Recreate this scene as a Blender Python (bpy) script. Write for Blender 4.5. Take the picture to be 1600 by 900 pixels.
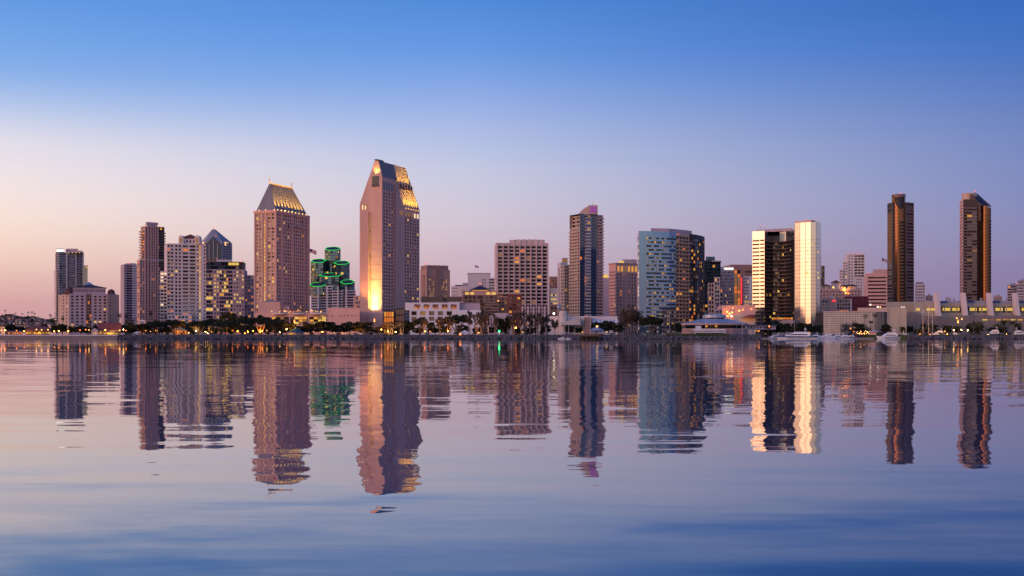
import bpy, math, random
from math import sin, cos, pi, radians, sqrt, floor
random.seed(7)
R = random.random
U = random.uniform
sc = bpy.context.scene
for _o in list(bpy.data.objects):
    bpy.data.objects.remove(_o)

# ------------------------------------------------------------------ camera
F = 1830.0          # focal length in pixels of the 1600 px wide photograph
HZ = 523.0          # horizon row
CAMH = 3.0          # camera height above the water
cam_d = bpy.data.cameras.new('camera')
cam = bpy.data.objects.new('camera', cam_d)
sc.collection.objects.link(cam)
cam.location = (0, 0, CAMH)
cam.rotation_euler = (radians(90), 0, 0)
cam_d.sensor_width = 36.0
cam_d.lens = 36.0 * F / 1600.0
cam_d.shift_y = (HZ - 450.0) / 1600.0
cam_d.clip_start = 0.5
cam_d.clip_end = 60000
sc.camera = cam

# ------------------------------------------------------------------ sky, sun, exposure
def lin(c):
    c = c / 255.0
    return c / 12.92 if c <= 0.04045 else ((c + 0.055) / 1.055) ** 2.4
def rgb(r, g, b, k=1.0):
    return (lin(r) * k, lin(g) * k, lin(b) * k, 1.0)

SUN_AZ = radians(-120)                 # left of the view axis and behind the camera
SUN_EL = radians(3.0)
SX, SY = sin(SUN_AZ), cos(SUN_AZ)

w = bpy.data.worlds.new('World')
sc.world = w
w.use_nodes = True
nt = w.node_tree
nt.nodes.clear()
N = nt.nodes.new
L = nt.links.new
out = N('ShaderNodeOutputWorld')
bg = N('ShaderNodeBackground')
L(bg.outputs[0], out.inputs[0])
tc = N('ShaderNodeTexCoord')
sep = N('ShaderNodeSeparateXYZ')
L(tc.outputs['Generated'], sep.inputs[0])
def wmath(op, a, b=None, clamp=False):
    n = N('ShaderNodeMath'); n.operation = op; n.use_clamp = clamp
    for i, v in enumerate((a, b)):
        if v is None: continue
        if isinstance(v, (int, float)): n.inputs[i].default_value = v
        else: L(v, n.inputs[i])
    return n.outputs[0]
def ramp(stops, fac):
    n = N('ShaderNodeValToRGB')
    cr = n.color_ramp
    cr.interpolation = 'B_SPLINE'
    while len(cr.elements) < len(stops): cr.elements.new(0.5)
    for e, (p, c) in zip(cr.elements, stops):
        e.position = p; e.color = c
    L(fac, n.inputs[0])
    return n.outputs[0]
zel = wmath('MAXIMUM', sep.outputs['Z'], 0.0)
el = wmath('POWER', zel, 0.5)                       # spread the low elevations over the ramp
def E(y, k=1.0): return sqrt(max(0.0, sin(math.atan((HZ - y) * k / F))))
cool = ramp([(0.0, rgb(130, 112, 155)), (E(430, .93), rgb(142, 130, 170)), (E(370, .93), rgb(143, 140, 182)), (E(300, .93), rgb(135, 144, 194)), (E(220, .93), rgb(121, 140, 196)),
             (E(150, .93), rgb(98, 128, 196)), (E(80, .93), rgb(70, 117, 198)), (E(0, .93), rgb(58, 110, 195)), (0.72, rgb(42, 86, 166)), (1.0, rgb(34, 70, 140))], el)
mid = ramp([(0.0, rgb(190, 150, 165)), (E(475), rgb(198, 164, 180)), (E(400), rgb(209, 185, 199)), (E(340), rgb(215, 202, 217)), (E(270), rgb(203, 206, 229)), (E(200), rgb(173, 190, 233)),
            (E(140), rgb(140, 172, 233)), (E(80), rgb(104, 154, 230)), (E(0), rgb(82, 144, 225)), (0.72, rgb(50, 100, 185)), (1.0, rgb(36, 74, 146))], el)
warm = ramp([(0.0, rgb(203, 147, 154)), (E(475, .93), rgb(214, 163, 166)), (E(430, .93), rgb(236, 192, 181)), (E(370, .93), rgb(253, 224, 207)), (E(300, .93), rgb(251, 234, 232)), (E(220, .93), rgb(231, 226, 239)),
             (E(170, .93), rgb(186, 204, 238)), (E(110, .93), rgb(130, 175, 237)), (E(0, .93), rgb(100, 159, 234)), (0.72, rgb(64, 118, 200)), (1.0, rgb(38, 78, 150))], el)
glow = ramp([(0.0, rgb(255, 150, 74)), (0.16, rgb(255, 178, 104)), (0.3, rgb(255, 202, 148)), (0.42, rgb(250, 208, 176)), (0.55, rgb(200, 188, 200)),
             (0.72, rgb(90, 132, 200)), (1.0, rgb(38, 78, 150))], el)
gk = N('ShaderNodeVectorMath'); gk.operation = 'SCALE'
L(glow, gk.inputs[0]); gk.inputs['Scale'].default_value = 2.1
hl = wmath('SQRT', wmath('ADD', wmath('MULTIPLY', sep.outputs['X'], sep.outputs['X']), wmath('MULTIPLY', sep.outputs['Y'], sep.outputs['Y'])))
dots = wmath('DIVIDE', wmath('ADD', wmath('MULTIPLY', sep.outputs['X'], SX), wmath('MULTIPLY', sep.outputs['Y'], SY)), wmath('MAXIMUM', hl, 0.001))
def mapr(v, a, b):
    n = N('ShaderNodeMapRange'); n.interpolation_type = 'LINEAR'; n.clamp = True
    n.inputs['From Min'].default_value = a; n.inputs['From Max'].default_value = b
    L(v, n.inputs['Value']); return n.outputs[0]
def mixc(f, a, b):
    n = N('ShaderNodeMix'); n.data_type = 'RGBA'
    if isinstance(f, float): n.inputs[0].default_value = f
    else: L(f, n.inputs[0])
    L(a, n.inputs[6]); L(b, n.inputs[7]); return n.outputs[2]
DL = cos(SUN_AZ - radians(-23.6)); DC = cos(SUN_AZ); DR = cos(SUN_AZ - radians(23.6))
s1 = mixc(mapr(dots, DR, DC + 0.03), cool, mid)
s2 = mixc(mapr(dots, DC + 0.03, DL), s1, warm)
s3 = mixc(wmath('POWER', mapr(dots, DL, 0.97), 2.3), s2, gk.outputs[0])
sky = N('ShaderNodeTexSky')
sky.sky_type = 'NISHITA'; sky.sun_disc = False
sky.sun_elevation = SUN_EL; sky.sun_rotation = SUN_AZ
sky.air_density = 1.4; sky.dust_density = 1.0; sky.ozone_density = 3.0
sk = N('ShaderNodeVectorMath'); sk.operation = 'SCALE'
L(sky.outputs[0], sk.inputs[0]); sk.inputs['Scale'].default_value = 0.12
fin = mixc(0.04, s3, sk.outputs[0])
L(fin, bg.inputs['Color'])
bg.inputs['Strength'].default_value = 1.0

sun_d = bpy.data.lights.new('sun', 'SUN')
sun_d.energy = 1.35
sun_d.angle = radians(42)
sun_d.color = (1.0, 0.40, 0.22)
sun = bpy.data.objects.new('sun', sun_d)
sc.collection.objects.link(sun)
from mathutils import Vector
_sd = Vector((SX * cos(SUN_EL + 0.06), SY * cos(SUN_EL + 0.06), sin(SUN_EL + 0.06)))
sun.rotation_euler = _sd.to_track_quat('Z', 'Y').to_euler()

vs = sc.view_settings
vs.view_transform = 'Standard'; vs.look = 'None'; vs.exposure = 0.0; vs.gamma = 1.0
vs.use_curve_mapping = False
cy = sc.cycles
cy.use_denoising = True
cy.max_bounces = 6; cy.diffuse_bounces = 2; cy.glossy_bounces = 4; cy.transmission_bounces = 2
cy.caustics_reflective = True; cy.blur_glossy = 0.5; cy.caustics_refractive = False
cy.sample_clamp_indirect = 4.0

# ------------------------------------------------------------------ helpers
COL = sc.collection
GZ = 3.0
def X(px, Y): return (px - 800.0) / F * Y
def Z(py, Y): return CAMH + (HZ - py) / F * Y
def PX(x, Y): return 800.0 + x / Y * F
def m_per_px(Y): return Y / F

MATS = {}
def mat(name, col, rough=0.7, metal=0.0, var=0.12, emit=None, estr=0.0, spec=0.4, streak=True, bump=0.0, scale=0.12):
    m = bpy.data.materials.new(name); m.use_nodes = True
    t = m.node_tree; b = t.nodes['Principled BSDF']
    b.inputs['Roughness'].default_value = rough
    b.inputs['Metallic'].default_value = metal
    b.inputs['Specular IOR Level'].default_value = spec
    c = tuple(col[:3])
    if var > 0:
        geo = t.nodes.new('ShaderNodeNewGeometry')
        mp = t.nodes.new('ShaderNodeMapping')
        mp.inputs['Scale'].default_value = (1, 1, 0.22 if streak else 1)
        n1 = t.nodes.new('ShaderNodeTexNoise'); n1.inputs['Scale'].default_value = scale; n1.inputs['Detail'].default_value = 6; n1.inputs['Roughness'].default_value = 0.65
        t.links.new(geo.outputs['Position'], mp.inputs[0]); t.links.new(mp.outputs[0], n1.inputs['Vector'])
        mr = t.nodes.new('ShaderNodeMapRange')
        mr.inputs['From Min'].default_value = 0.3; mr.inputs['From Max'].default_value = 0.7
        mr.inputs['To Min'].default_value = 1 - var; mr.inputs['To Max'].default_value = 1 + var
        t.links.new(n1.outputs['Fac'], mr.inputs['Value'])
        vm = t.nodes.new('ShaderNodeVectorMath'); vm.operation = 'SCALE'
        vm.inputs[0].default_value = c
        t.links.new(mr.outputs[0], vm.inputs['Scale'])
        t.links.new(vm.outputs[0], b.inputs['Base Color'])
        if bump > 0:
            n2 = t.nodes.new('ShaderNodeTexNoise'); n2.inputs['Scale'].default_value = 0.9; n2.inputs['Detail'].default_value = 4
            t.links.new(geo.outputs['Position'], n2.inputs['Vector'])
            bp = t.nodes.new('ShaderNodeBump'); bp.inputs['Strength'].default_value = bump; bp.inputs['Distance'].default_value = 0.3
            t.links.new(n2.outputs['Fac'], bp.inputs['Height']); t.links.new(bp.outputs[0], b.inputs['Normal'])
    else:
        b.inputs['Base Color'].default_value = c + (1,)
    if emit:
        b.inputs['Emission Color'].default_value = tuple(emit[:3]) + (1,)
        b.inputs['Emission Strength'].default_value = estr
        m.cycles.emission_sampling = 'NONE'
    MATS[name] = m
    return m

def glass(name, col, rough=0.06, metal=0.0, spec=0.9, wav=0.0, wscale=0.25):
    """window glass: dark body with a glossy coat; wav tilts each pane a little, as real glazing does"""
    m = bpy.data.materials.new(name); m.use_nodes = True
    t = m.node_tree; b = t.nodes['Principled BSDF']
    b.inputs['Base Color'].default_value = tuple(col) + (1,)
    b.inputs['Roughness'].default_value = rough
    b.inputs['Metallic'].default_value = metal
    b.inputs['Specular IOR Level'].default_value = spec
    b.inputs['IOR'].default_value = 1.6
    if wav > 0:
        geo = t.nodes.new('ShaderNodeNewGeometry')
        n = t.nodes.new('ShaderNodeTexNoise'); n.inputs['Scale'].default_value = wscale; n.inputs['Detail'].default_value = 3
        t.links.new(geo.outputs['Position'], n.inputs['Vector'])
        s = t.nodes.new('ShaderNodeVectorMath'); s.operation = 'SUBTRACT'; s.inputs[1].default_value = (.5, .5, .5)
        t.links.new(n.outputs['Color'], s.inputs[0])
        k = t.nodes.new('ShaderNodeVectorMath'); k.operation = 'SCALE'; k.inputs['Scale'].default_value = wav
        t.links.new(s.outputs[0], k.inputs[0])
        a = t.nodes.new('ShaderNodeVectorMath'); a.operation = 'ADD'
        t.links.new(geo.outputs['Normal'], a.inputs[0]); t.links.new(k.outputs[0], a.inputs[1])
        nn = t.nodes.new('ShaderNodeVectorMath'); nn.operation = 'NORMALIZE'
        t.links.new(a.outputs[0], nn.inputs[0]); t.links.new(nn.outputs[0], b.inputs['Normal'])
    MATS[name] = m
    return m

# walls
mat('pink_stone', (0.60, 0.38, 0.31), 0.75, var=0.10)
mat('rose_concrete', (0.78, 0.44, 0.35), 0.8, var=0.12)  # also reddened to brighten the pink hotels' shaded long sides
mat('tan_concrete', (0.58, 0.42, 0.33), 0.8, var=0.12)
mat('white_concrete', (0.74, 0.62, 0.58), 0.75, var=0.10)
mat('white_paint', (0.74, 0.70, 0.68), 0.6, var=0.08)
mat('grey_concrete', (0.42, 0.37, 0.38), 0.8, var=0.12)
mat('mauve_concrete', (0.50, 0.38, 0.40), 0.8, var=0.12)
mat('brown_stone', (0.34, 0.19, 0.15), 0.75, var=0.12)
mat('brown_metal', (0.09, 0.055, 0.045), 0.35, 0.5, var=0.1)
mat('brown_band', (0.24, 0.145, 0.125), 0.55, 0.1, var=0.1)
mat('blush_concrete', (0.70, 0.51, 0.45), 0.8, var=0.12)
mat('taupe_brown', (0.46, 0.28, 0.22), 0.8, var=0.12)
mat('taupe_crown', (0.34, 0.30, 0.29), 0.5, 0.15, var=0.1)
mat('beige_concrete', (0.44, 0.39, 0.31), 0.8, var=0.14)
mat('taupe_concrete', (0.25, 0.20, 0.18), 0.85, var=0.15)  # also carries painted shade on the convention centre's low front
mat('red_brick', (0.24, 0.07, 0.06), 0.85, var=0.15)
mat('maroon_paint', (0.26, 0.035, 0.05), 0.8, var=0.12)
mat('red_tile', (0.20, 0.055, 0.04), 0.8, var=0.2, streak=False, scale=0.6)
mat('dark_roof', (0.05, 0.045, 0.06), 0.7, var=0.2)
mat('metal_roof', (0.22, 0.225, 0.25), 0.65, 0.08, var=0.08)
mat('blue_grey_metal', (0.40, 0.42, 0.46), 0.4, 0.3, var=0.08)
mat('blue_panel', (0.035, 0.08, 0.20), 0.5, var=0.1)
mat('steel', (0.42, 0.42, 0.44), 0.35, 0.8, var=0.05)
mat('dark_metal', (0.05, 0.05, 0.055), 0.5, 0.4, var=0.05)
mat('pale_plaster', (0.60, 0.52, 0.46), 0.85, var=0.12)
mat('wood', (0.16, 0.09, 0.05), 0.75, var=0.2)
mat('teal_roof', (0.05, 0.11, 0.13), 0.6, var=0.15)
mat('boat_white', (0.80, 0.80, 0.81), 0.25, var=0.04, spec=0.6)
mat('boat_blue', (0.05, 0.09, 0.22), 0.35, var=0.05)
mat('canvas', (0.50, 0.48, 0.46), 0.9, var=0.1)
mat('flag_red', (0.45, 0.04, 0.05), 0.9, var=0.0)
mat('flag_white', (0.75, 0.72, 0.70), 0.9, var=0.0)
mat('flag_blue', (0.04, 0.05, 0.18), 0.9, var=0.0)
mat('asphalt', (0.05, 0.05, 0.052), 0.9, var=0.15)
mat('concrete_path', (0.36, 0.33, 0.31), 0.85, var=0.15)
mat('soil', (0.12, 0.10, 0.07), 0.95, var=0.2)
mat('lawn', (0.05, 0.085, 0.02), 0.95, var=0.25, streak=False, scale=0.4)
mat('hill_scrub', (0.13, 0.11, 0.085), 0.95, var=0.3, streak=False, scale=0.03)
mat('boulder', (0.125, 0.112, 0.11), 0.9, var=0.4, streak=False, scale=0.7)
mat('bark', (0.14, 0.10, 0.075), 0.9, var=0.25)
mat('pale_bark', (0.42, 0.34, 0.29), 0.85, var=0.25)
# foliage
def leafmat(name, c):
    m = bpy.data.materials.new(name); m.use_nodes = True
    t = m.node_tree; b = t.nodes['Principled BSDF']
    b.inputs['Roughness'].default_value = 0.7; b.inputs['Specular IOR Level'].default_value = 0.25
    geo = t.nodes.new('ShaderNodeNewGeometry'); n1 = t.nodes.new('ShaderNodeTexNoise')
    n1.inputs['Scale'].default_value = 0.55; n1.inputs['Detail'].default_value = 3
    t.links.new(geo.outputs['Position'], n1.inputs['Vector'])
    oi = t.nodes.new('ShaderNodeObjectInfo')
    ad = t.nodes.new('ShaderNodeMath'); ad.operation = 'MULTIPLY_ADD'; ad.inputs[1].default_value = 0.35
    t.links.new(oi.outputs['Random'], ad.inputs[0]); t.links.new(n1.outputs['Fac'], ad.inputs[2])
    cr = t.nodes.new('ShaderNodeValToRGB')
    cr.color_ramp.elements[0].position = 0.35; cr.color_ramp.elements[1].position = 0.95
    cr.color_ramp.elements[0].color = tuple(v * 0.55 for v in c) + (1,)
    cr.color_ramp.elements[1].color = tuple(v * 1.5 for v in c) + (1,)
    t.links.new(ad.outputs[0], cr.inputs[0]); t.links.new(cr.outputs[0], b.inputs['Base Color'])
    MATS[name] = m
leafmat('leaf_dark', (0.030, 0.036, 0.018))
leafmat('leaf_olive', (0.085, 0.066, 0.042))
leafmat('leaf_russet', (0.110, 0.075, 0.055))
leafmat('leaf_palm', (0.055, 0.062, 0.028))
# glass
glass('glass_dark', (0.008, 0.009, 0.013), spec=0.16)
glass('slate_glass', (0.05, 0.085, 0.10), rough=0.3, spec=0.2)
glass('glass_blue', (0.03, 0.05, 0.08), spec=0.9, wav=0.03)
glass('glass_mid', (0.028, 0.028, 0.036), spec=0.5)
glass('glass_green', (0.008, 0.045, 0.045), spec=0.5, wav=0.03)
glass('mirror_blue', (0.16, 0.285, 0.43), rough=0.10, metal=0.85, wav=0.015)
glass('mirror_silver', (0.33, 0.40, 0.50), rough=0.10, metal=0.85, wav=0.03)
glass('mirror_gold', (0.46, 0.50, 0.53), rough=0.16, metal=0.9, wav=0.02)
glass('bronze_mirror', (0.135, 0.066, 0.036), rough=0.16, metal=0.9, wav=0.02)
glass('bronze_dark', (0.02, 0.014, 0.014), rough=0.10, metal=0.0, wav=0.03)
glass('curtain', (0.10, 0.085, 0.085), rough=0.15, spec=0.4)
glass('teal_mirror', (0.13, 0.24, 0.27), rough=0.12, metal=0.7, wav=0.03)
# light givers
mat('lit_yellow', (0.2, 0.15, 0.06), 0.5, var=0, emit=(1.0, 0.62, 0.12), estr=0.8)
mat('lit_gold', (0.2, 0.12, 0.04), 0.5, var=0, emit=(1.0, 0.42, 0.05), estr=0.7)
mat('lit_orange', (0.2, 0.08, 0.03), 0.5, var=0, emit=(1.0, 0.24, 0.03), estr=0.65)
mat('lit_dim', (0.12, 0.08, 0.05), 0.4, var=0, emit=(1.0, 0.45, 0.12), estr=0.2)
mat('lit_white', (0.8, 0.8, 0.8), 0.5, var=0, emit=(1.0, 1.0, 0.82), estr=1.6)
mat('lit_pale', (0.5, 0.4, 0.3), 0.5, var=0, emit=(1.0, 0.72, 0.42), estr=0.9)
mat('lamp_orange', (0.8, 0.5, 0.3), 0.5, var=0, emit=(1.0, 0.20, 0.015), estr=2.6)
mat('lamp_yellow', (0.8, 0.7, 0.4), 0.5, var=0, emit=(1.0, 0.48, 0.08), estr=2.4)
mat('lit_soft', (0.3, 0.25, 0.25), 0.5, var=0, emit=(1.0, 0.66, 0.52), estr=0.2)
mat('plum_tile', (0.12, 0.05, 0.055), 0.8, var=0.2, streak=False, scale=0.6)
mat('lamp_white', (0.8, 0.8, 0.8), 0.5, var=0, emit=(1.0, 0.90, 0.62), estr=4.0)
mat('lamp_green', (0.2, 0.8, 0.3), 0.5, var=0, emit=(0.03, 1.0, 0.30), estr=3.0)
mat('lamp_red', (0.8, 0.2, 0.2), 0.5, var=0, emit=(1.0, 0.10, 0.07), estr=1.6)
mat('neon_green', (0.1, 0.8, 0.2), 0.5, var=0, emit=(0.01, 0.85, 0.06), estr=0.85)
mat('neon_red', (0.8, 0.1, 0.1), 0.5, var=0, emit=(1.0, 0.04, 0.04), estr=1.0)
mat('neon_purple', (0.4, 0.1, 0.5), 0.5, var=0, emit=(0.50, 0.10, 0.50), estr=0.2)

class MB:
    def __init__(s): s.v = []; s.f = []; s.m = []; s.names = []
    def mi(s, name):
        if name not in s.names: s.names.append(name)
        return s.names.index(name)
    def poly(s, pts, m):
        i = len(s.v); s.v += [tuple(p) for p in pts]; s.f.append(tuple(range(i, i + len(pts)))); s.m.append(s.mi(m))
    def prism(s, fp, z0, z1, m, top=None, bottom=False, fp1=None):
        fp1 = fp1 or fp
        n = len(fp)
        for i in range(n):
            a, b = fp[i], fp[(i + 1) % n]; c, d = fp1[(i + 1) % n], fp1[i]
            s.poly([(a[0], a[1], z0), (b[0], b[1], z0), (c[0], c[1], z1), (d[0], d[1], z1)], m)
        s.poly([(p[0], p[1], z1) for p in fp1], top or m)
        if bottom: s.poly([(p[0], p[1], z0) for p in reversed(fp)], m)
    def box(s, x0, x1, y0, y1, z0, z1, m):
        s.prism([(x0, y0), (x1, y0), (x1, y1), (x0, y1)], z0, z1, m, bottom=True)
    def tube(s, a, b, r0, r1, m, n=6, cap=True):
        a = Vector(a); b = Vector(b); d = (b - a)
        if d.length < 1e-6: return
        d.normalize()
        u = d.orthogonal().normalized(); v = d.cross(u)
        ra = [a + (u * cos(2 * pi * k / n) + v * sin(2 * pi * k / n)) * r0 for k in range(n)]
        rb = [b + (u * cos(2 * pi * k / n) + v * sin(2 * pi * k / n)) * r1 for k in range(n)]
        for k in range(n):
            s.poly([ra[k], ra[(k + 1) % n], rb[(k + 1) % n], rb[k]], m)
        if cap:
            s.poly(rb, m); s.poly(list(reversed(ra)), m)
    def ball(s, c, r, m, n=8, k=5, sz=1.0):
        rows = []
        for j in range(k + 1):
            t = pi * j / k
            rows.append([(c[0] + r * sin(t) * cos(2 * pi * i / n), c[1] + r * sin(t) * sin(2 * pi * i / n), c[2] - r * sz * cos(t)) for i in range(n)])
        for j in range(k):
            for i in range(n):
                a, b, c2, d = rows[j][i], rows[j][(i + 1) % n], rows[j + 1][(i + 1) % n], rows[j + 1][i]
                if j == 0: s.poly([a, c2, d], m)
                elif j == k - 1: s.poly([a, b, c2], m)
                else: s.poly([a, b, c2, d], m)
    def mesh(s, name, off=(0, 0, 0)):
        me = bpy.data.meshes.new(name)
        me.from_pydata([(x - off[0], y - off[1], z - off[2]) for x, y, z in s.v], [], s.f)
        for n in s.names: me.materials.append(MATS[n])
        me.polygons.foreach_set('material_index', s.m)
        me.update()
        return me
    def build(s, name, parent=None, kind=None, label=None, smooth=False):
        if not s.f: return None
        off = tuple(parent_loc(parent)) if parent else (0, 0, 0)
        me = s.mesh(name, off)
        if smooth: me.shade_smooth()
        o = bpy.data.objects.new(name, me); COL.objects.link(o)
        if parent: o.parent = parent
        if kind: o['kind'] = kind
        if label: o['label'] = label
        return o

def parent_loc(p):
    v = Vector((0, 0, 0))
    while p is not None:
        v += p.location; p = p.parent
    return v
def inst(name, me, parent, loc, rz=0.0, scale=None):
    o = bpy.data.objects.new(name, me); COL.objects.link(o)
    if parent:
        o.parent = parent; q = parent_loc(parent)
        o.location = (loc[0] - q[0], loc[1] - q[1], loc[2] - q[2])
    else: o.location = loc
    o.rotation_euler = (0, 0, rz)
    if scale: o.scale = scale
    return o
def thing(name, label, cat, loc, rz=0.0, group=None):
    e = bpy.data.objects.new(name, None); COL.objects.link(e)
    e.location = loc; e.rotation_euler = (0, 0, rz); e.empty_display_size = 1
    e['label'] = label; e['category'] = cat
    if group: e['group'] = group
    return e
def copy_tree(o, parent=None):
    c = o.copy(); COL.objects.link(c); c.parent = parent
    for ch in o.children: copy_tree(ch, c)
    return c

PANE = {}
def pane_mesh(w_, h_, m):
    k = (round(w_, 2), round(h_, 2), m)
    if k not in PANE:
        b = MB(); b.box(-w_ / 2, w_ / 2, 0, 0.12, -h_ / 2, h_ / 2, m)
        PANE[k] = b.mesh('window')
    return PANE[k]

def unit(P, Q):
    dx, dy = Q[0] - P[0], Q[1] - P[1]; l = sqrt(dx * dx + dy * dy)
    return dx / l, dy / l, l
def corner_fp(xl, xc, xr, Y, g):
    global REF
    if REF is None: REF = 800.0
    g = radians(g); c = (X(xc, Y), Y)
    kr = (xr - 800.0) / F; kl = (xl - 800.0) / F
    Lr = (kr * Y - c[0]) / (cos(g) - kr * sin(g))
    Ll = (c[0] - kl * Y) / (sin(g) + kl * cos(g))
    er = (cos(g), sin(g)); e2 = (-sin(g), cos(g))
    r = (c[0] + Lr * er[0], c[1] + Lr * er[1]); l = (c[0] + Ll * e2[0], c[1] + Ll * e2[1])
    return [c, r, (r[0] + Ll * e2[0], r[1] + Ll * e2[1]), l]
REF = None
def front_fp(xl, xr, Y, depth, turn=0.0):
    """a box whose front faces the camera side; pieces of one building share the first piece's plane"""
    global REF
    if REF is None: REF = (xl + xr) / 2
    th = math.atan((REF - 800.0) / F)
    if abs(th) < radians(13) or REF > 1400: th = 0.0
    a_ = -th + turn / max(1.0, X(xr, Y) - X(xl, Y))
    tx, ty = cos(a_), sin(a_)
    c = (X(REF, Y), Y)
    def at(px):
        k = (px - 800.0) / F; q = (k * c[1] - c[0]) / (tx - k * ty)
        return (c[0] + q * tx, c[1] + q * ty)
    a, b = at(xl), at(xr)
    if th == 0.0 and turn == 0.0:
        return [a, b, (b[0] * (1 + depth / b[1]), b[1] + depth), (a[0] * (1 + depth / a[1]), a[1] + depth)]
    return [a, b, (b[0] - ty * depth, b[1] + tx * depth), (a[0] - ty * depth, a[1] + tx * depth)]
def plane_y(px, Y):
    """depth at which the current building's front plane is seen at column px"""
    if REF is None: return Y
    th = math.atan((REF - 800.0) / F)
    if abs(th) < radians(13) or REF > 1400: return Y
    tx, ty = cos(-th), sin(-th); k = (px - 800.0) / F; c0 = X(REF, Y)
    return Y + (k * Y - c0) / (tx - k * ty) * ty
def lerp2(P, Q, t): return (P[0] + (Q[0] - P[0]) * t, P[1] + (Q[1] - P[1]) * t)
def inset(fp, d):
    """move every side of a CCW footprint inwards by d (negative: outwards)"""
    n = len(fp); res = []
    for i in range(n):
        a, b, c = fp[i - 1], fp[i], fp[(i + 1) % n]
        d1 = unit(a, b); d2 = unit(b, c)
        n1 = (-d1[1], d1[0]); n2 = (-d2[1], d2[0])
        k = 1 + n1[0] * n2[0] + n1[1] * n2[1]
        k = max(k, 0.3)
        res.append((b[0] + (n1[0] + n2[0]) * d / k, b[1] + (n1[1] + n2[1]) * d / k))
    return res

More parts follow.
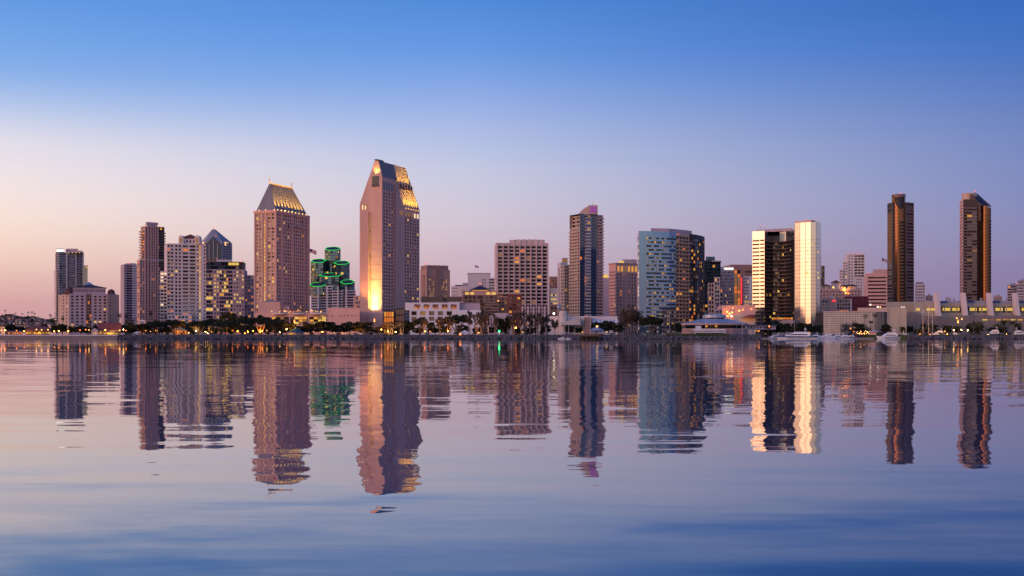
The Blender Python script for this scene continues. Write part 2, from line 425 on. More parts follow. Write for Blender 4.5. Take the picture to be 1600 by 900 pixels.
LANDMARKS = []     # (px0, px1, phrase) for labels of small things
class Bld:
    MAXW = 300
    def __init__(s, name, label, cat, fp, group=None, z0=GZ):
        cx = sum(p[0] for p in fp) / len(fp); cyy = sum(p[1] for p in fp) / len(fp)
        s.e = thing(name, label, cat, (cx, cyy, z0), group=group)
        s.w = MB(); s.g = MB(); s.nw = 0; s.z0 = z0; s.fp = fp
    def facade(s, P, Q, z0, z1, wm, cols, rows, depth=0.5, lit=0.0, gm=('glass_dark',), lm=('lit_yellow', 'lit_gold', 'lit_dim'), ind=True, litfun=None):
        dx, dy, l = unit(P, Q); nx, ny = dy, -dx
        def pt(u, v, o=0.0): return (P[0] + dx * u - nx * o, P[1] + dy * u - ny * o, v)
        def q(u0, u1, v0, v1, m):
            if u1 - u0 > 1e-3 and v1 - v0 > 1e-3:
                s.w.poly([pt(u0, v0), pt(u1, v0), pt(u1, v1), pt(u0, v1)], m)
        zc = z0
        rz = math.atan2(dy, dx)
        for r, (v0, v1) in enumerate(rows):
            q(0, l, zc, v0, wm); uc = 0.0
            for c, (u0, u1) in enumerate(cols):
                q(uc, u0, v0, v1, wm); uc = u1
                s.w.poly([pt(u0, v0), pt(u1, v0), pt(u1, v0, depth), pt(u0, v0, depth)], wm)
                s.w.poly([pt(u0, v1, depth), pt(u1, v1, depth), pt(u1, v1), pt(u0, v1)], wm)
                s.w.poly([pt(u0, v0), pt(u0, v0, depth), pt(u0, v1, depth), pt(u0, v1)], wm)
                s.w.poly([pt(u1, v0, depth), pt(u1, v0), pt(u1, v1), pt(u1, v1, depth)], wm)
                p = lit if litfun is None else litfun(r, c)
                if R() < p: m = random.choice(lm)
                else: m = random.choice(gm)
                if ind and s.nw < s.MAXW:
                    s.nw += 1
                    uc2 = (u0 + u1) / 2
                    c3 = pt(uc2, (v0 + v1) / 2, depth)
                    inst('window', pane_mesh(u1 - u0, v1 - v0, m), s.e, c3, rz)
                else:
                    s.g.poly([pt(u0, v0, depth), pt(u1, v0, depth), pt(u1, v1, depth), pt(u0, v1, depth)], m)
            q(uc, l, v0, v1, wm); zc = v1
        q(0, l, zc, z1, wm)
    def side(s, P, Q, z0, z1, wm, segs=(), Yref=None):
        """segs: (f0, f1, dict(n, p, wf, hf, mt, mb, ...)); p is the storey pitch in photo pixels; the rest is plain wall"""
        Yr = Yref or (P[1] + Q[1]) / 2; k = m_per_px(Yr)
        cur = 0.0
        for f0, f1, sp in list(segs) + [(1.0, 1.0, None)]:
            if f0 > cur + 1e-4:
                a, b = lerp2(P, Q, cur), lerp2(P, Q, f0)
                s.w.poly([(a[0], a[1], z0), (b[0], b[1], z0), (b[0], b[1], z1), (a[0], a[1], z1)], wm)
            cur = f1
            if sp is None: continue
            a, b = lerp2(P, Q, f0), lerp2(P, Q, f1); l = unit(a, b)[2]
            sp = dict(sp); n = sp.pop('n'); p = sp.pop('p') * k; wf = sp.pop('wf', .6); hf = sp.pop('hf', .55)
            mt = sp.pop('mt', 1.0) * k; mb = sp.pop('mb', 1.0) * k; m2 = sp.pop('wm', wm)
            cw = l / n
            cols = [(cw * (i + .5 - wf / 2), cw * (i + .5 + wf / 2)) for i in range(n)]
            nr = max(1, int((z1 - z0 - mt - mb) / p))
            pp = (z1 - z0 - mt - mb) / nr
            rows = [(z0 + mb + pp * (j + .5 - hf / 2), z0 + mb + pp * (j + .5 + hf / 2)) for j in range(nr)]
            s.facade(a, b, z0, z1, m2, cols, rows, **sp)
    def block(s, fp, z0, z1, wm, sides=None, roof='grey_concrete', dflt=None):
        n = len(fp); sides = sides or {}
        for i in range(n):
            s.side(fp[i], fp[(i + 1) % n], z0, z1, wm, sides.get(i, dflt or ()))
        s.w.poly([(p[0], p[1], z1) for p in fp], roof)
    def part(s, name, mb, **k): return mb.build(name, s.e, **k)
    def prism(s, name, fp, z0, z1, m, top=None, fp1=None, **k):
        b = MB(); b.prism(fp, z0, z1, m, top, True, fp1); return b.build(name, s.e, **k)
    def slabs(s, name, fp, zs, th, m, rail=None):
        """one shared mesh, one object for each storey"""
        cx, cyy, cz = s.e.location
        b = MB(); b.prism([(p[0] - cx, p[1] - cyy) for p in fp], 0, th, m, None, True)
        me = b.mesh(name)
        for z in zs: inst(name, me, s.e, (cx, cyy, z))
    def balconies(s, P, Q, f0, f1, zs, d, m, th=0.35, rh=1.0, rail=None, name='balcony'):
        a, b = lerp2(P, Q, f0), lerp2(P, Q, f1); dx, dy, l = unit(a, b)
        mb_ = MB(); mb_.box(-l / 2, l / 2, -d, 0.05, 0, th, m)
        mb_.box(-l / 2, l / 2, -d, -d + 0.12, th, th + rh, rail or m)
        me = mb_.mesh(name); c = lerp2(a, b, .5)
        for z in zs: inst(name, me, s.e, (c[0], c[1], z), math.atan2(dy, dx))
    def pilasters(s, P, Q, fs, z0, z1, w_, d, m, name='pilaster'):
        dx, dy, l = unit(P, Q)
        mb_ = MB(); mb_.box(-w_ / 2, w_ / 2, -d, 0.05, 0, z1 - z0, m); me = mb_.mesh(name)
        for f in fs:
            c = lerp2(P, Q, f); inst(name, me, s.e, (c[0], c[1], z0), math.atan2(dy, dx))
    def beacon(s, px, py, Y, r=0.8, m='lamp_red'):
        Y = plane_y(px, Y); b = MB(); z = Z(py, Y); b.tube((X(px, Y), Y, z - 3), (X(px, Y), Y, z), .15, .15, 'dark_metal', 4)
        b.ball((X(px, Y), Y, z), r * .62, m, 6, 4); b.build('warning_light', s.e)
    def done(s):
        global REF
        REF = None
        s.w.build('wall', s.e)
        if s.g.f: s.g.build('glazing', s.e, kind='stuff')
        return s.e
def zs(y0, y1, Y, n):
    a, b = Z(y0, Y), Z(y1, Y); return [a + (b - a) * i / n for i in range(n)]
def spot(name, loc, target, energy, col, angle, blend=0.6, size=0.5, parent=None):
    d = bpy.data.lights.new(name, 'SPOT'); d.energy = energy; d.color = col; d.spot_size = radians(angle); d.spot_blend = blend; d.shadow_soft_size = size
    o = bpy.data.objects.new(name, d); COL.objects.link(o)
    v = Vector(target) - Vector(loc); o.rotation_euler = v.to_track_quat('-Z', 'Y').to_euler()
    if parent: o.parent = parent; o.location = Vector(loc) - parent_loc(parent)
    else: o.location = loc
    return o
def point(name, loc, energy, col, size=0.4, parent=None):
    d = bpy.data.lights.new(name, 'POINT'); d.energy = energy; d.color = col; d.shadow_soft_size = size
    o = bpy.data.objects.new(name, d); COL.objects.link(o)
    if parent: o.parent = parent; o.location = Vector(loc) - parent_loc(parent)
    else: o.location = loc
    return o

# ------------------------------------------------------------------ water and land
SH = 800.0                 # distance of the far shore
def water_material():
    m = bpy.data.materials.new('bay_water'); m.use_nodes = True; t = m.node_tree
    b = t.nodes['Principled BSDF']
    b.inputs['Base Color'].default_value = (0.050, 0.092, 0.155, 1)
    b.inputs['Roughness'].default_value = 0.015
    b.inputs['IOR'].default_value = 1.75
    b.inputs['Specular IOR Level'].default_value = 0.5
    geo = t.nodes.new('ShaderNodeNewGeometry')
    def noise(sx, sy, rot, detail, rough=0.5):
        mp = t.nodes.new('ShaderNodeMapping'); mp.inputs['Scale'].default_value = (sx, sy, 1); mp.inputs['Rotation'].default_value = (0, 0, rot)
        t.links.new(geo.outputs['Position'], mp.inputs[0])
        n = t.nodes.new('ShaderNodeTexNoise'); n.inputs['Scale'].default_value = 1; n.inputs['Detail'].default_value = detail; n.inputs['Roughness'].default_value = rough
        t.links.new(mp.outputs[0], n.inputs['Vector'])
        s = t.nodes.new('ShaderNodeVectorMath'); s.operation = 'SUBTRACT'; s.inputs[1].default_value = (.5, .5, .5)
        t.links.new(n.outputs['Color'], s.inputs[0])
        return s.outputs[0]
    def facing(v):          # seen this low, only the wave faces leaning towards the viewer show
        k = t.nodes.new('ShaderNodeVectorMath'); k.operation = 'MINIMUM'; k.inputs[1].default_value = (10, 0, 10); t.links.new(v, k.inputs[0]); return k.outputs[0]
    def scaled(v, kx, ky, fac=None):
        k = t.nodes.new('ShaderNodeVectorMath'); k.operation = 'MULTIPLY'; k.inputs[1].default_value = (kx, ky, 0)
        t.links.new(v, k.inputs[0])
        if fac is None: return k.outputs[0]
        z = t.nodes.new('ShaderNodeVectorMath'); z.operation = 'SCALE'; t.links.new(k.outputs[0], z.inputs[0]); t.links.new(fac, z.inputs['Scale'])
        return z.outputs[0]
    sp = t.nodes.new('ShaderNodeSeparateXYZ'); t.links.new(geo.outputs['Position'], sp.inputs[0])
    mr = t.nodes.new('ShaderNodeMapRange'); mr.interpolation_type = 'SMOOTHSTEP'
    mr.inputs['From Min'].default_value = 15; mr.inputs['From Max'].default_value = 32
    mr.inputs['To Min'].default_value = 1.0; mr.inputs['To Max'].default_value = 0.0
    t.links.new(sp.outputs['Y'], mr.inputs['Value'])
    parts = [facing(scaled(noise(0.075, 0.17, 0.30, 2.6, 0.5), 0.06, 0.22, mr.outputs[0])),     # slow swell rolling in near the camera
             scaled(noise(0.06, 0.24, 0.05, 2), 0.060, 0.021),
             scaled(noise(0.18, 0.80, -0.04, 2), 0.050, 0.030),
             scaled(noise(0.8, 2.9, 0.03, 2), 0.022, 0.012),
             scaled(noise(2.4, 7.0, -0.1, 2), 0.012, 0.007),
             facing(scaled(noise(0.16, 0.40, -0.40, 3), 0.05, 0.16, mr.outputs[0]))]
    acc = parts[0]
    for p in parts[1:]:
        a = t.nodes.new('ShaderNodeVectorMath'); a.operation = 'ADD'; t.links.new(acc, a.inputs[0]); t.links.new(p, a.inputs[1]); acc = a.outputs[0]
    up = t.nodes.new('ShaderNodeVectorMath'); up.operation = 'ADD'; up.inputs[1].default_value = (0, 0, 1); t.links.new(acc, up.inputs[0])
    nn = t.nodes.new('ShaderNodeVectorMath'); nn.operation = 'NORMALIZE'; t.links.new(up.outputs[0], nn.inputs[0])
    t.links.new(nn.outputs[0], b.inputs['Normal'])
    MATS['bay_water'] = m
water_material()
wb = MB()
wb.poly([(-5000, -600, 0), (5000, -600, 0), (5000, 1000, 0), (-5000, 1000, 0)], 'bay_water')
o = wb.build('water'); o['kind'] = 'structure'; o['label'] = 'calm bay water mirroring the skyline'

gb = MB()
def land(px0, px1, y0, y1, z=GZ, m='concrete_path'):
    gb.prism([(X(px0, y0), y0), (X(px1, y0), y0), (X(px1, y0) if px1 > 1500 else X(px1, y0), y1), (X(px0, y0), y1)], -1, z, m)
# mainland behind the marina basin, one sheet to the horizon
gb.prism([(-20000, 925), (20000, 925), (20000, 40000), (-20000, 40000)], -1.0, GZ, 'asphalt')
o = gb.build('ground'); o['kind'] = 'structure'
g2 = MB()
g2.prism([(-4000, SH + 4), (X(600, SH), SH + 4), (X(600, SH), 925), (-4000, 925)], -1, GZ - 0.05, 'soil')
g2.prism([(X(600, SH), SH + 4), (X(1186, SH), SH + 4), (X(1180, SH), SH + 30), (X(600, SH), SH + 40)], -1, GZ - 0.05, 'soil')
o = g2.build('promenade'); o['kind'] = 'structure'
g3 = MB()
g3.prism([(X(1438, SH), SH + 4), (4000, SH + 4), (4000, 925), (X(1438, SH), 925)], -1, GZ + 0.1, 'lawn')
o = g3.build('park_lawn'); o['kind'] = 'structure'
g4 = MB()
g4.prism([(X(1040, SH), SH + 2.5), (X(1140, SH), SH + 2.5), (X(1120, SH), SH + 16), (X(1050, SH), SH + 16)], GZ - 0.3, GZ + 0.7, 'lawn')
o = g4.build('lawn'); o['kind'] = 'structure'
# seawall in front of the shopping village
sw = MB()
sw.prism([(-4000, SH), (X(183, SH), SH), (X(183, SH), SH + 4.5), (-4000, SH + 4.5)], -1, 2.6, 'taupe_concrete')
sw.prism([(-4000, SH - 0.4), (X(183.4, SH), SH - 0.4), (X(183.4, SH), SH + 1.6), (-4000, SH + 1.6)], 2.25, 2.95, 'white_concrete', bottom=True)
o = sw.build('seawall'); o['label'] = 'long pale concrete seawall at the waterline below the shopping village'; o['category'] = 'seawall'
# riprap: tumbled boulders too small to tell apart
def riprap(px0, px1, name, label):
    b = MB(); n = int((px1 - px0) * 3.4)
    for i in range(n):
        px = U(px0, px1); t = R()
        z = 0.1 + t * (GZ - 0.3); y = SH - 2.0 + t * 7 + U(-.5, .5); x = X(px, SH); r = U(0.5, 1.15)
        ax = U(0, 6.28); k = []
        for j, (cx, cyy, cz) in enumerate(((1, 0, 0), (0, 1, 0), (-1, 0, 0), (0, -1, 0), (0, 0, 1), (0, 0, -1))):
            rr = r * U(.7, 1.25); c, s_ = cos(ax), sin(ax)
            k.append((x + (cx * c - cyy * s_) * rr, y + (cx * s_ + cyy * c) * rr, z + cz * rr * .75 + cx * U(-.3, .3)))
        for a, bb in ((0, 1), (1, 2), (2, 3), (3, 0)):
            b.poly([k[a], k[bb], k[4]], 'boulder'); b.poly([k[bb], k[a], k[5]], 'boulder')
    b.poly([(X(px0, SH), SH - 1, -.5), (X(px1, SH), SH - 1, -.5), (X(px1, SH), SH + 6, GZ - .4), (X(px0, SH), SH + 6, GZ - .4)], 'soil')
    o = b.build(name); o['kind'] = 'stuff'; o['label'] = label; o['category'] = 'boulders'
riprap(183, 1190, 'riprap', 'grey tumbled boulders lining the shore below the trees')
riprap(1418, 1720, 'riprap', 'grey tumbled boulders below the park lawn')
# ------------------------------------------------------------------ buildings, from the photograph's left to its right
LIT3 = ('lit_yellow', 'lit_gold', 'lit_dim')
OR3 = ('lit_gold', 'lit_orange', 'lit_dim')

def hip_roof(b, fp, z0, z1, m, ridge=0.0, name='roof', over=0.8):
    """hipped roof over a rectangular footprint; ridge = share of the longer side kept as ridge"""
    o_ = inset(fp, -over); c = (sum(p[0] for p in fp) / 4, sum(p[1] for p in fp) / 4)
    mb = MB()
    l0 = unit(fp[0], fp[1])[2]; l1 = unit(fp[1], fp[2])[2]
    if l0 >= l1: a, d = lerp2(o_[0], o_[3], .5), lerp2(o_[1], o_[2], .5); order = ((0, 1, 'B', 'A'), (1, 2, 'B'), (2, 3, 'A', 'B'), (3, 0, 'A'))
    else: a, d = lerp2(o_[0], o_[1], .5), lerp2(o_[3], o_[2], .5); order = ((0, 1, 'A'), (1, 2, 'B', 'A'), (2, 3, 'B'), (3, 0, 'A', 'B'))
    A = lerp2(c, a, ridge); B_ = lerp2(c, d, ridge)
    P = {'A': (A[0], A[1], z1), 'B': (B_[0], B_[1], z1)}
    for f in order:
        mb.poly([(o_[i][0], o_[i][1], z0) if isinstance(i, int) else P[i] for i in f], m)
    mb.poly([(p[0], p[1], z0) for p in reversed(o_)], m)
    return mb.build(name, b.e)

# --- glass residential tower with a bright white sign
Y = 1250; fp = corner_fp(86.5, 92, 130, Y, 40)
b = Bld('residential_tower', 'teal glass balcony tower with glowing white sign panel at its top corner', 'tower', fp)
zt = Z(394, Y)
b.block(fp, GZ, zt, 'grey_concrete', {0: [(.02, .29, dict(n=2, p=3.7, wf=.92, hf=.66, gm=('teal_mirror', 'teal_mirror', 'glass_mid'), lit=.01)), (.34, .66, dict(n=2, p=3.7, wf=.92, hf=.66, gm=('teal_mirror', 'teal_mirror', 'glass_mid'), lit=.015)), (.72, .98, dict(n=2, p=3.7, wf=.92, hf=.66, gm=('teal_mirror', 'glass_blue'), lit=.01))],
                              3: [(.05, .95, dict(n=3, p=3.7, wf=.9, hf=.6, gm=('glass_blue',), ind=False))]})
b.pilasters(fp[0], fp[1], (.315, .69, .99), GZ, zt + 1, 1.4, .9, 'white_concrete')
b.balconies(fp[0], fp[1], .38, .62, zs(500, 402, Y, 26), 1.6, 'grey_concrete')
b.balconies(fp[3], fp[0], .1, .9, zs(500, 420, Y, 21), 2.2, 'white_concrete')
f2 = front_fp(129, 137, Y + 6, 22)
b.block(f2, GZ, Z(414, Y), 'grey_concrete', {0: [(.05, .95, dict(n=2, p=3.7, wf=.86, hf=.66, gm=('teal_mirror', 'teal_mirror'), lit=.02, lm=('lit_gold',), ind=False))]})
b.prism('penthouse', front_fp(103, 122, Y + 5, 14), zt, Z(388, Y), 'mauve_concrete')
b.prism('penthouse', front_fp(122, 129, Y + 5, 14), zt, Z(391, Y), 'grey_concrete')
b.prism('sign_box', front_fp(88, 99.5, Y + 1.5, 5), zt, Z(388.3, Y), 'dark_metal')
b.prism('sign_panel', front_fp(88.5, 99, Y + 1.2, .3), zt + .6, Z(389.3, Y), 'lit_white', label='glowing white sign panel')
for i, px in enumerate((107, 113, 119, 124)): b.beacon(px, 395, Y - .5, .55, 'lamp_yellow')
b.done()

# --- suite hotel with a hipped roof
Y = 950; fp = front_fp(108, 168, Y, 34)
b = Bld('suite_hotel', 'mauve hotel with dark hipped roof and red turret caps above the village', 'hotel', fp)
zt = Z(459, Y)
wsp = dict(p=4.75, wf=.5, hf=.56, mt=2, mb=3, gm=('glass_green', 'glass_dark', 'glass_dark'), lit=.07, lm=('lit_gold', 'lit_yellow'))
b.block(fp, GZ, zt, 'mauve_concrete', {0: [(.02, .40, dict(n=3, **wsp)), (.44, .58, dict(n=3, p=4.75, wf=.85, hf=.78, mb=2, mt=1, wm='brown_stone', gm=('glass_dark', 'glass_green', 'glass_mid'), lit=.24, lm=('lit_gold', 'lit_orange', 'lit_dim'))), (.62, .99, dict(n=3, **wsp))]})
lw = [(X(91, Y + 10), Y + 10), (X(108, Y - 2), Y - 2), (X(108, Y - 2), Y + 24), (X(92, Y + 10), Y + 30)]
b.block(lw, GZ, Z(460, Y), 'tan_concrete', {0: [(.3, .95, dict(n=2, p=4.75, wf=.3, hf=.45, mb=3, lit=.12, lm=('lit_pale',)))]})  # tan wing, mauve front: their difference in light is put into the colours
rw = [(X(168, Y - 2), Y - 2), (X(176, Y + 5), Y + 5), (X(183, Y + 14), Y + 14), (X(182, Y + 30), Y + 30), (X(168, Y), Y + 28)]
b.block(rw, GZ, Z(459, Y), 'tan_concrete', {0: [(.2, .9, dict(n=1, p=4.75, wf=.4, hf=.45, mb=3, lit=.05))]})
at = front_fp(114, 165, Y + 3, 28)
zA = Z(449, Y)
b.block(at, zt, zA, 'mauve_concrete', {0: [(.01, .99, dict(n=17, p=7, wf=.45, hf=.45, mt=.3, mb=.3, gm=('glass_dark',)))]})
hip_roof(b, at, zA, Z(443.6, Y), 'dark_roof', .55)
sk_ = front_fp(131, 147, Y + 10, 14); mb_ = MB(); mb_.prism(sk_, Z(445, Y), Z(439.5, Y), 'blue_grey_metal', fp1=[lerp2(p, lerp2(sk_[0], sk_[2], .5), .82) for p in sk_]); mb_.build('skylight', b.e)
for x0, x1, yb, yt in ((97, 114, 458, 448.5), (164.5, 178, 457, 451)):
    t = front_fp(x0, x1, Y + 3, 9)
    n8 = 8; cx, cyy = (t[0][0] + t[1][0]) / 2, (t[0][1] + t[1][1]) / 2 + 4; rr = (t[1][0] - t[0][0]) / 2 * 1.05
    o8 = [(cx + rr * cos(2 * pi * i / n8 + .39), cyy + rr * sin(2 * pi * i / n8 + .39)) for i in range(n8)]
    i8 = [lerp2(p, (cx, cyy), .55) for p in o8]
    mb_ = MB(); mb_.prism(o8, Z(460, Y) + .02, Z((yb + yt * 2) / 3, Y), 'plum_tile', fp1=[lerp2(p, (cx, cyy), .25) for p in o8]); mb_.prism([lerp2(p, (cx, cyy), .25) for p in o8], Z((yb + yt * 2) / 3, Y), Z(yt, Y), 'plum_tile', fp1=[lerp2(p, (cx, cyy), .8) for p in o8]); mb_.build('turret_roof', b.e)
b.done()

# --- slim blue-mauve tower behind
Y = 1350; fp = front_fp(194, 219, Y, 26, 3)
b = Bld('apartment_tower', 'slim blue-grey apartment tower with red warning light beside the tall ribbed tower', 'tower', fp)
b.block(fp, GZ, Z(413, Y), 'mauve_concrete', {0: [(.02, .12, dict(n=1, p=3.8, wf=.8, hf=.5, gm=('glass_blue',), ind=False)), (.14, .5, dict(n=2, p=3.8, wf=.94, hf=.72, gm=('glass_dark', 'glass_blue'), lit=.01, lm=('lit_gold',))), (.54, .98, dict(n=6, p=3.8, wf=.5, hf=.6, wm='white_concrete', gm=('glass_blue', 'glass_mid'), lit=.0))]})
b.prism('penthouse', inset(fp, 4), Z(413, Y), Z(411, Y), 'mauve_concrete'); b.beacon(201, 412, Y, .9)
b.done()

# --- tall ribbed residential tower
Y = 1200; fp = corner_fp(220, 226, 257, Y, 38)
b = Bld('ribbed_tower', 'tall ribbed brown tower with narrow penthouse and glowing side balconies', 'tower', fp)
zt = Z(353, Y); P, Q = fp[0], fp[1]
b.block(fp, GZ, zt, 'rose_concrete', {0: [(.02, .30, dict(n=2, p=4.1, wf=.6, hf=.62, lit=.02, lm=OR3, gm=('glass_dark', 'glass_mid', 'curtain'))), (.32, .66, dict(n=3, p=4.1, wf=.6, hf=.66, lit=.03, lm=OR3, gm=('glass_dark', 'glass_mid'))), (.67, .99, dict(n=3, p=4.1, wf=.93, hf=.8, wm='brown_band', gm=('glass_dark', 'glass_mid'), lit=.05, lm=OR3))],
                                     3: [(.05, .95, dict(n=1, p=4.1, wf=.8, hf=.6, gm=('glass_dark', 'curtain'), lit=.35, lm=OR3, ind=False))]})
b.pilasters(P, Q, (.02, .165, .31, .425, .535, .66), GZ, zt, 1.1, .9, 'rose_concrete')
b.balconies(fp[3], fp[0], .02, .98, zs(500, 358, Y, 34), 2.2, 'tan_concrete')
b.balconies(P, Q, .9, 1.03, zs(410, 360, Y, 12), 1.6, 'brown_band')
b.prism('band_course', inset(fp, -.8), Z(406.5, Y), Z(405, Y), 'white_concrete')
b.prism('penthouse', corner_fp(227.5, 229, 247, Y + 2, 38), zt, Z(346.5, Y), 'mauve_concrete')
f2 = corner_fp(214, 218, 227, Y - 4, 38)
b.block(f2, GZ, Z(406, Y), 'rose_concrete', {0: [(.1, .9, dict(n=2, p=4.1, wf=.6, hf=.55, gm=('glass_dark', 'curtain'), lit=.16, lm=OR3, ind=False))], 3: [(.1, .9, dict(n=1, p=4.1, wf=.7, hf=.55, lit=.5, lm=OR3, ind=False))]})
b.beacon(229, 353, Y - 1, .7, 'lamp_yellow'); b.beacon(246, 353, Y - 1, .7, 'lamp_yellow')
b.done()

# --- white condominium with a red pyramid roof
Y = 1000; fp = front_fp(261, 322, Y, 30, 3)
b = Bld('white_condominium', 'white gridded condominium with red pyramid roof and a gold-lit vertical strip', 'tower', fp)
zt = Z(381, Y); P, Q = fp[0], fp[1]
g1 = ('glass_dark', 'glass_dark', 'glass_dark', 'glass_mid')
b.block(fp, GZ, zt, 'white_concrete', {0: [(.0, .17, dict(n=2, p=5.4, wf=.7, hf=.5, gm=g1, lit=.12, lm=OR3)), (.19, .37, dict(n=2, p=5.4, wf=.6, hf=.6, gm=g1, lit=.02)), (.38, .74, dict(n=2, p=5.4, wf=.8, hf=.6, gm=('glass_dark', 'glass_mid'), lit=.05, lm=OR3)), (.75, .82, dict(n=1, p=5.4, wf=.5, hf=.5, gm=g1)), (.825, .86, dict(n=1, p=5.4, wf=.8, hf=.8, lit=.95, lm=('lit_gold', 'lit_yellow'))), (.93, .995, dict(n=1, p=5.4, wf=.6, hf=.5, gm=g1))]})
lf = front_fp(250, 261.3, Y + 3, 24)
b.block(lf, GZ, Z(424, Y), 'white_concrete', {0: [(.05, .95, dict(n=2, p=5.4, wf=.8, hf=.55, gm=g1, lit=.22, lm=('lit_pale', 'lit_gold')))]})
b.balconies(lf[0], lf[1], -.1, 1.0, zs(500, 427, Y, 14), 1.5, 'white_paint', rh=.4)
b.balconies(P, Q, -.02, .16, zs(500, 388, Y, 20), 1.4, 'white_paint', rh=.4)
b.balconies(P, Q, .39, .73, zs(503, 427, Y, 14), 1.0, 'white_paint', rh=.3)
tw = front_fp(281, 314, Y + 4, 18); zT = Z(372, Y)
b.block(tw, zt, zT, 'white_concrete', {0: [(.1, .9, dict(n=5, p=7, wf=.5, hf=.5, gm=('glass_dark',)))]})
hip_roof(b, tw, zT, Z(364, Y), 'red_tile', .12, over=.5)
for px in (282, 309):                                        # arched gable dormers
    d = front_fp(px - 4, px + 4, Y + 1, 8); mb_ = MB(); zz = Z(372, Y)
    prof = [(d[0][0], zt), (d[1][0], zt), (d[1][0], zz)] + [((d[0][0] + d[1][0]) / 2 + (d[1][0] - d[0][0]) / 2 * cos(pi * i / 6), zz + 2.6 * sin(pi * i / 6)) for i in range(1, 6)] + [(d[0][0], zz)]
    mb_.poly([(x, Y + 1, z) for x, z in prof], 'white_paint'); mb_.poly([(x, Y + 9, z) for x, z in reversed(prof)], 'white_paint')
    for i in range(len(prof)):
        a, c = prof[i], prof[(i + 1) % len(prof)]; mb_.poly([(a[0], Y + 9, a[1]), (c[0], Y + 9, c[1]), (c[0], Y + 1, c[1]), (a[0], Y + 1, a[1])], 'white_paint')
    mb_.build('arched_dormer', b.e)
    p3 = MB(); p3.box((d[0][0] + d[1][0]) / 2 - 1.1, (d[0][0] + d[1][0]) / 2 + 1.1, Y + .7, Y + 1.05, zt + 1, zz + .5, 'lit_dim'); p3.build('dormer_window', b.e)
for i, yy in enumerate((394, 404, 413, 423)): b.beacon(309, yy, Y - 1, .5, 'lamp_yellow')
# stepped base
bs = front_fp(262, 300, Y - 10, 10); b.block(bs, GZ, Z(492, Y), 'white_concrete', {0: [(.02, .98, dict(n=7, p=5, wf=.6, hf=.55, gm=('glass_dark',), lit=.2, lm=OR3))]})
b.done()

# --- obelisk-topped glass tower
Y = 1450; fp = [(X(311, Y), Y + 8), (X(320, Y - 6), Y - 6), (X(347, Y - 6), Y - 6), (X(359, Y), Y + 8), (X(352, Y), Y + 36), (X(320, Y), Y + 36)]
b = Bld('obelisk_tower', 'dark blue glass tower with a pointed faceted crown lit gold', 'tower', fp)
zt = Z(378, Y); za = Z(357, Y)
b.block(fp, GZ, zt, 'mauve_concrete', {0: [(.05, .95, dict(n=3, p=4.2, wf=.9, hf=.75, gm=('glass_blue', 'glass_dark'), lit=.03, lm=OR3, ind=False))], 1: [(.03, .97, dict(n=4, p=4.2, wf=.92, hf=.8, gm=('glass_blue',), lit=.05, lm=OR3, ind=False))], 2: [(.05, .95, dict(n=3, p=4.2, wf=.9, hf=.75, gm=('glass_blue',), lit=.05, ind=False))]})
mb_ = MB(); cx = X(333.5, Y + 12)
top = [lerp2(p, (cx, Y + 12), .9) for p in fp]; mb_.prism(fp, zt, za, 'taupe_crown', fp1=top); crown = mb_.build('crown', b.e)
gf = MB(); A1 = (X(320.5, Y - 6.6), Y - 6.6); A2 = (X(346.5, Y - 6.6), Y - 6.6); mx = (A1[0] + A2[0]) / 2   # glazed gable on the front of the crown
prof = [(A1[0], Z(408, Y)), (A2[0], Z(408, Y)), (A2[0], Z(383, Y)), (mx, Z(370.5, Y)), (A1[0], Z(383, Y))]
gf.poly([(x, Y - 7.2, z) for x, z in prof], 'slate_glass')
for i in range(len(prof)):
    a, c = prof[i], prof[(i + 1) % len(prof)]; gf.poly([(a[0], Y + 6, a[1]), (c[0], Y + 6, c[1]), (c[0], Y - 7.2, c[1]), (a[0], Y - 7.2, a[1])], 'white_concrete')
gf.build('glazed_gable', b.e)
for i in range(1, 4):
    mb_ = MB(); xx = A1[0] + (A2[0] - A1[0]) * i / 4; mb_.box(xx - .25, xx + .25, Y - 7.6, Y - 7.2, Z(408, Y), Z(384 - 6 * (i == 2) - 3, Y), 'white_concrete'); mb_.build('mullion', b.e)
b.beacon(333.5, 356, Y + 12, 1.0); b.beacon(337, 369, Y - 8, .8); b.beacon(322, 405, Y - 8, .8); b.beacon(338, 404, Y - 8, .8)
for xx, tx in ((315, 322), (355, 346)):
    spot('crown_flood', (X(xx, Y), Y - 4, Z(384, Y)), (X(tx, Y), Y + 10, Z(368, Y)), 6000, (1, .58, .16), 70, parent=b.e)
b.done()

# --- office block with many yellow windows
Y = 1120; fp = front_fp(320, 382, Y, 30, -4)
b = Bld('lit_office', 'broad office block with many yellow lit windows below the pointed tower', 'office', fp)
z2 = Z(421, Y)
gY = ('glass_blue', 'glass_dark', 'glass_mid')
b.block(fp, GZ, z2, 'mauve_concrete', {0: [(.0, .2, dict(n=4, p=5.6, wf=.97, hf=.74, mt=.3, gm=gY, litfun=lambda r, c: .9 if r in (2, 6, 9, 13) else .12, lm=('lit_yellow', 'lit_yellow', 'lit_dim'))), (.22, .36, dict(n=2, p=5.6, wf=.55, hf=.5, gm=gY, lit=.55, lm=('lit_yellow', 'lit_yellow', 'lit_gold'))), (.37, .70, dict(n=6, p=5.6, wf=.9, hf=.68, gm=gY, lit=.36, lm=('lit_yellow', 'lit_gold', 'lit_dim'))), (.72, .99, dict(n=4, p=5.6, wf=.55, hf=.5, gm=gY, lit=.5, lm=('lit_yellow', 'lit_yellow', 'lit_dim')))]})
f2 = front_fp(322, 380, Y + 3, 24, -4)
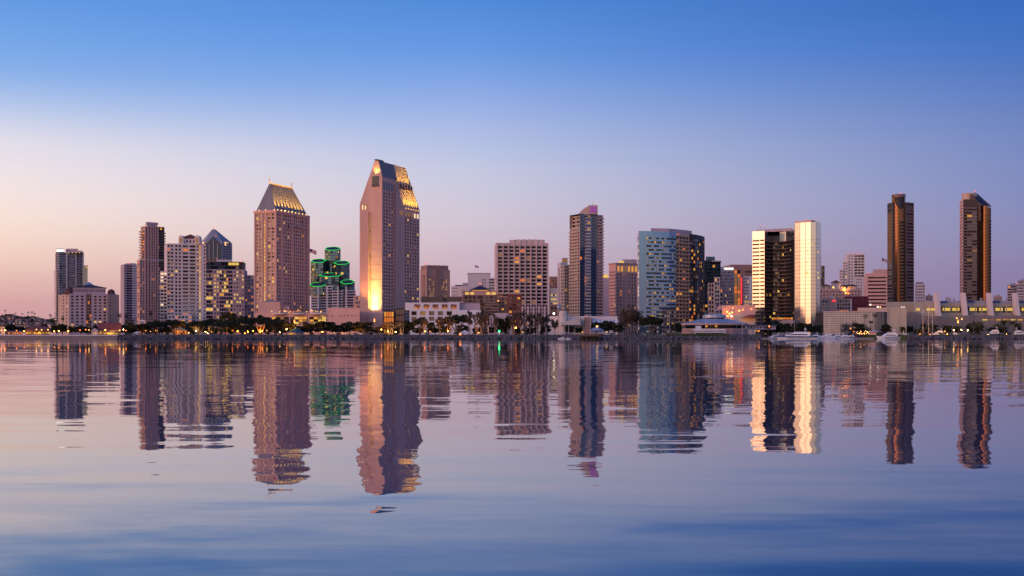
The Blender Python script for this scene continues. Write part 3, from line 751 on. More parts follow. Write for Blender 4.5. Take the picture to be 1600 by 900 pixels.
b.block(f2, z2, Z(408.5, Y), 'dark_metal', {0: [(.02, .98, dict(n=10, p=5.6, wf=.92, hf=.7, mt=.5, mb=.2, gm=('glass_blue', 'glass_dark'), litfun=lambda r, c: .75 if (r == 1 and c > 4) else .08, lm=('lit_yellow',)))]}, 'grey_concrete')
b.prism('penthouse', front_fp(338, 362, Y + 8, 12), Z(408.5, Y), Z(405, Y), 'white_concrete')
f3 = front_fp(382, 397, Y + 6, 24)
b.block(f3, GZ, Z(429, Y), 'mauve_concrete', {0: [(.02, .98, dict(n=3, p=5.0, wf=.6, hf=.5, gm=gY, lit=.3, lm=OR3))]})
b.beacon(322, 409, Y - 1, .8); b.beacon(377, 409, Y - 1, .8)
b.done()

# --- hotel tower with a steep metal mansard lit from its eaves
Y = 985; G = 68; fp = corner_fp(398, 431, 482.5, Y, G)
b = Bld('mansard_hotel', 'pink hotel tower with steep grey metal roof lit gold along the eaves', 'hotel', fp)
zt = Z(329, Y); C, Rr, Bk, Lf = fp
gH = ('glass_mid', 'glass_dark', 'curtain', 'glass_blue')
wf1 = dict(p=5.35, hf=.6, mt=3, mb=3, gm=gH)
b.side(Lf, C, GZ, zt, 'pink_stone', [(.05, .34, dict(n=2, wf=.62, lit=.14, lm=LIT3, **wf1)), (.41, .52, dict(n=1, wf=.62, p=5.35, hf=.66, mt=14, mb=3, gm=('glass_mid',), litfun=lambda r, c: .95 if r > 0 else .5, lm=('lit_gold', 'lit_yellow'))), (.60, .95, dict(n=2, wf=.62, lit=.10, lm=LIT3, **wf1))])
b.side(C, Rr, GZ, zt, 'rose_concrete', [(.03, .97, dict(n=15, wf=.6, lit=.035, lm=LIT3, **wf1))])  # shaded side gets its own redder wall colour to make up for light
b.side(Rr, Bk, GZ, zt, 'pink_stone'); b.side(Bk, Lf, GZ, zt, 'rose_concrete')
b.w.poly([(p[0], p[1], zt) for p in fp], 'grey_concrete')
b.pilasters(C, Rr, (.005, .16, .5, .84, .995), GZ, zt, 1.6, .7, 'rose_concrete')
b.pilasters(Lf, C, (.01, .375, .56, .99), GZ, zt, 1.0, .6, 'pink_stone')
mb_ = MB(); cs = inset(fp, -.8); mb_.prism(cs, zt - 1.6, zt + .4, 'rose_concrete', bottom=True); mb_.build('cornice', b.e)
dx, dy, l = unit(C, Rr); nx, ny = dy, -dx                     # entablature arch on the long side
mb_ = MB(); a, c = lerp2(C, Rr, .36), lerp2(C, Rr, .84); seg = 8
for i in range(seg):
    p0, p1 = lerp2(a, c, i / seg), lerp2(a, c, (i + 1) / seg); h0 = 2.0 * sin(pi * i / seg); h1 = 2.0 * sin(pi * (i + 1) / seg); zb = Z(346, Y) - 4
    for e0, e1 in ((.1, 1.3),):
        mb_.poly([(p0[0] + nx * 1.3, p0[1] + ny * 1.3, zb + h0), (p1[0] + nx * 1.3, p1[1] + ny * 1.3, zb + h1), (p1[0] + nx * 1.3, p1[1] + ny * 1.3, zb + 2.6 + h1), (p0[0] + nx * 1.3, p0[1] + ny * 1.3, zb + 2.6 + h0)], 'pink_stone')
        mb_.poly([(p0[0], p0[1], zb + h0), (p1[0], p1[1], zb + h1), (p1[0] + nx * 1.3, p1[1] + ny * 1.3, zb + h1), (p0[0] + nx * 1.3, p0[1] + ny * 1.3, zb + h0)], 'pink_stone')
        mb_.poly([(p0[0] + nx * 1.3, p0[1] + ny * 1.3, zb + 2.6 + h0), (p1[0] + nx * 1.3, p1[1] + ny * 1.3, zb + 2.6 + h1), (p1[0], p1[1], zb + 2.6 + h1), (p0[0], p0[1], zb + 2.6 + h0)], 'pink_stone')
mb_.build('arched_moulding', b.e)
ro = inset(fp, 1.0); zr = Z(286, Y) + 1
mC, mR = lerp2(ro[0], ro[3], .5), lerp2(ro[1], ro[2], .5)
rA, rB = lerp2(mC, mR, .11), lerp2(mC, mR, .80)
rA3, rB3 = (rA[0], rA[1], zr), (rB[0], rB[1], zr)
v = [(p[0], p[1], zt + .45) for p in ro]
mb_ = MB(); mb_.poly([v[0], v[1], rB3, rA3], 'metal_roof'); mb_.poly([v[1], v[2], rB3], 'metal_roof'); mb_.poly([v[2], v[3], rA3, rB3], 'metal_roof'); mb_.poly([v[3], v[0], rA3], 'metal_roof')
roof = mb_.build('roof', b.e)
def lerp3(p, q, t): return tuple(p[i] + (q[i] - p[i]) * t for i in range(3))
for i in range(19):                                           # standing seams
    t = i / 18; a, c = lerp3(v[0], v[1], t), lerp3(rA3, rB3, t)
    mb_ = MB(); mb_.tube((a[0] + nx * .1, a[1] + ny * .1, a[2]), (c[0] + nx * .1, c[1] + ny * .1, c[2]), .22, .22, 'metal_roof', 4); mb_.build('seam', roof)
for i in range(9):
    t = i / 8; a = lerp3(v[3], v[0], t); c = lerp3(v[3], v[0], t * .9 + .05)
    mb_ = MB(); mb_.tube(a, rA3, .2, .06, 'metal_roof', 4); mb_.build('seam', roof)
mb_ = MB(); mb_.tube((rA[0], rA[1], zr + .2), (rB[0], rB[1], zr + .2), .5, .5, 'lit_gold', 6); mb_.build('ridge_rail_glow', b.e)  # gold-lit ridge railing, its light put in as a glowing tube
for p in (rA3, rB3):
    mb_ = MB(); mb_.tube(p, (p[0], p[1], p[2] + 5), .7, .5, 'white_paint', 6); mb_.build('ridge_post', b.e)
for i in range(9):                                            # eaves flood lamps on the long side
    t = (i + .3) / 9; a = lerp3(v[0], v[1], t); q = (a[0] + nx * 1.1, a[1] + ny * 1.1, a[2] + .5)
    mb_ = MB(); mb_.ball(q, .55, 'lamp_yellow', 6, 4); mb_.build('flood_lamp', b.e)
    tgt = lerp3(a, lerp3(rA3, rB3, t), .55)
    spot('flood_beam', (a[0] + nx * 1.6, a[1] + ny * 1.6, a[2] + .6), lerp3(a, lerp3(rA3, rB3, t), .6), 120000, (1, .46, .06), 36, .9, parent=b.e)
for t in (.15, .5, .95):
    a = lerp3(v[3], v[0], t); mb_ = MB(); mb_.ball((a[0], a[1] - 1.2, a[2] + .3), .45, 'lamp_yellow', 6, 4); mb_.build('flood_lamp', b.e)
b.done()

# --- its podium with scalloped terraces
Y = 955; fp = front_fp(398, 562, Y, 40)
b = Bld('hotel_podium', 'long pink hotel podium with scalloped terraces between the two pink hotel towers', 'building', fp)
zt = Z(489, Y)
b.block(fp, GZ, zt, 'rose_concrete', {0: [(.02, .13, dict(n=3, p=20, wf=.55, hf=.15, mt=5, mb=5, gm=('glass_dark', 'glass_mid'))), (.62, .76, dict(n=3, p=30, wf=.5, hf=.13, mt=0, mb=25, gm=('curtain',), lit=.6)), (.80, .98, dict(n=5, p=30, wf=.55, hf=.13, mt=0, mb=25, gm=('curtain', 'glass_mid'), lit=.3))]})
b.prism('raised_wing', front_fp(403, 438, Y + 2, 26), zt, Z(471.5, Y), 'pink_stone')
b.prism('raised_wing', front_fp(438, 452, Y + 8, 20), zt, Z(478, Y), 'rose_concrete')
b.prism('raised_wing', front_fp(512, 562, Y + 2, 26), zt, Z(481, Y), 'rose_concrete')
hr = front_fp(412, 434, Y + 6, 16); hip_roof(b, hr, Z(471.4, Y), Z(467.5, Y), 'metal_roof', .4)
for px in (438, 467, 497):                                    # three scalloped terraces over arched glazing
    cx = X(px, Y); r_ = 6.2; mb_ = MB(); arc = [(cx + r_ * cos(pi + pi * i / 10), Y + 1 + r_ * .8 * sin(pi + pi * i / 10)) for i in range(11)]
    mb_.prism([lerp2(p, (cx, Y), .35) for p in arc], Z(493, Y), Z(491, Y), 'pink_stone', bottom=True, fp1=arc); mb_.prism(arc, Z(491, Y) + .003, Z(489, Y), 'white_concrete'); mb_.build('terrace', b.e)
    for k in range(9):
        p = lerp2(arc[0], arc[-1], .5); q = arc[1 + k] if k < 9 else arc[-1]
        mb_ = MB(); mb_.tube((q[0], q[1] + .4, Z(489, Y)), (q[0], q[1] + .4, Z(486, Y)), .12, .12, 'white_paint', 4); mb_.build('railing_post', b.e)
    mb_ = MB(); mb_.box(cx - 7, cx + 7, Y - .35, Y + .2, Z(507, Y), Z(495, Y), 'dark_metal'); arch = mb_.build('arched_window', b.e)
    for i in range(4):
        for j in range(3):
            x0 = cx - 6.7 + i * 3.4; z0 = Z(507, Y) + .2 + j * 2.05
            mb_ = MB(); mb_.box(x0, x0 + 3.05, Y - .5, Y - .3, z0, z0 + 1.8, random.choice(('lit_gold', 'lit_dim', 'lit_yellow', 'glass_mid', 'glass_dark'))); mb_.build('pane', arch)
for i in range(26):                                           # terrace lamps
    px = U(424, 510); mb_ = MB(); mb_.ball((X(px, Y), Y - U(.5, 4), Z(U(484.5, 488), Y)), U(.25, .45), random.choice(('lamp_yellow', 'lamp_orange')), 6, 4); mb_.build('terrace_lamp', b.e)
for px in (440, 455, 470, 497):
    cx = X(px, Y); mb_ = MB(); zb = Z(486, Y)
    mb_.prism([(cx - 2, Y - 3), (cx + 2, Y - 3), (cx + 2, Y + 1), (cx - 2, Y + 1)], zb + .6, zb + 1.7, 'red_tile', bottom=True, fp1=[(cx - .2, Y - 1.2), (cx + .2, Y - 1.2), (cx + .2, Y - .8), (cx - .2, Y - .8)]); mb_.tube((cx, Y - 1, zb - 1), (cx, Y - 1, zb + .7), .1, .1, 'steel', 4); mb_.build('parasol', b.e)
b.done()

# --- hexagonal towers with green neon
Y = 1520; fp = front_fp(485, 556, Y, 60)
b = Bld('hexagon_towers', 'cluster of dark hexagonal glass towers rimmed with green neon', 'tower', fp)
def hexa(px0, px1, ytop, y_, zb=None, lit=.06, rot=0.0):
    x0, x1 = X(px0, y_), X(px1, y_); cx = (x0 + x1) / 2; r = (x1 - x0) / 2
    r = r / (cos(rot) if rot else 1.0); hx = [(cx + r * cos(-pi + pi / 3 * i + rot), y_ + r * .95 * sin(-pi + pi / 3 * i + rot)) for i in range(6)]
    z1 = Z(ytop + 2.2, y_) - 4.0
    for i in range(6):
        b.side(hx[i], hx[(i + 1) % 6], zb or Z(462, y_), z1, 'dark_metal', [(.01, .99, dict(n=3, p=3.9, wf=.96, hf=.86, gm=('teal_mirror', 'teal_mirror', 'glass_green'), lit=lit * .5, lm=('lit_yellow', 'lit_dim'), ind=False, depth=.15))] if i < 3 else ())
    zt_ = [z1 + 2.2 + (p[1] - y_) / (r * .95) * 3.2 for p in hx]        # the top is cut on a slant, lower in front
    mb_ = MB()
    for i in range(6):
        a, c = hx[i], hx[(i + 1) % 6]; mb_.poly([(a[0], a[1], z1 - 1.2), (c[0], c[1], z1 - 1.2), (c[0], c[1], zt_[(i + 1) % 6]), (a[0], a[1], zt_[i])], 'glass_green')
    mb_.poly([(p[0], p[1], z) for p, z in zip(hx, zt_)], 'dark_roof'); mb_.build('hexagon_roof', b.e)
    for i in range(6):
        a, c = hx[i], hx[(i + 1) % 6]; mb_ = MB(); mb_.tube((a[0], a[1], zt_[i]), (c[0], c[1], zt_[(i + 1) % 6]), .34, .34, 'neon_green', 5); mb_.build('neon_tube', b.e)
hexa(508, 531.5, 384, Y + 22, rot=.35); hexa(486, 509, 403, Y + 10, rot=.3); hexa(522, 546, 406, Y + 8, rot=.2); hexa(500, 533, 425, Y - 2, lit=.1, rot=.42); hexa(484, 509, 440, Y - 14, rot=.3); hexa(532, 554, 436, Y - 10, rot=.2)
for (x0, x1, yt, yo) in ((486, 500, 452, -22), (500, 520, 447, -18), (519, 535, 455, -22), (534, 556, 454, -18)):
    f_ = front_fp(x0, x1, Y + yo, 40)
    b.block(f_, GZ, Z(yt, Y), 'white_concrete', {0: [(.02, .98, dict(n=1, p=4.1, wf=.94, hf=.5, gm=('glass_dark',), lit=.03, lm=OR3))]})
for px in (497, 511, 528, 541): b.prism('pier', front_fp(px - 1.3, px + 1.3, Y - 25, 3), GZ, Z(449, Y), 'white_concrete')
f_ = front_fp(552, 563, Y - 30, 30); b.block(f_, GZ, Z(463, Y), 'rose_concrete', {0: [(.3, .95, dict(n=3, p=6, wf=.6, hf=.6, lit=.2, lm=OR3))]}); b.beacon(555, 457, Y - 30, .9)
b.done()

# --- the tallest tower: chisel-topped pink hotel
Y = 1000; G = 67; fp = corner_fp(562, 597, 655.5, Y, G)
C, Rr, Bk, Lf = fp
b = Bld('chisel_hotel', 'tallest pink hotel tower with chisel roof, floodlit face and golden slopes', 'hotel', fp)
el2 = unit(C, Lf); er2 = unit(C, Rr); WL, WR = el2[2], er2[2]
nR = (er2[1], -er2[0]); nL = (-er2[0], -er2[1])
def hp(s_, u, z, oR=0.0, oL=0.0):      # s_: metres behind the long side, u: metres along it
    return (C[0] + el2[0] * s_ + er2[0] * u + nR[0] * oR + nL[0] * oL, C[1] + el2[1] * s_ + er2[1] * u + nR[1] * oR + nL[1] * oL, z)
zE = Z(317, Y); zK = Z(276, Y); zR = Z(250.5, Y)
rs, rs2 = WL * .17, WL * .33                                  # flat ridge strip between these offsets
# short gable face (towards the camera)
b.w.poly([hp(WL, 0, GZ), hp(0, 0, GZ), hp(0, 0, zK), hp(rs, 0, zR), hp(rs2, 0, zR), hp(WL, 0, zE)], 'pink_stone')
uE = WR * .70                                                  # the ridge stops short: the far end is hipped
b.side(Rr, Bk, GZ, zE, 'pink_stone')
b.w.poly([hp(0, WR, zE), hp(WL, WR, zE), hp(rs2, uE, zR), hp(rs, uE, zR)], 'metal_roof')
b.side(Bk, Lf, GZ, zE, 'pink_stone')
b.w.poly([hp(WL, WR, zE), hp(WL, 0, zE), hp(rs2, 0, zR), hp(rs2, uE, zR)], 'metal_roof')
b.w.poly([hp(rs, 0, zR), hp(rs, uE, zR), hp(rs2, uE, zR), hp(rs2, 0, zR)], 'metal_roof')
# long side: window field, balcony notch, blank slanted gable wall, window field under the golden slope
u1, u2, u3 = WR * .30, WR * .34, WR * .57
def seg(ua, ub): return (hp(0, ua, 0)[:2], hp(0, ub, 0)[:2])
gC = ('glass_dark', 'glass_mid', 'glass_dark', 'curtain')
p, q = seg(0, u1); b.side(p, q, GZ, zK, 'rose_concrete', [(.08, .98, dict(n=4, p=5.3, wf=.62, hf=.58, mt=22, mb=4, gm=gC, lit=.03, lm=('lit_gold', 'lit_dim')))], Y)  # redder copy of the wall colour brightens this shaded side
mb_ = MB()
for k in range(4):
    a = hp(0, u1 * (.1 + k * .225), Z(296, Y), .25); c = hp(0, u1 * (.1 + k * .225 + .13), Z(296, Y), .25)
    mb_ = MB(); zt_ = Z(283, Y); mb_.poly([a, c, (c[0], c[1], zt_), (a[0], a[1], zt_)], 'glass_blue')
    a2 = hp(0, u1 * (.1 + k * .225), 0); c2 = hp(0, u1 * (.1 + k * .225 + .13), 0)
    mb_.poly([(a[0], a[1], zt_), (c[0], c[1], zt_), (c2[0], c2[1], zt_), (a2[0], a2[1], zt_)], 'dark_metal'); mb_.build('tall_window', b.e)
ua_, ub_ = u1, u2                                              # recessed strip with balconies
a, c = hp(-0, ua_, 0), hp(0, ub_, 0)
for (s0, s1, x0, x1) in ((0, 2.2, ua_, ua_), (2.2, 2.2, ua_, ub_), (2.2, 0, ub_, ub_)):
    b.w.poly([hp(s0, x0, GZ), hp(s1, x1, GZ), hp(s1, x1, Z(284, Y)), hp(s0, x0, Z(284, Y))], 'glass_dark' if s0 == s1 else 'rose_concrete')
b.w.poly([hp(0, ua_, Z(284, Y)), hp(0, ub_, Z(284, Y)), hp(0, ub_, zK), hp(0, ua_, zK)], 'rose_concrete')
me = MB(); 
dxx = unit(hp(0, ua_, 0)[:2], hp(0, ub_, 0)[:2]); me.box(-(ub_ - ua_) / 2 - .3, (ub_ - ua_) / 2 + .3, -1.0, 2.2, 0, 1.1, 'rose_concrete'); me = me.mesh('balcony')
cc = hp(0, (ua_ + ub_) / 2, 0)
for z in zs(497, 286, Y, 39): inst('balcony', me, b.e, (cc[0], cc[1], z), math.atan2(dxx[1], dxx[0]))
b.w.poly([hp(0, u2, GZ), hp(0, u3, GZ), hp(0, u3, Z(317, Y)), hp(0, u2 + (u3 - u2) * .02, zK), hp(0, u2, zK)], 'rose_concrete')
p, q = seg(u3, WR); b.side(p, q, GZ, Z(317, Y), 'rose_concrete', [(.03, .97, dict(n=6, p=5.3, wf=.6, hf=.6, mt=11, mb=4, gm=('glass_mid', 'curtain', 'glass_blue', 'glass_dark'), lit=.07, lm=LIT3))], Y)
for k in range(5):                                             # glowing openings under the golden eave
    ua = u3 + (WR - u3) * (.06 + .19 * k); ub = ua + (WR - u3) * .11; mb_ = MB()
    mb_.poly([hp(0, ua, Z(331, Y), .12), hp(0, ub, Z(331, Y), .12), hp(0, ub, Z(323.5, Y), .12), hp(0, ua, Z(323.5, Y), .12)], 'lit_dim' if k < 3 else 'lit_pale'); mb_.build('eave_opening', b.e)
mb_ = MB(); ua = u2 + (u3 - u2) * .48; ub = u2 + (u3 - u2) * .86
mb_.poly([hp(0, ua, Z(330, Y), .12), hp(0, ub, Z(330, Y), .12), hp(0, ub, Z(322, Y), .12), hp(0, ua, Z(322, Y), .12)], 'lit_dim'); mb_.build('wall_opening', b.e)
# metal upper slope near the gable, golden slopes beyond
def slope(ua, ub, za0, name, m='metal_roof', push=0.0, ut=None):
    ut = ub if ut is None else ut; mb_ = MB()
    mb_.poly([hp(0, ua, za0, push), hp(0, ub, za0, push), hp(rs, ut, zR + .05), hp(rs, ua, zR + .05)], m)
    o_ = mb_.build(name, b.e)
    n_ = max(2, int((ub - ua) / 4.2))
    for i in range(n_ + 1):
        t0 = ua + (ub - ua) * i / n_; t1 = ua + (ut - ua) * i / n_; k = MB(); k.tube(hp(0, t0, za0, push + .15), hp(rs, t1, zR + .2), .35, .35, m, 4); k.build('rib', o_)
    return o_
slope(0.3, WR * .38, zK, 'upper_slope')
mb_ = MB(); mb_.poly([hp(0, WR * .38, GZ), hp(rs, WR * .38, GZ), hp(rs, WR * .38, zR), hp(0, WR * .38, zK)], 'rose_concrete'); mb_.build('gable_return', b.e)
slope(WR * .39, WR, Z(317, Y), 'golden_slope', 'tan_concrete', -.25, uE)
zm = Z(282, Y); tmid = (zm - Z(317, Y)) / (zR - Z(317, Y))
for k in range(5):                                             # dark dormer slots half way up the golden slope
    ua = WR * (.46 + .075 * k); mb_ = MB()
    a0 = hp(rs * tmid, ua, zm, 1.3); 
    q0 = hp(rs * tmid, ua, zm - 2.6, 1.6); q1 = hp(rs * tmid, ua + 3.6, zm - 2.6, 1.6); q2 = hp(rs * tmid, ua + 3.6, zm + 1.2, 1.6); q3 = hp(rs * tmid, ua, zm + 1.2, 1.6)
    r2 = hp(rs * tmid + 1.5, ua + 3.6, zm + 1.2); r3 = hp(rs * tmid + 1.5, ua, zm + 1.2); r0 = hp(rs * tmid, ua, zm - 2.6); r1 = hp(rs * tmid, ua + 3.6, zm - 2.6)
    mb_.poly([q0, q1, q2, q3], 'glass_dark'); mb_.poly([q3, q2, r2, r3], 'metal_roof'); mb_.poly([r0, q0, q3, r3], 'rose_concrete'); mb_.poly([q1, r1, r2, q2], 'rose_concrete'); mb_.build('dormer', b.e)
for k in range(6):
    ua = WR * (.60 + .068 * k); loc = hp(0, ua, Z(319, Y), 3.2); tg = hp(rs * .35, ua - WR * .03, Z(296, Y))
    mb_ = MB(); mb_.ball(hp(0, ua, Z(318, Y), 1.0), .4, 'lamp_yellow', 6, 4); mb_.build('flood_lamp', b.e)
    spot('flood_beam', loc, tg, 16000, (1, .58, .06), 58, .9, parent=b.e)
for k in range(5):
    ua = WR * (.43 + .075 * k); loc = hp(rs * tmid, ua, zm - 1, 3.4); tg = hp(rs * .8, ua, Z(262, Y))
    spot('flood_beam', loc, tg, 9000, (1, .60, .08), 60, .9, parent=b.e)
# gable details: glazed lounge, eye openings, slot of lit stair windows, floodlights
def gpl(s0, s1, z0, z1, m, name, o_=0.2, lab=None):
    mb_ = MB(); a, c = hp(s0, 0, z0, 0, o_), hp(s1, 0, z0, 0, o_); mb_.poly([c, a, (a[0], a[1], z1), (c[0], c[1], z1)][::-1] if False else [a, c, (c[0], c[1], z1), (a[0], a[1], z1)], m)
    a2, c2 = hp(s0, 0, z0), hp(s1, 0, z0)
    mb_.poly([(a[0], a[1], z1), (c[0], c[1], z1), (c2[0], c2[1], z1), (a2[0], a2[1], z1)], 'pink_stone'); mb_.poly([a2, c2, c, a], 'pink_stone')
    return mb_.build(name, b.e, label=lab)
def sp_(px): return WL * (597 - px) / 35.0
lounge = gpl(sp_(582), sp_(592), Z(291, Y), Z(274.5, Y), 'slate_glass', 'lounge_window')
for k in range(4): gpl(sp_(582 + 10 * k / 3) + .1, sp_(582 + 10 * k / 3) - .1, Z(291, Y), Z(274.5, Y), 'dark_metal', 'mullion', .32)
gpl(sp_(581.5), sp_(592.5), Z(291.6, Y), Z(287, Y), 'dark_metal', 'lounge_parapet', .4)
gpl(sp_(565), sp_(574.5), Z(327, Y), Z(318.5, Y), 'lit_dim', 'eye_opening')
gpl(sp_(566), sp_(568), Z(326, Y), Z(319, Y), 'lit_pale', 'eye_light', .3); gpl(sp_(570.5), sp_(572.5), Z(326, Y), Z(320.5, Y), 'lit_pale', 'eye_light', .3)
z = Z(332, Y)
while z > Z(486, Y):
    gpl(sp_(578), sp_(579.2), z - 1.7, z, random.choice(('lit_gold', 'lit_gold', 'lit_orange', 'lit_dim')), 'stair_window', .15); z -= 3.0
for k in range(13): gpl(sp_(562.2), sp_(596.8), Z(345 + 11.5 * k, Y) - .09, Z(345 + 11.5 * k, Y) + .09, 'rose_concrete', 'panel_joint', .06)
for px in (582, 589, 595.5):
    c0 = hp(sp_(px), 0, Z(489, Y), 0, 3.0); mb_ = MB(); mb_.box(c0[0] - .8, c0[0] + .8, c0[1] - .5, c0[1] + .5, c0[2] - .8, c0[2], 'lamp_white'); mb_.build('flood_lamp', b.e)
fin_ = MB(); fa, fb_ = sp_(577.6), sp_(577.0)                      # added fin, put in to keep the floodlight on one half of the face
fin_.prism([hp(fa, 0, 0, 0, 2.4)[:2], hp(fb_, 0, 0, 0, 2.4)[:2], hp(fb_, 0, 0)[:2], hp(fa, 0, 0)[:2]][::-1], GZ, Z(330, Y), 'pink_stone'); fin_.build('light_baffle', b.e)
for px in (583, 588.5, 594):
    c0 = hp(sp_(px), 0, Z(488.5, Y), 0, 3.4)
    spot('flood_beam', c0, hp(sp_(px), 0, Z(430, Y), 0, .4), 270000, (1, .62, .13), 42, 1.0, .6, parent=b.e)
    spot('flood_beam', c0, hp(sp_(px), 0, Z(472, Y)), 26000, (1, .76, .22), 90, 1.0, .6, parent=b.e)
c1 = hp(sp_(570), 0, Z(487.5, Y), 0, 8)
spot('flood_beam', c1, hp(sp_(571), 0, Z(420, Y)), 90000, (1, .42, .14), 44, 1.0, 1.5, parent=b.e)
c2 = hp(sp_(589.5), 0, Z(271, Y), 0, 2.6); spot('flood_beam', c2, hp(sp_(589.5), 0, Z(262, Y)), 9000, (1, .55, .1), 110, .8, parent=b.e)
mb_ = MB(); mb_.ball(c2, .35, 'lamp_yellow', 6, 4); mb_.build('flood_lamp', b.e)
b.prism('roof_rail', [hp(rs, -1, 0)[:2], hp(rs, 10, 0)[:2], hp(rs2, 10, 0)[:2], hp(rs2, -1, 0)[:2]], zR + .4, zR + 1.1, 'dark_metal')
b.beacon(612.5, 257, Y + 30, .7); b.beacon(632, 262, Y + 50, .7)
# base wing and lit entrance
f_ = front_fp(562, 599, Y - 14, 12); b.block(f_, GZ, Z(487.5, Y), 'rose_concrete'); 
f_ = front_fp(576, 597.5, Y - 20, 8); b.block(f_, GZ, Z(489.5, Y - 20), 'pink_stone')
f_ = front_fp(599, 616, Y - 12, 12); b.block(f_, GZ, Z(486, Y), 'dark_metal', {0: [(.05, .95, dict(n=4, p=8, wf=.85, hf=.85, lit=.85, lm=('lit_orange', 'lit_gold'), gm=('glass_dark',)))]})
f_ = front_fp(616, 632, Y - 6, 12); b.block(f_, GZ, Z(482, Y), 'dark_metal', {0: [(.05, .95, dict(n=4, p=8, wf=.9, hf=.8, gm=('glass_blue',)))]})
b.done()
# --- brown detention-style block
Y = 1420; fp = corner_fp(656.5, 667, 702, Y, 25)
b = Bld('brown_block', 'windowless-looking brown block with lit slit windows beside the tallest tower', 'building', fp)
sl = dict(p=3.6, wf=.34, hf=.6, mt=14, mb=3, gm=('glass_dark', 'brown_stone'), lit=.5, lm=('lit_gold', 'lit_dim', 'lit_yellow'), depth=.3)
b.block(fp, GZ, Z(421, Y), 'taupe_brown', {0: [(.08, .32, dict(n=4, **sl)), (.64, .92, dict(n=4, **sl))], 3: [(.3, .8, dict(n=2, p=90, wf=.4, hf=.9, mt=3, mb=3, gm=('glass_dark',), depth=1.2))]})
b.prism('crown_block', corner_fp(657.5, 667.5, 700.5, Y + 3, 25), Z(421, Y), Z(414, Y), 'brown_stone')
b.pilasters(fp[0], fp[1], (.0, .36, .42, .48, .54, .60, 1.0), GZ, Z(421, Y), 1.2, .8, 'taupe_brown')
b.beacon(665, 411, Y, 1.2)
for px in (680, 686, 693):
    mb_ = MB(); mb_.tube((X(px, Y), Y + 8, Z(414, Y)), (X(px, Y), Y + 8, Z(408, Y)), .2, .1, 'steel', 4); mb_.build('antenna', b.e)
b.done()

# --- pale blocks further back
Y = 1750; fp = front_fp(705, 748, Y, 40)
b = Bld('pale_block', 'plain pale low block behind the dark pyramid roof', 'building', fp)
b.block(fp, GZ, Z(447, Y), 'white_concrete', {0: [(.03, .25, dict(n=4, p=5, wf=.4, hf=.3, mb=8, gm=('glass_mid',)))]}); b.prism('roof_block', front_fp(723, 745, Y + 4, 24), Z(447, Y), Z(442, Y), 'grey_concrete'); b.prism('parapet_dome', front_fp(711, 723, Y + 4, 20), Z(447, Y), Z(445, Y), 'dark_roof'); b.done()
Y = 1700; fp = front_fp(731, 766, Y, 40)
b = Bld('pale_block', 'grey-pink blank block under the small flag', 'building', fp)
b.block(fp, GZ, Z(427.5, Y), 'white_concrete', {0: [(.47, .97, dict(n=1, p=60, wf=.95, hf=.12, mt=8, mb=30, gm=('glass_blue',)))]}); b.prism('roof_rim', inset(fp, -.5), Z(427.5, Y), Z(426.5, Y), 'mauve_concrete'); b.beacon(732, 426.5, Y, .9); b.beacon(765, 426.5, Y, .9); b.done()
Y = 1560; fp = front_fp(752, 780, Y, 40)
b = Bld('pale_block', 'pale banded office low behind the gridded office', 'office', fp)
b.block(fp, GZ, Z(434, Y), 'white_concrete', {0: [(.03, .30, dict(n=2, p=4.2, wf=.5, hf=.5, gm=('glass_mid',))), (.42, .98, dict(n=1, p=4.2, wf=.98, hf=.45, gm=('glass_blue', 'glass_dark')))]}); b.done()

# --- brick complex with the dark pyramid roof and bright attic windows
Y = 1060; fp = front_fp(657, 815, Y, 50)
b = Bld('brick_complex', 'brick office complex with dark pyramid roof over bright yellow attic windows', 'building', fp)
gb_ = ('glass_dark', 'glass_mid', 'glass_green')
f1 = front_fp(657, 724, Y + 6, 44); b.block(f1, GZ, Z(463, Y), 'rose_concrete', {0: [(.03, .97, dict(n=8, p=5.2, wf=.72, hf=.62, mt=2, wm='brown_stone', gm=gb_, lit=.08, lm=OR3))]})
f2 = front_fp(723.5, 778, Y, 46)
b.block(f2, GZ, Z(461, Y), 'brown_stone', {0: [(.03, .38, dict(n=3, p=5.4, wf=.7, hf=.6, mt=1, gm=gb_, lit=.15, lm=OR3)), (.42, .62, dict(n=4, p=5.4, wf=.8, hf=.85, gm=('glass_blue', 'glass_dark'))), (.64, .98, dict(n=3, p=5.4, wf=.7, hf=.6, mt=1, gm=gb_, lit=.1, lm=OR3))]})
b.block(front_fp(723, 778.5, Y - .4, 46), Z(461, Y), Z(455.6, Y), 'rose_concrete', {0: [(.05, .34, dict(n=2, p=5.2, wf=.72, hf=.8, mt=.6, mb=.2, lit=1.0, lm=('lit_yellow',))), (.64, .95, dict(n=2, p=5.2, wf=.72, hf=.8, mt=.6, mb=.2, lit=1.0, lm=('lit_yellow',)))]}, 'tan_concrete')
b.prism('cornice', front_fp(722, 779, Y - 1.2, 47), Z(455.6, Y) + .02, Z(454.4, Y), 'rose_concrete')
dr = front_fp(735, 766, Y + 6, 26); b.prism('clerestory', inset(dr, 1.5), Z(454.4, Y), Z(452.8, Y), 'lit_gold'); hip_roof(b, dr, Z(452.8, Y) + .03, Z(444.5, Y), 'dark_roof', .06); b.beacon(750, 443, Y + 16, 1.3)
f3 = front_fp(778, 793, Y - 3, 40); b.block(f3, GZ, Z(463.5, Y), 'brown_stone', {0: [(.05, .95, dict(n=3, p=5.0, wf=.7, hf=.6, mt=1.5, gm=gb_, lit=.22, lm=OR3))]})
f4 = front_fp(793, 815, Y - 5, 40); b.block(f4, GZ, Z(460.5, Y), 'red_brick', {0: [(.05, .95, dict(n=3, p=5.2, wf=.62, hf=.62, mt=3, gm=('glass_green', 'glass_dark', 'glass_blue'), lit=.12, lm=('lit_gold',)))]})
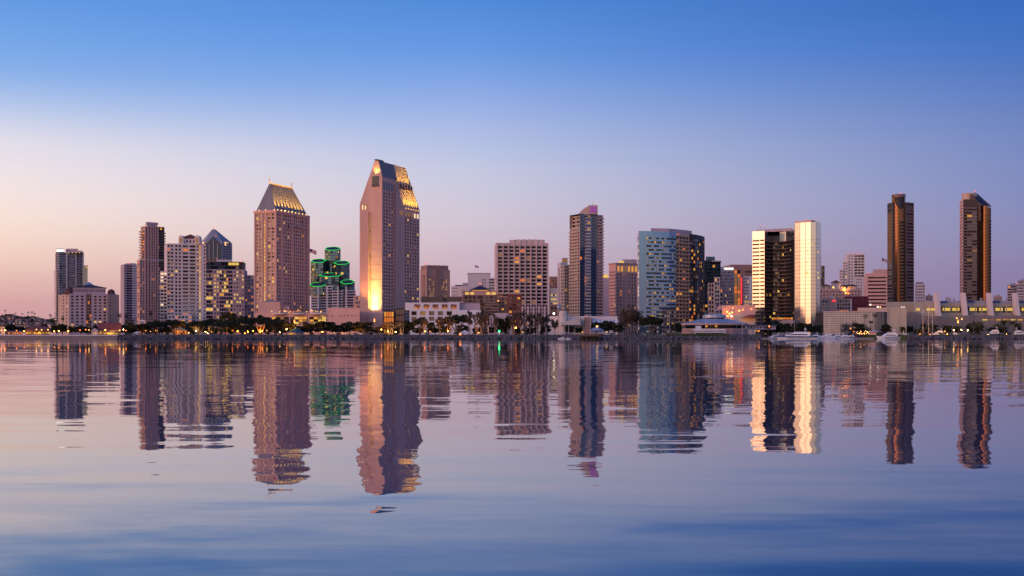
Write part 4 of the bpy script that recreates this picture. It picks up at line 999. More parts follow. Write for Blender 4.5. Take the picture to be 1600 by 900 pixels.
b.prism('cornice', front_fp(777.6, 815.6, Y - 6, 41), Z(461, Y) + .6, Z(460, Y) + .6, 'rose_concrete')
f5 = front_fp(757, 779, Y - 10, 10); b.block(f5, GZ, Z(471, Y), 'brown_stone', {0: [(.02, .98, dict(n=2, p=4.4, wf=.94, hf=.5, gm=('glass_dark', 'glass_green')))]})
b.beacon(778.5, 470, Y - 12, .9, 'lamp_yellow'); b.done()

# --- white harbour hall with five glowing square openings
Y = 935; fp = front_fp(640, 751, Y, 40)
b = Bld('white_hall', 'white harbour hall with five square openings glowing orange', 'building', fp)
zt = Z(484.5, Y)
b.block(fp, GZ, zt - .02, 'white_paint', {0: [(.0, .62, dict(n=5, p=7, wf=.6, hf=.72, mb=12, mt=.6, gm=('glass_dark', 'glass_blue'), lit=.12, depth=2, lm=('lit_dim',)))]})
f2 = front_fp(633, 718, Y + 4, 34)
b.block(f2, zt, Z(472.5, Y), 'white_paint', {0: [(.14, .98, dict(n=5, p=12, wf=.64, hf=.70, mt=1.4, mb=.6, depth=2.0, lit=0, gm=('brown_stone',)))]})
for k in range(5):
    px = 640 + 71 / .84 * 0 + 633 - 633 + (633 + 85 * (.14 + .84 * (k + .5) / 5)) - 640
    cx = X(px, Y + 4); mb_ = MB(); z_ = Z(483, Y)
    for j in range(6): mb_.box(cx - 2.6 + j * .9 + U(-.2, .2), cx - 2.2 + j * .9 + U(0, .3), Y + 5.2, Y + 5.6, z_, z_ + U(.5, 2.6), random.choice(('lit_orange', 'lit_gold', 'lit_orange')))
    mb_.build('interior_light', b.e, label='orange interior lights in a square opening')
b.prism('canopy_step', front_fp(718, 750, Y + 8, 28), zt, Z(473.5, Y), 'mauve_concrete'); b.prism('canopy_step', front_fp(700, 724, Y + 6, 30), Z(472.5, Y) + .02, Z(471.5, Y), 'white_paint')
mb_ = MB(); a0 = X(716, Y - 3); a1 = X(750, Y - 3)            # sloping white stair wall
mb_.prism([(a0, Y - 4), (a1, Y - 4), (a1, Y - .5), (a0, Y - .5)], GZ, Z(489, Y), 'white_paint'); mb_.build('stair_wall', b.e)
b.done()
Y = 925; fp = front_fp(762, 800, Y, 20); b = Bld('ticket_hall', 'low grey flat-roofed hall half hidden by pale-trunked trees', 'building', fp)
b.block(fp, GZ, Z(492, Y), 'mauve_concrete', {0: [(.1, .9, dict(n=8, p=16, wf=.3, hf=.6, mt=2, mb=8, gm=('glass_dark',)))]}); b.prism('parapet', front_fp(772, 794, Y + 3, 12), Z(492, Y), Z(489, Y), 'mauve_concrete'); b.done()

# --- gridded office with strip windows
Y = 1320; fp = front_fp(775.5, 857, Y, 40, 4)
b = Bld('gridded_office', 'wide white gridded office with nine bays of dark strip windows', 'office', fp)
zt = Z(379.5, Y)
b.block(fp, GZ, zt, 'blush_concrete', {0: [(.02, .98, dict(n=9, p=5.55, wf=.86, hf=.6, mt=4, mb=2, gm=('glass_dark',), lit=.06, lm=OR3, depth=1.0))], 1: [(.1, .9, dict(n=3, p=5.55, wf=.4, hf=.5, gm=('glass_dark',), ind=False))]})
b.pilasters(fp[0], fp[1], [.02 + .96 * i / 9 for i in range(10)], GZ, zt - 2, 1.4, 1.3, 'blush_concrete')
for k in range(6):
    x0 = 797 + k * 9; b.prism('roof_tooth', front_fp(x0, x0 + 7.4, Y + 5, 20), zt, Z(373.5 + .6 * (k in (0, 5)), Y), 'blush_concrete')
b.prism('penthouse', front_fp(796, 851, Y + 6, 18), zt, Z(374.6, Y), 'grey_concrete')
for px in (776, 856, 817, 849): b.beacon(px, 379 - 6 * (px in (817, 849)), Y - 1, .7)
for k in range(9):                                              # sloped buttress feet
    c_ = lerp2(fp[0], fp[1], .02 + .96 * (k + .5) / 9); mb_ = MB(); x_, y_ = c_
    mb_.prism([(x_ - 1, y_ - 9), (x_ + 1, y_ - 9), (x_ + 1, y_), (x_ - 1, y_)], GZ, Z(478, Y), 'blush_concrete', fp1=[(x_ - 1, y_ - 1), (x_ + 1, y_ - 1), (x_ + 1, y_), (x_ - 1, y_)]); mb_.build('buttress', b.e)
b.done()

# --- slices between the gridded office and the tall condominium
Y = 1650; fp = front_fp(858, 872, Y, 30); b = Bld('dark_office', 'narrow dark office slice right behind the gridded office', 'office', fp)
b.block(fp, GZ, Z(432, Y), 'brown_stone', {0: [(.05, .95, dict(n=5, p=5, wf=.5, hf=.4, mt=4, gm=('glass_dark',), lit=.2, lm=OR3))]}); b.done()
Y = 1560; fp = front_fp(860, 874, Y, 20); b = Bld('cream_block', 'small cream block with yellow windows in the gap beside the tall condominium', 'building', fp)
b.block(fp, GZ, Z(450, Y), 'pale_plaster', {0: [(.05, .95, dict(n=4, p=6, wf=.7, hf=.4, mt=8, lit=.8, lm=('lit_yellow',)))]}); b.done()
Y = 1420; fp = corner_fp(871, 876, 887, Y, 20); b = Bld('slab_tower', 'slim cream slab tower with lit top peeking out left of the tall condominium', 'tower', fp)
b.block(fp, GZ, Z(410, Y), 'white_concrete', {3: [(.2, .8, dict(n=1, p=60, wf=.5, hf=.9, mt=3, gm=('brown_stone',)))]}); b.prism('lit_crown', corner_fp(878, 880, 887, Y + 2, 20), Z(410, Y), Z(404, Y), 'lit_dim'); b.prism('roof_cap', corner_fp(877.6, 879.7, 887.4, Y + 1.8, 20), Z(404, Y), Z(403, Y), 'brown_stone'); b.done()
Y = 1250; fp = front_fp(858, 890, Y, 24); b = Bld('domed_house', 'dark low house with small blue dome beside the tall condominium', 'building', fp)
b.block(fp, GZ, Z(476, Y), 'brown_stone', {0: [(.05, .6, dict(n=3, p=8, wf=.5, hf=.5, gm=('glass_dark',)))]})
mb_ = MB(); mb_.ball((X(875, Y), Y + 2, Z(481, Y)), 4.2, 'blue_grey_metal', 10, 6); mb_.build('dome', b.e); b.prism('drum', front_fp(870, 880, Y - 1, 7), GZ, Z(481, Y), 'tan_concrete'); b.done()

# --- tall condominium with curved crown and purple light
Y = 1160; fp = corner_fp(890, 906, 942, Y, 30)
C, Rr, Bk, Lf = fp
b = Bld('tall_condominium', 'tall blue glass condominium with sweeping curved crown and purple lit panel', 'tower', fp)
zt = Z(334, Y); gT = ('glass_blue', 'glass_dark', 'glass_blue')
b.side(C, Rr, GZ, zt, 'mauve_concrete', [(.0, .2, dict(n=2, p=5.0, wf=.96, hf=.86, wm='blue_panel', gm=('glass_blue',), lit=.02, lm=OR3, depth=.2)), (.2, .46, dict(n=2, p=5.0, wf=.88, hf=.6, gm=gT, lit=.09, lm=OR3)), (.46, .72, dict(n=3, p=5.0, wf=.96, hf=.86, wm='blue_panel', gm=('glass_blue',), lit=.02, lm=OR3, depth=.2)), (.74, .98, dict(n=2, p=5.0, wf=.85, hf=.6, gm=gT, lit=.04, lm=OR3))], Y)
b.side(Lf, C, GZ, Z(355, Y), 'tan_concrete', [(.02, .98, dict(n=4, p=5.0, wf=.5, hf=.5, gm=('glass_dark', 'glass_mid', 'curtain'), lit=.03, lm=OR3))], Y)
b.side(Rr, Bk, GZ, zt, 'tan_concrete'); b.side(Bk, Lf, GZ, zt, 'tan_concrete'); b.w.poly([(p[0], p[1], zt) for p in fp], 'grey_concrete')
b.balconies(C, Rr, .21, .45, zs(498, 336, Y, 33), 1.5, 'white_concrete'); b.balconies(C, Rr, .75, 1.02, zs(498, 336, Y, 33), 1.5, 'rose_concrete')
b.balconies(Lf, C, .0, .9, zs(498, 358, Y, 28), 1.0, 'tan_concrete')
mb_ = MB(); P_ = (Lf, C)                                         # stepped left shoulder
b.block(corner_fp(893, 907, 912, Y + 5, 30), Z(355, Y), Z(336, Y), 'tan_concrete', {3: [(.05, .95, dict(n=2, p=5, wf=.7, hf=.6, gm=('glass_dark', 'glass_mid'), ind=False))]})
a = (X(903, Y + 8), Y + 8); c = (X(921, Y + 6), Y + 6); prof = [(a[0], zt)] + [(a[0] + (c[0] - a[0]) * i / 8, zt + (Z(321, Y) - zt) * sin(pi / 2 * i / 8)) for i in range(9)] + [(c[0], zt)]
mb_ = MB(); mb_.poly([(x, a[1], z) for x, z in prof][::-1], 'tan_concrete'); mb_.poly([(x, a[1] + 12, z) for x, z in prof], 'tan_concrete')
for i in range(len(prof) - 1):
    p, q = prof[i], prof[i + 1]; mb_.poly([(p[0], a[1], p[1]), (q[0], a[1], q[1]), (q[0], a[1] + 12, q[1]), (p[0], a[1] + 12, p[1])], 'blue_grey_metal')
mb_.build('curved_crown', b.e)
b.prism('crown_block', front_fp(919, 934, Y + 4, 14), zt, Z(319.8, Y), 'tan_concrete')
for i in range(2):
    for j in range(2):
        b.prism('purple_panel', front_fp(922.3 + 5 * i, 926.7 + 5 * i, Y + 3.6, .5), Z(331.5 - 5 * j, Y), Z(327.3 - 5 * j, Y), 'neon_purple')
mb_ = MB(); mb_.tube((X(927, Y), Y + 8, Z(320, Y)), (X(927, Y), Y + 8, Z(311, Y)), .3, .12, 'steel', 5); mb_.build('mast', b.e); b.beacon(931.5, 318.5, Y + 4, .8); b.beacon(943, 336, Y + 14, .7)
lf = corner_fp(876, 882, 892, Y + 20, 30); b.block(lf, GZ, Z(412, Y), 'tan_concrete', {0: [(.02, .98, dict(n=3, p=5, wf=.6, hf=.5, gm=('glass_dark', 'glass_mid'), lit=.05, lm=OR3, ind=False))], 3: [(.02, .98, dict(n=3, p=5, wf=.6, hf=.5, gm=('glass_dark', 'glass_mid'), lit=.05, lm=OR3, ind=False))]})
b.done()

# --- lit dome building sliver
Y = 1650; fp = front_fp(940, 953, Y, 20); b = Bld('golden_dome_building', 'narrow building with small golden lit dome behind the tall condominium', 'building', fp)
b.block(fp, GZ, Z(434, Y), 'mauve_concrete'); mb_ = MB(); mb_.ball((X(946.5, Y), Y + 6, Z(433, Y)), 4.6, 'lit_yellow', 10, 6); mb_.build('dome', b.e); b.done()

# --- pink hotel with arched lit windows
Y = 1260; fp = corner_fp(951.5, 962, 996, Y, 24)
b = Bld('arcade_hotel', 'pink hotel with arched lit attic windows and small lit sign', 'hotel', fp)
zt = Z(412, Y)
b.block(fp, GZ, zt, 'rose_concrete', {0: [(.04, .96, dict(n=7, p=5.0, wf=.45, hf=.6, mt=14, mb=2, gm=('glass_dark', 'glass_dark', 'glass_mid'), lit=.06, lm=OR3))], 3: [(.04, .96, dict(n=4, p=5.0, wf=.55, hf=.5, mt=10, mb=2, gm=('glass_dark', 'glass_mid'), lit=.02))]}, 'brown_stone')
for k in range(6):
    t = .08 + k * .16; a, c = lerp2(fp[0], fp[1], t), lerp2(fp[0], fp[1], t + .09); mb_ = MB(); dx, dy, l = unit(a, c); nx, ny = dy * .25, -dx * .25; z0, z1 = Z(424, Y), Z(417, Y)
    pr = [(0, z0), (l, z0), (l, z1)] + [(l / 2 + l / 2 * cos(pi * i / 5), z1 + l / 2 * sin(pi * i / 5)) for i in range(1, 5)] + [(0, z1)]
    mb_.poly([(a[0] + dx * u + nx, a[1] + dy * u + ny, z) for u, z in pr], 'lit_gold' if k not in (2,) else 'lit_dim'); mb_.build('arched_window', b.e)
b.pilasters(fp[0], fp[1], [.0, .16, .33, .5, .66, .83, 1.0], GZ, Z(426, Y), 1.2, .7, 'pink_stone')
b.prism('eave', inset(fp, -.9), zt, zt + 1.0, 'tan_concrete')
b.prism('penthouse', front_fp(972, 995, Y + 9, 14), zt + 1, Z(404.5, Y), 'mauve_concrete'); b.prism('penthouse_sign', front_fp(967, 975, Y + 8, 1), zt + 1.2, Z(407, Y), 'lit_yellow', label='small yellow lit roof sign')
b.done()

# --- curved blue mirror-glass hotel tower
Y = 1050
pts = [(996.0, 1076), (998.5, 1044), (1010, 1046), (1022, 1048.5), (1034, 1051.5), (1046, 1055), (1057, 1060), (1067, 1066), (1077, 1074), (1087, 1084), (1095, 1095), (1101, 1109)]
fp = [(X(p, y), y) for p, y in pts] + [(X(1098, 1130), 1130), (X(1040, 1105), 1105), (X(1000, 1098), 1098)]
b = Bld('curved_glass_hotel', 'curved blue mirror-glass hotel tower with rows of lit balconies', 'hotel', fp)
zt = Z(361.5, Y); z0 = Z(497, Y)
mw = 'mirror_blue'
for i in range(len(fp)):
    P, Q = fp[i], fp[(i + 1) % len(fp)]
    if i == 0: b.side(P, Q, GZ, zt, 'white_paint', [(.0, 1.0, dict(n=1, p=5.85, wf=.8, hf=.45, mt=8, lit=.5, lm=('lit_pale',), gm=('curtain',)))], Y)
    elif i == 1: b.side(P, Q, GZ, zt, mw)
    elif i in (2, 3, 4, 5): b.side(P, Q, GZ, zt, mw, [(.0, 1.0, dict(n=3, p=5.85, wf=.92, hf=.44, mt=8, mb=2, gm=('glass_dark', 'glass_dark', 'glass_mid'), lit=.45, lm=('lit_soft', 'lit_soft', 'lit_soft', 'lit_soft', 'lit_dim', 'lit_gold'), depth=1.4))], Y)
    elif i in (6, 7): b.side(P, Q, GZ, zt, 'tan_concrete', [(.0, 1.0, dict(n=2, p=5.85, wf=.94, hf=.7, mt=5, mb=2, gm=('glass_dark', 'glass_mid', 'bronze_dark'), lit=.09, lm=OR3, depth=1.6))], Y)  # tan paint stands in for sunset reflected in the glass balcony rails
    elif i in (8, 9, 10): b.side(P, Q, GZ, zt, 'dark_metal', [(.0, 1.0, dict(n=3, p=5.85, wf=.9, hf=.7, mt=6, mb=2, gm=('glass_dark', 'glass_blue', 'bronze_dark', 'mirror_gold'), lit=.12, lm=OR3, ind=False))], Y)
    else: b.side(P, Q, GZ, zt, 'grey_concrete')
b.w.poly([(p[0], p[1], zt) for p in fp], 'grey_concrete')
for i in (6, 7): b.balconies(fp[i], fp[i + 1], .0, 1.0, zs(497, 372, Y, 21), 1.3, 'tan_concrete', rh=.45)  # tan rails, with the sunset reflection put into their colour
b.prism('penthouse', [(X(p, y), y) for p, y in ((1017, 1056), (1045, 1060), (1066, 1072), (1081, 1085), (1060, 1098), (1018, 1084))], zt, Z(355.5, Y), 'mauve_concrete')
for px in (1058, 1060.5): b.beacon(px, 366, Y + 6, .6)
b.done()

# --- dark green glass and tan balcony building between the two mirror hotels
Y = 1450; fp = front_fp(1101, 1126, Y, 40, 6); b = Bld('green_glass_tower', 'dark green glass tower peeking out behind the curved hotel', 'tower', fp)
b.block(fp, GZ, Z(407, Y), 'dark_metal', {0: [(.02, .98, dict(n=6, p=5, wf=.92, hf=.7, gm=('glass_green', 'glass_dark', 'glass_blue'), lit=.06, lm=('lit_gold',)))]}); b.prism('penthouse', front_fp(1103, 1117, Y + 6, 20), Z(407, Y), Z(400.5, Y), 'teal_roof'); b.prism('roof_overhang', front_fp(1112, 1127, Y - 2, 20), Z(409, Y), Z(407.6, Y) + .3, 'grey_concrete'); b.beacon(1104, 399, Y + 7, .9); b.done()
Y = 1260; fp = front_fp(1106, 1128, Y, 26); b = Bld('frame_tower', 'stepped tan frame building with open balconies below the green glass tower', 'building', fp)
b.block(front_fp(1106, 1116, Y + 1, 24), GZ, Z(442, Y), 'tan_concrete', {0: [(.15, .95, dict(n=2, p=6.2, wf=.7, hf=.66, gm=('glass_blue', 'glass_dark'), depth=1.4, lit=.1, lm=OR3))]}); b.block(front_fp(1115.9, 1125, Y - 1, 26), GZ, Z(433, Y), 'pale_plaster', {0: [(.12, .9, dict(n=2, p=6.2, wf=.8, hf=.66, gm=('glass_dark', 'glass_mid'), depth=1.6, lit=.12, lm=OR3))]}); b.block(front_fp(1125, 1129, Y + 2, 20), GZ, Z(450, Y), 'tan_concrete', {0: [(.05, .95, dict(n=1, p=6.2, wf=.7, hf=.6, gm=('glass_dark',), lit=.3, lm=OR3))]}); b.done()
Y = 1500; fp = front_fp(1125.5, 1147, Y, 30); b = Bld('mauve_office', 'mauve gridded office with a white lit roof sign', 'office', fp)
b.block(fp, GZ, Z(417, Y), 'mauve_concrete', {0: [(.02, .98, dict(n=9, p=5, wf=.62, hf=.55, mt=6, gm=('glass_blue', 'glass_dark'), lit=.07, lm=LIT3))]}); b.prism('roof_sign', front_fp(1131.5, 1146, Y - .8, .5), Z(421, Y), Z(418.6, Y), 'lit_white', label='white lit roof sign'); b.done()
Y = 1560; fp = front_fp(1142, 1182, Y, 40, 2); b = Bld('brown_office', 'brown office with orange lit glass strip and red neon line', 'office', fp)
b.block(fp, GZ, Z(413.5, Y), 'brown_stone', {0: [(.12, .38, dict(n=2, p=6, wf=.8, hf=.85, mt=8, gm=('glass_mid',), lit=.85, lm=('lit_orange', 'lit_dim'))), (.55, .98, dict(n=4, p=6, wf=.8, hf=.5, mt=8, gm=('glass_dark',)))]})
b.prism('neon_line', front_fp(1157.3, 1159.4, Y - 1.2, .6), Z(475, Y), Z(434, Y), 'neon_red', label='vertical red neon line'); b.done()
Y = 1480; fp = front_fp(1162, 1178, Y, 24); b = Bld('white_tower', 'short white tower squeezed beside the gold mirror hotel', 'tower', fp)
b.block(fp, GZ, Z(431, Y), 'white_concrete', {0: [(.02, .5, dict(n=3, p=4.5, wf=.7, hf=.6, mt=2, gm=('glass_dark', 'glass_mid'), lit=.1, lm=('lit_yellow',))), (.7, .95, dict(n=1, p=60, wf=.8, hf=.9, gm=('mirror_blue',)))]}); b.done()
Y = 1020; fp = front_fp(1128, 1180, Y, 40); b = Bld('pink_hall', 'low blank pink hall with fiery orange lit forecourt', 'building', fp)
b.block(fp, GZ, Z(477, Y), 'rose_concrete'); f2 = front_fp(1147, 1180, Y - 8, 7); b.block(f2, GZ, Z(492, Y), 'pale_plaster')
mb_ = MB(); c = (X(1166, Y), Y - 12); mb_.prism([(c[0] - 7, c[1] - 4), (c[0] + 6, c[1] - 4), (c[0] + 6, c[1] + 4), (c[0] - 7, c[1] + 4)], Z(497, Y), Z(492, Y), 'red_tile', bottom=True, fp1=[(c[0] + 1, c[1] - .3), (c[0] + 4, c[1] - .3), (c[0] + 4, c[1] + .3), (c[0] + 1, c[1] + .3)]); mb_.build('canopy', b.e)
for px, py, mm in ((1136, 487, 'lamp_yellow'), (1140, 490, 'lamp_yellow'), (1144, 488, 'lamp_yellow'), (1137, 494, 'lamp_yellow'), (1143, 494, 'lamp_white'), (1155, 485.5, 'lamp_yellow'), (1161, 484, 'lamp_orange'), (1174, 483, 'lamp_orange'), (1145, 481.5, 'lamp_orange')):
    mb_ = MB(); mb_.ball((X(px, Y - 10), Y - 10, Z(py, Y - 10)), .8, mm, 6, 4); mb_.build('forecourt_lamp', b.e)
spot('forecourt_glow', (X(1138, Y - 14), Y - 14, Z(492, Y)), (X(1139, Y), Y, Z(487, Y)), 5500, (1, .36, .03), 75, .8, .6, b.e); spot('forecourt_glow', (X(1166, Y - 22), Y - 22, Z(499, Y)), (X(1166, Y), Y - 8, Z(492, Y)), 3500, (1, .35, .06), 80, .8, .6, b.e)
b.done()
Y = 1430; fp = front_fp(1162, 1180, Y, 20); b = Bld('low_cream_block', 'low cream block with orange windows beneath the short white tower', 'building', fp)
b.block(fp, GZ, Z(468, Y), 'pale_plaster', {0: [(.05, .95, dict(n=4, p=5, wf=.6, hf=.5, lit=.5, lm=('lit_gold',)))]}); b.done()

# --- gold mirror hotel
Y = 1045
pL = [(1175.5, 1074), (1194.5, 1066)]
arc = [(1200, 1072), (1208, 1075), (1218, 1074), (1228, 1069), (1236, 1058)]
pR = [(1241.5, 1046), (1250, 1041.8), (1258.5, 1038.4), (1267, 1035.8), (1275, 1035.0), (1281.5, 1036.5)]
allp = pL + arc + pR
fp = [(X(p, y), y) for p, y in allp] + [(X(1283, 1060), 1060), (X(1245, 1105), 1105), (X(1178, 1110), 1110)]
b = Bld('gold_mirror_hotel', 'gold-reflecting mirror-glass hotel tower with dark concave balcony front', 'hotel', fp)
zL = Z(357.5, Y); zR_ = Z(348.5, Y)
P, Q = fp[0], fp[1]
b.side(P, Q, GZ, zL, 'mirror_gold', [(.02, .6, dict(n=1, p=5.85, wf=.97, hf=.4, mt=12, mb=3, gm=('glass_dark',), lit=.06, lm=('lit_gold',), depth=1.2)), (.64, .98, dict(n=1, p=5.85, wf=.97, hf=.4, mt=12, mb=3, gm=('glass_dark',), lit=.06, lm=('lit_gold',), depth=1.2))], Y)
ct = MB(); ct.poly([(P[0] - .1, P[1] - .3, zL - 7), (Q[0], Q[1] - .3, zL - 7), (Q[0], Q[1] - .3, zL + .1), (P[0] - .1, P[1] - .3, zL + .1)], 'mirror_gold'); ct.build('mirror_parapet', b.e)
for i in range(1, 7):
    P, Q = fp[i], fp[i + 1]
    b.side(P, Q, GZ, zL - 9, 'dark_metal', [(.0, 1.0, dict(n=3, p=5.85, wf=.92, hf=.62, mt=1, mb=8, gm=('glass_dark', 'bronze_dark', 'glass_blue', 'glass_dark'), lit=.055, lm=('lit_gold', 'lit_dim', 'lit_yellow'), depth=.8))], Y)
    b.side(P, Q, zL - 9, zL - (4 if i in (2, 3) else 0), 'dark_metal' if i in (2, 3) else 'mirror_gold')
b.slabs('balcony_slab', [fp[1], (fp[2][0], fp[2][1] - 1.6), (fp[3][0], fp[3][1] - 1.6), (fp[4][0], fp[4][1] - 1.6), (fp[5][0], fp[5][1] - 1.6), (fp[6][0] - .5, fp[6][1] - 1), fp[6], fp[5], fp[4], fp[3], fp[2]], zs(497, 368, Y, 22), .5, 'brown_band')
for i in range(7, 12):
    P, Q = fp[i], fp[i + 1]; b.side(P, Q, GZ, zR_, 'mirror_gold')
    for k in range(6):                                              # faint joints between the mirror panels
        a = lerp2(P, Q, k / 6); dx, dy, l = unit(P, Q)
    for j in range(28):
        pass
b.side(fp[12], fp[13], GZ, zR_, 'mirror_blue'); b.side(fp[13], fp[14], GZ, zL, 'grey_concrete'); b.side(fp[14], fp[15], GZ, zL, 'grey_concrete'); b.side(fp[15], fp[0], GZ, zL, 'grey_concrete')
rt = [fp[i] for i in (7, 8, 9, 10, 11, 12, 13)] + [(X(1243, 1080), 1080)]
b.w.poly([(p[0], p[1], zR_) for p in rt], 'grey_concrete'); b.w.poly([(rt[-1][0], rt[-1][1], zL), (rt[0][0], rt[0][1], zL), (rt[0][0], rt[0][1], zR_), (rt[-1][0], rt[-1][1], zR_)], 'grey_concrete'); b.w.poly([(p[0], p[1], zL) for p in fp], 'grey_concrete')
for i in range(7, 12):                                               # mullion grid on the mirror facets, thin proud bars
    P, Q = fp[i], fp[i + 1]; dx, dy, l = unit(P, Q); mb_ = MB(); mb_.box(-l / 2, l / 2, -.06, .03, 0, .2, 'brown_band'); me = mb_.mesh('mullion'); c_ = lerp2(P, Q, .5)
    for j in range(24): inst('mullion', me, b.e, (c_[0], c_[1], GZ + 8 + j * 3.3), math.atan2(dy, dx))
    b.pilasters(P, Q, (.0,), GZ, zR_, .3, .12, 'brown_band', 'mullion')
for k in range(9):                                                   # scattered lit rooms
    i = random.choice((9, 10, 11)); t = U(.1, .8); a = lerp2(fp[i], fp[i + 1], t); dx, dy, l = unit(fp[i], fp[i + 1]); inst('window', pane_mesh(1.2, 1.5, 'lit_yellow'), b.e, (a[0] + dy * .15, a[1] - dx * .15, Z(U(362, 440), Y)), math.atan2(dy, dx))
b.prism('penthouse', [(X(p, y), y) for p, y in ((1182, 1084), (1238, 1064), (1238, 1090), (1184, 1100))], zL, Z(353, Y), 'mauve_concrete')
b.prism('penthouse', [(X(p, y), y) for p, y in ((1242.5, 1052), (1268, 1038), (1274, 1046), (1250, 1070))], zR_, Z(344.8, Y), 'rose_concrete')
b.prism('lobby', [(X(1205, 1040), 1040), (X(1240, 1040), 1040), (X(1240, 1058), 1058), (X(1205, 1058), 1058)], GZ, Z(500, Y), 'tan_concrete', top='white_concrete')
for k in range(9): b.prism('lobby_window', front_fp(1206 + 3.7 * k, 1209 + 3.7 * k, 1039.6, .3), Z(499.2, Y), Z(495.6, Y) - .4, random.choice(('lit_orange', 'lit_gold', 'lit_gold')))
for px, py in ((1188.5, 352.5), (1195.5, 353), (1259, 342.5), (1275, 342)): b.beacon(px, py, Y + 20, .6)
b.done()

# --- right-hand background
Y = 1500; fp = front_fp(1282.5, 1288.5, Y, 12); b = Bld('dark_sliver_tower', 'thin dark sliver of a tower just behind the gold mirror hotel', 'tower', fp)
b.block(fp, GZ, Z(415.5, Y), 'dark_metal', {0: [(.05, .95, dict(n=2, p=4, wf=.9, hf=.7, gm=('glass_dark', 'glass_blue')))]}); b.done()
Y = 1720
fp = front_fp(1323, 1350, Y, 36); b = Bld('stepped_condominium', 'stepped white condominium tower far behind the red-roofed inn', 'tower', fp)
gS = ('glass_dark', 'glass_mid', 'curtain')
b.block(front_fp(1324, 1351, Y, 30, 4), GZ, Z(397, Y), 'white_concrete', {0: [(.05, .35, dict(n=2, p=4.3, wf=.5, hf=.5, gm=gS)), (.4, .98, dict(n=3, p=4.3, wf=.88, hf=.62, gm=('glass_dark', 'glass_mid'), lit=.02))]})
b.block(front_fp(1317, 1324.2, Y - 3, 24), GZ, Z(408, Y), 'white_concrete', {0: [(.05, .95, dict(n=2, p=4.3, wf=.6, hf=.5, gm=gS, lit=.02))]}); b.block(front_fp(1311.5, 1317.2, Y - 5, 20), GZ, Z(421, Y), 'white_concrete', {0: [(.05, .95, dict(n=2, p=4.3, wf=.6, hf=.5, gm=gS))]})
b.prism('crown', front_fp(1327, 1349, Y + 3, 20), Z(397, Y), Z(394.5, Y), 'white_paint')
for px in (1328, 1337, 1343): b.beacon(px, 394, Y + 2, .8)
b.done()
Y = 1500; fp = front_fp(1337, 1356, Y, 20, 2); b = Bld('white_block', 'cream block with small lit windows under the stepped condominium', 'building', fp)
b.block(fp, GZ, Z(433.5, Y), 'white_concrete', {0: [(.03, .55, dict(n=4, p=4.6, wf=.5, hf=.5, gm=gS, lit=.1, lm=OR3)), (.8, .97, dict(n=1, p=4.6, wf=.4, hf=.4, gm=gS))]}); b.beacon(1351, 467, Y - 2, 1.0, 'lamp_yellow'); b.done()
Y = 1180; fp = front_fp(1284, 1346, Y, 30); b = Bld('mission_inn', 'pink inn with red tile roofs and orange lit tower gallery', 'building', fp)
b.block(fp, GZ, Z(452, Y), 'rose_concrete', {0: [(.02, .98, dict(n=12, p=5.2, wf=.45, hf=.5, gm=('glass_dark', 'glass_mid'), lit=.15, lm=LIT3))]})
for x0, x1, yt, yr in ((1283.5, 1299, 446.5, 443.5), (1314.5, 1338, 447.5, 444.5)):
    f_ = front_fp(x0, x1, Y + 3, 14); b.block(f_, Z(452, Y), Z(yt, Y), 'pale_plaster', {0: [(.1, .9, dict(n=5, p=4, wf=.5, hf=.5, mt=0, mb=0, gm=('glass_dark',), lit=.6 if x0 > 1300 else .1, lm=('lit_orange', 'lit_gold')))]}); hip_roof(b, f_, Z(yt, Y), Z(yr, Y), 'red_tile', .7)
f_ = front_fp(1299, 1313, Y + 2, 10); b.block(f_, Z(452, Y), Z(441.5, Y), 'pale_plaster', {0: [(.1, .5, dict(n=1, p=4, wf=.5, hf=.5, mt=6, mb=0, lit=1, lm=('lit_gold',)))]}); hip_roof(b, f_, Z(441.5, Y), Z(437, Y), 'red_tile', .05)
for px, py, mm in ((1302, 449, 'lamp_yellow'), (1320, 451, 'lamp_yellow'), (1322, 458, 'lamp_yellow'), (1326, 458.5, 'lamp_orange')):
    mb_ = MB(); mb_.ball((X(px, Y - 2), Y - 2, Z(py, Y)), .9, mm, 6, 4); mb_.build('wall_lamp', b.e)
spot('gallery_glow', (X(1319, Y - 5), Y - 5, Z(452, Y)), (X(1321, Y + 3), Y + 3, Z(448, Y)), 5000, (1, .35, .05), 110, .8, .5, b.e); b.done()
Y = 1080; fp = front_fp(1283.5, 1331, Y, 24); b = Bld('white_motel', 'low white and salmon block with lit windows and small red sign', 'building', fp)
b.block(fp, GZ, Z(467, Y), 'white_paint', {0: [(.02, .2, dict(n=2, p=5, wf=.8, hf=.7, gm=('glass_dark', 'glass_mid'), lit=.3, lm=OR3)), (.5, .96, dict(n=5, p=5, wf=.72, hf=.7, wm='mauve_concrete', gm=('glass_dark', 'glass_mid'), lit=.25, lm=OR3))]})
b.prism('stair_tower', front_fp(1295, 1306, Y - 2, 12), GZ, Z(466, Y), 'pink_stone'); b.prism('roof_block', front_fp(1297, 1302, Y + 2, 8), Z(466, Y), Z(462, Y), 'white_paint'); b.prism('red_sign', front_fp(1300.5, 1305.5, Y - 2.5, .4), Z(471.5, Y), Z(468.6, Y), 'neon_red'); b.done()
Y = 1120; fp = front_fp(1319, 1357, Y, 30); b = Bld('maroon_block', 'plain maroon block between the salmon motel and the banded office', 'building', fp)
b.block(fp, GZ, Z(463, Y), 'maroon_paint', {0: [(.35, .9, dict(n=4, p=5, wf=.35, hf=.35, gm=('glass_dark',)))]}); b.done()
Y = 1400; fp = front_fp(1355, 1390, Y, 40, 3); b = Bld('banded_office', 'pink office with dark horizontal window bands beside the bronze tower', 'office', fp)
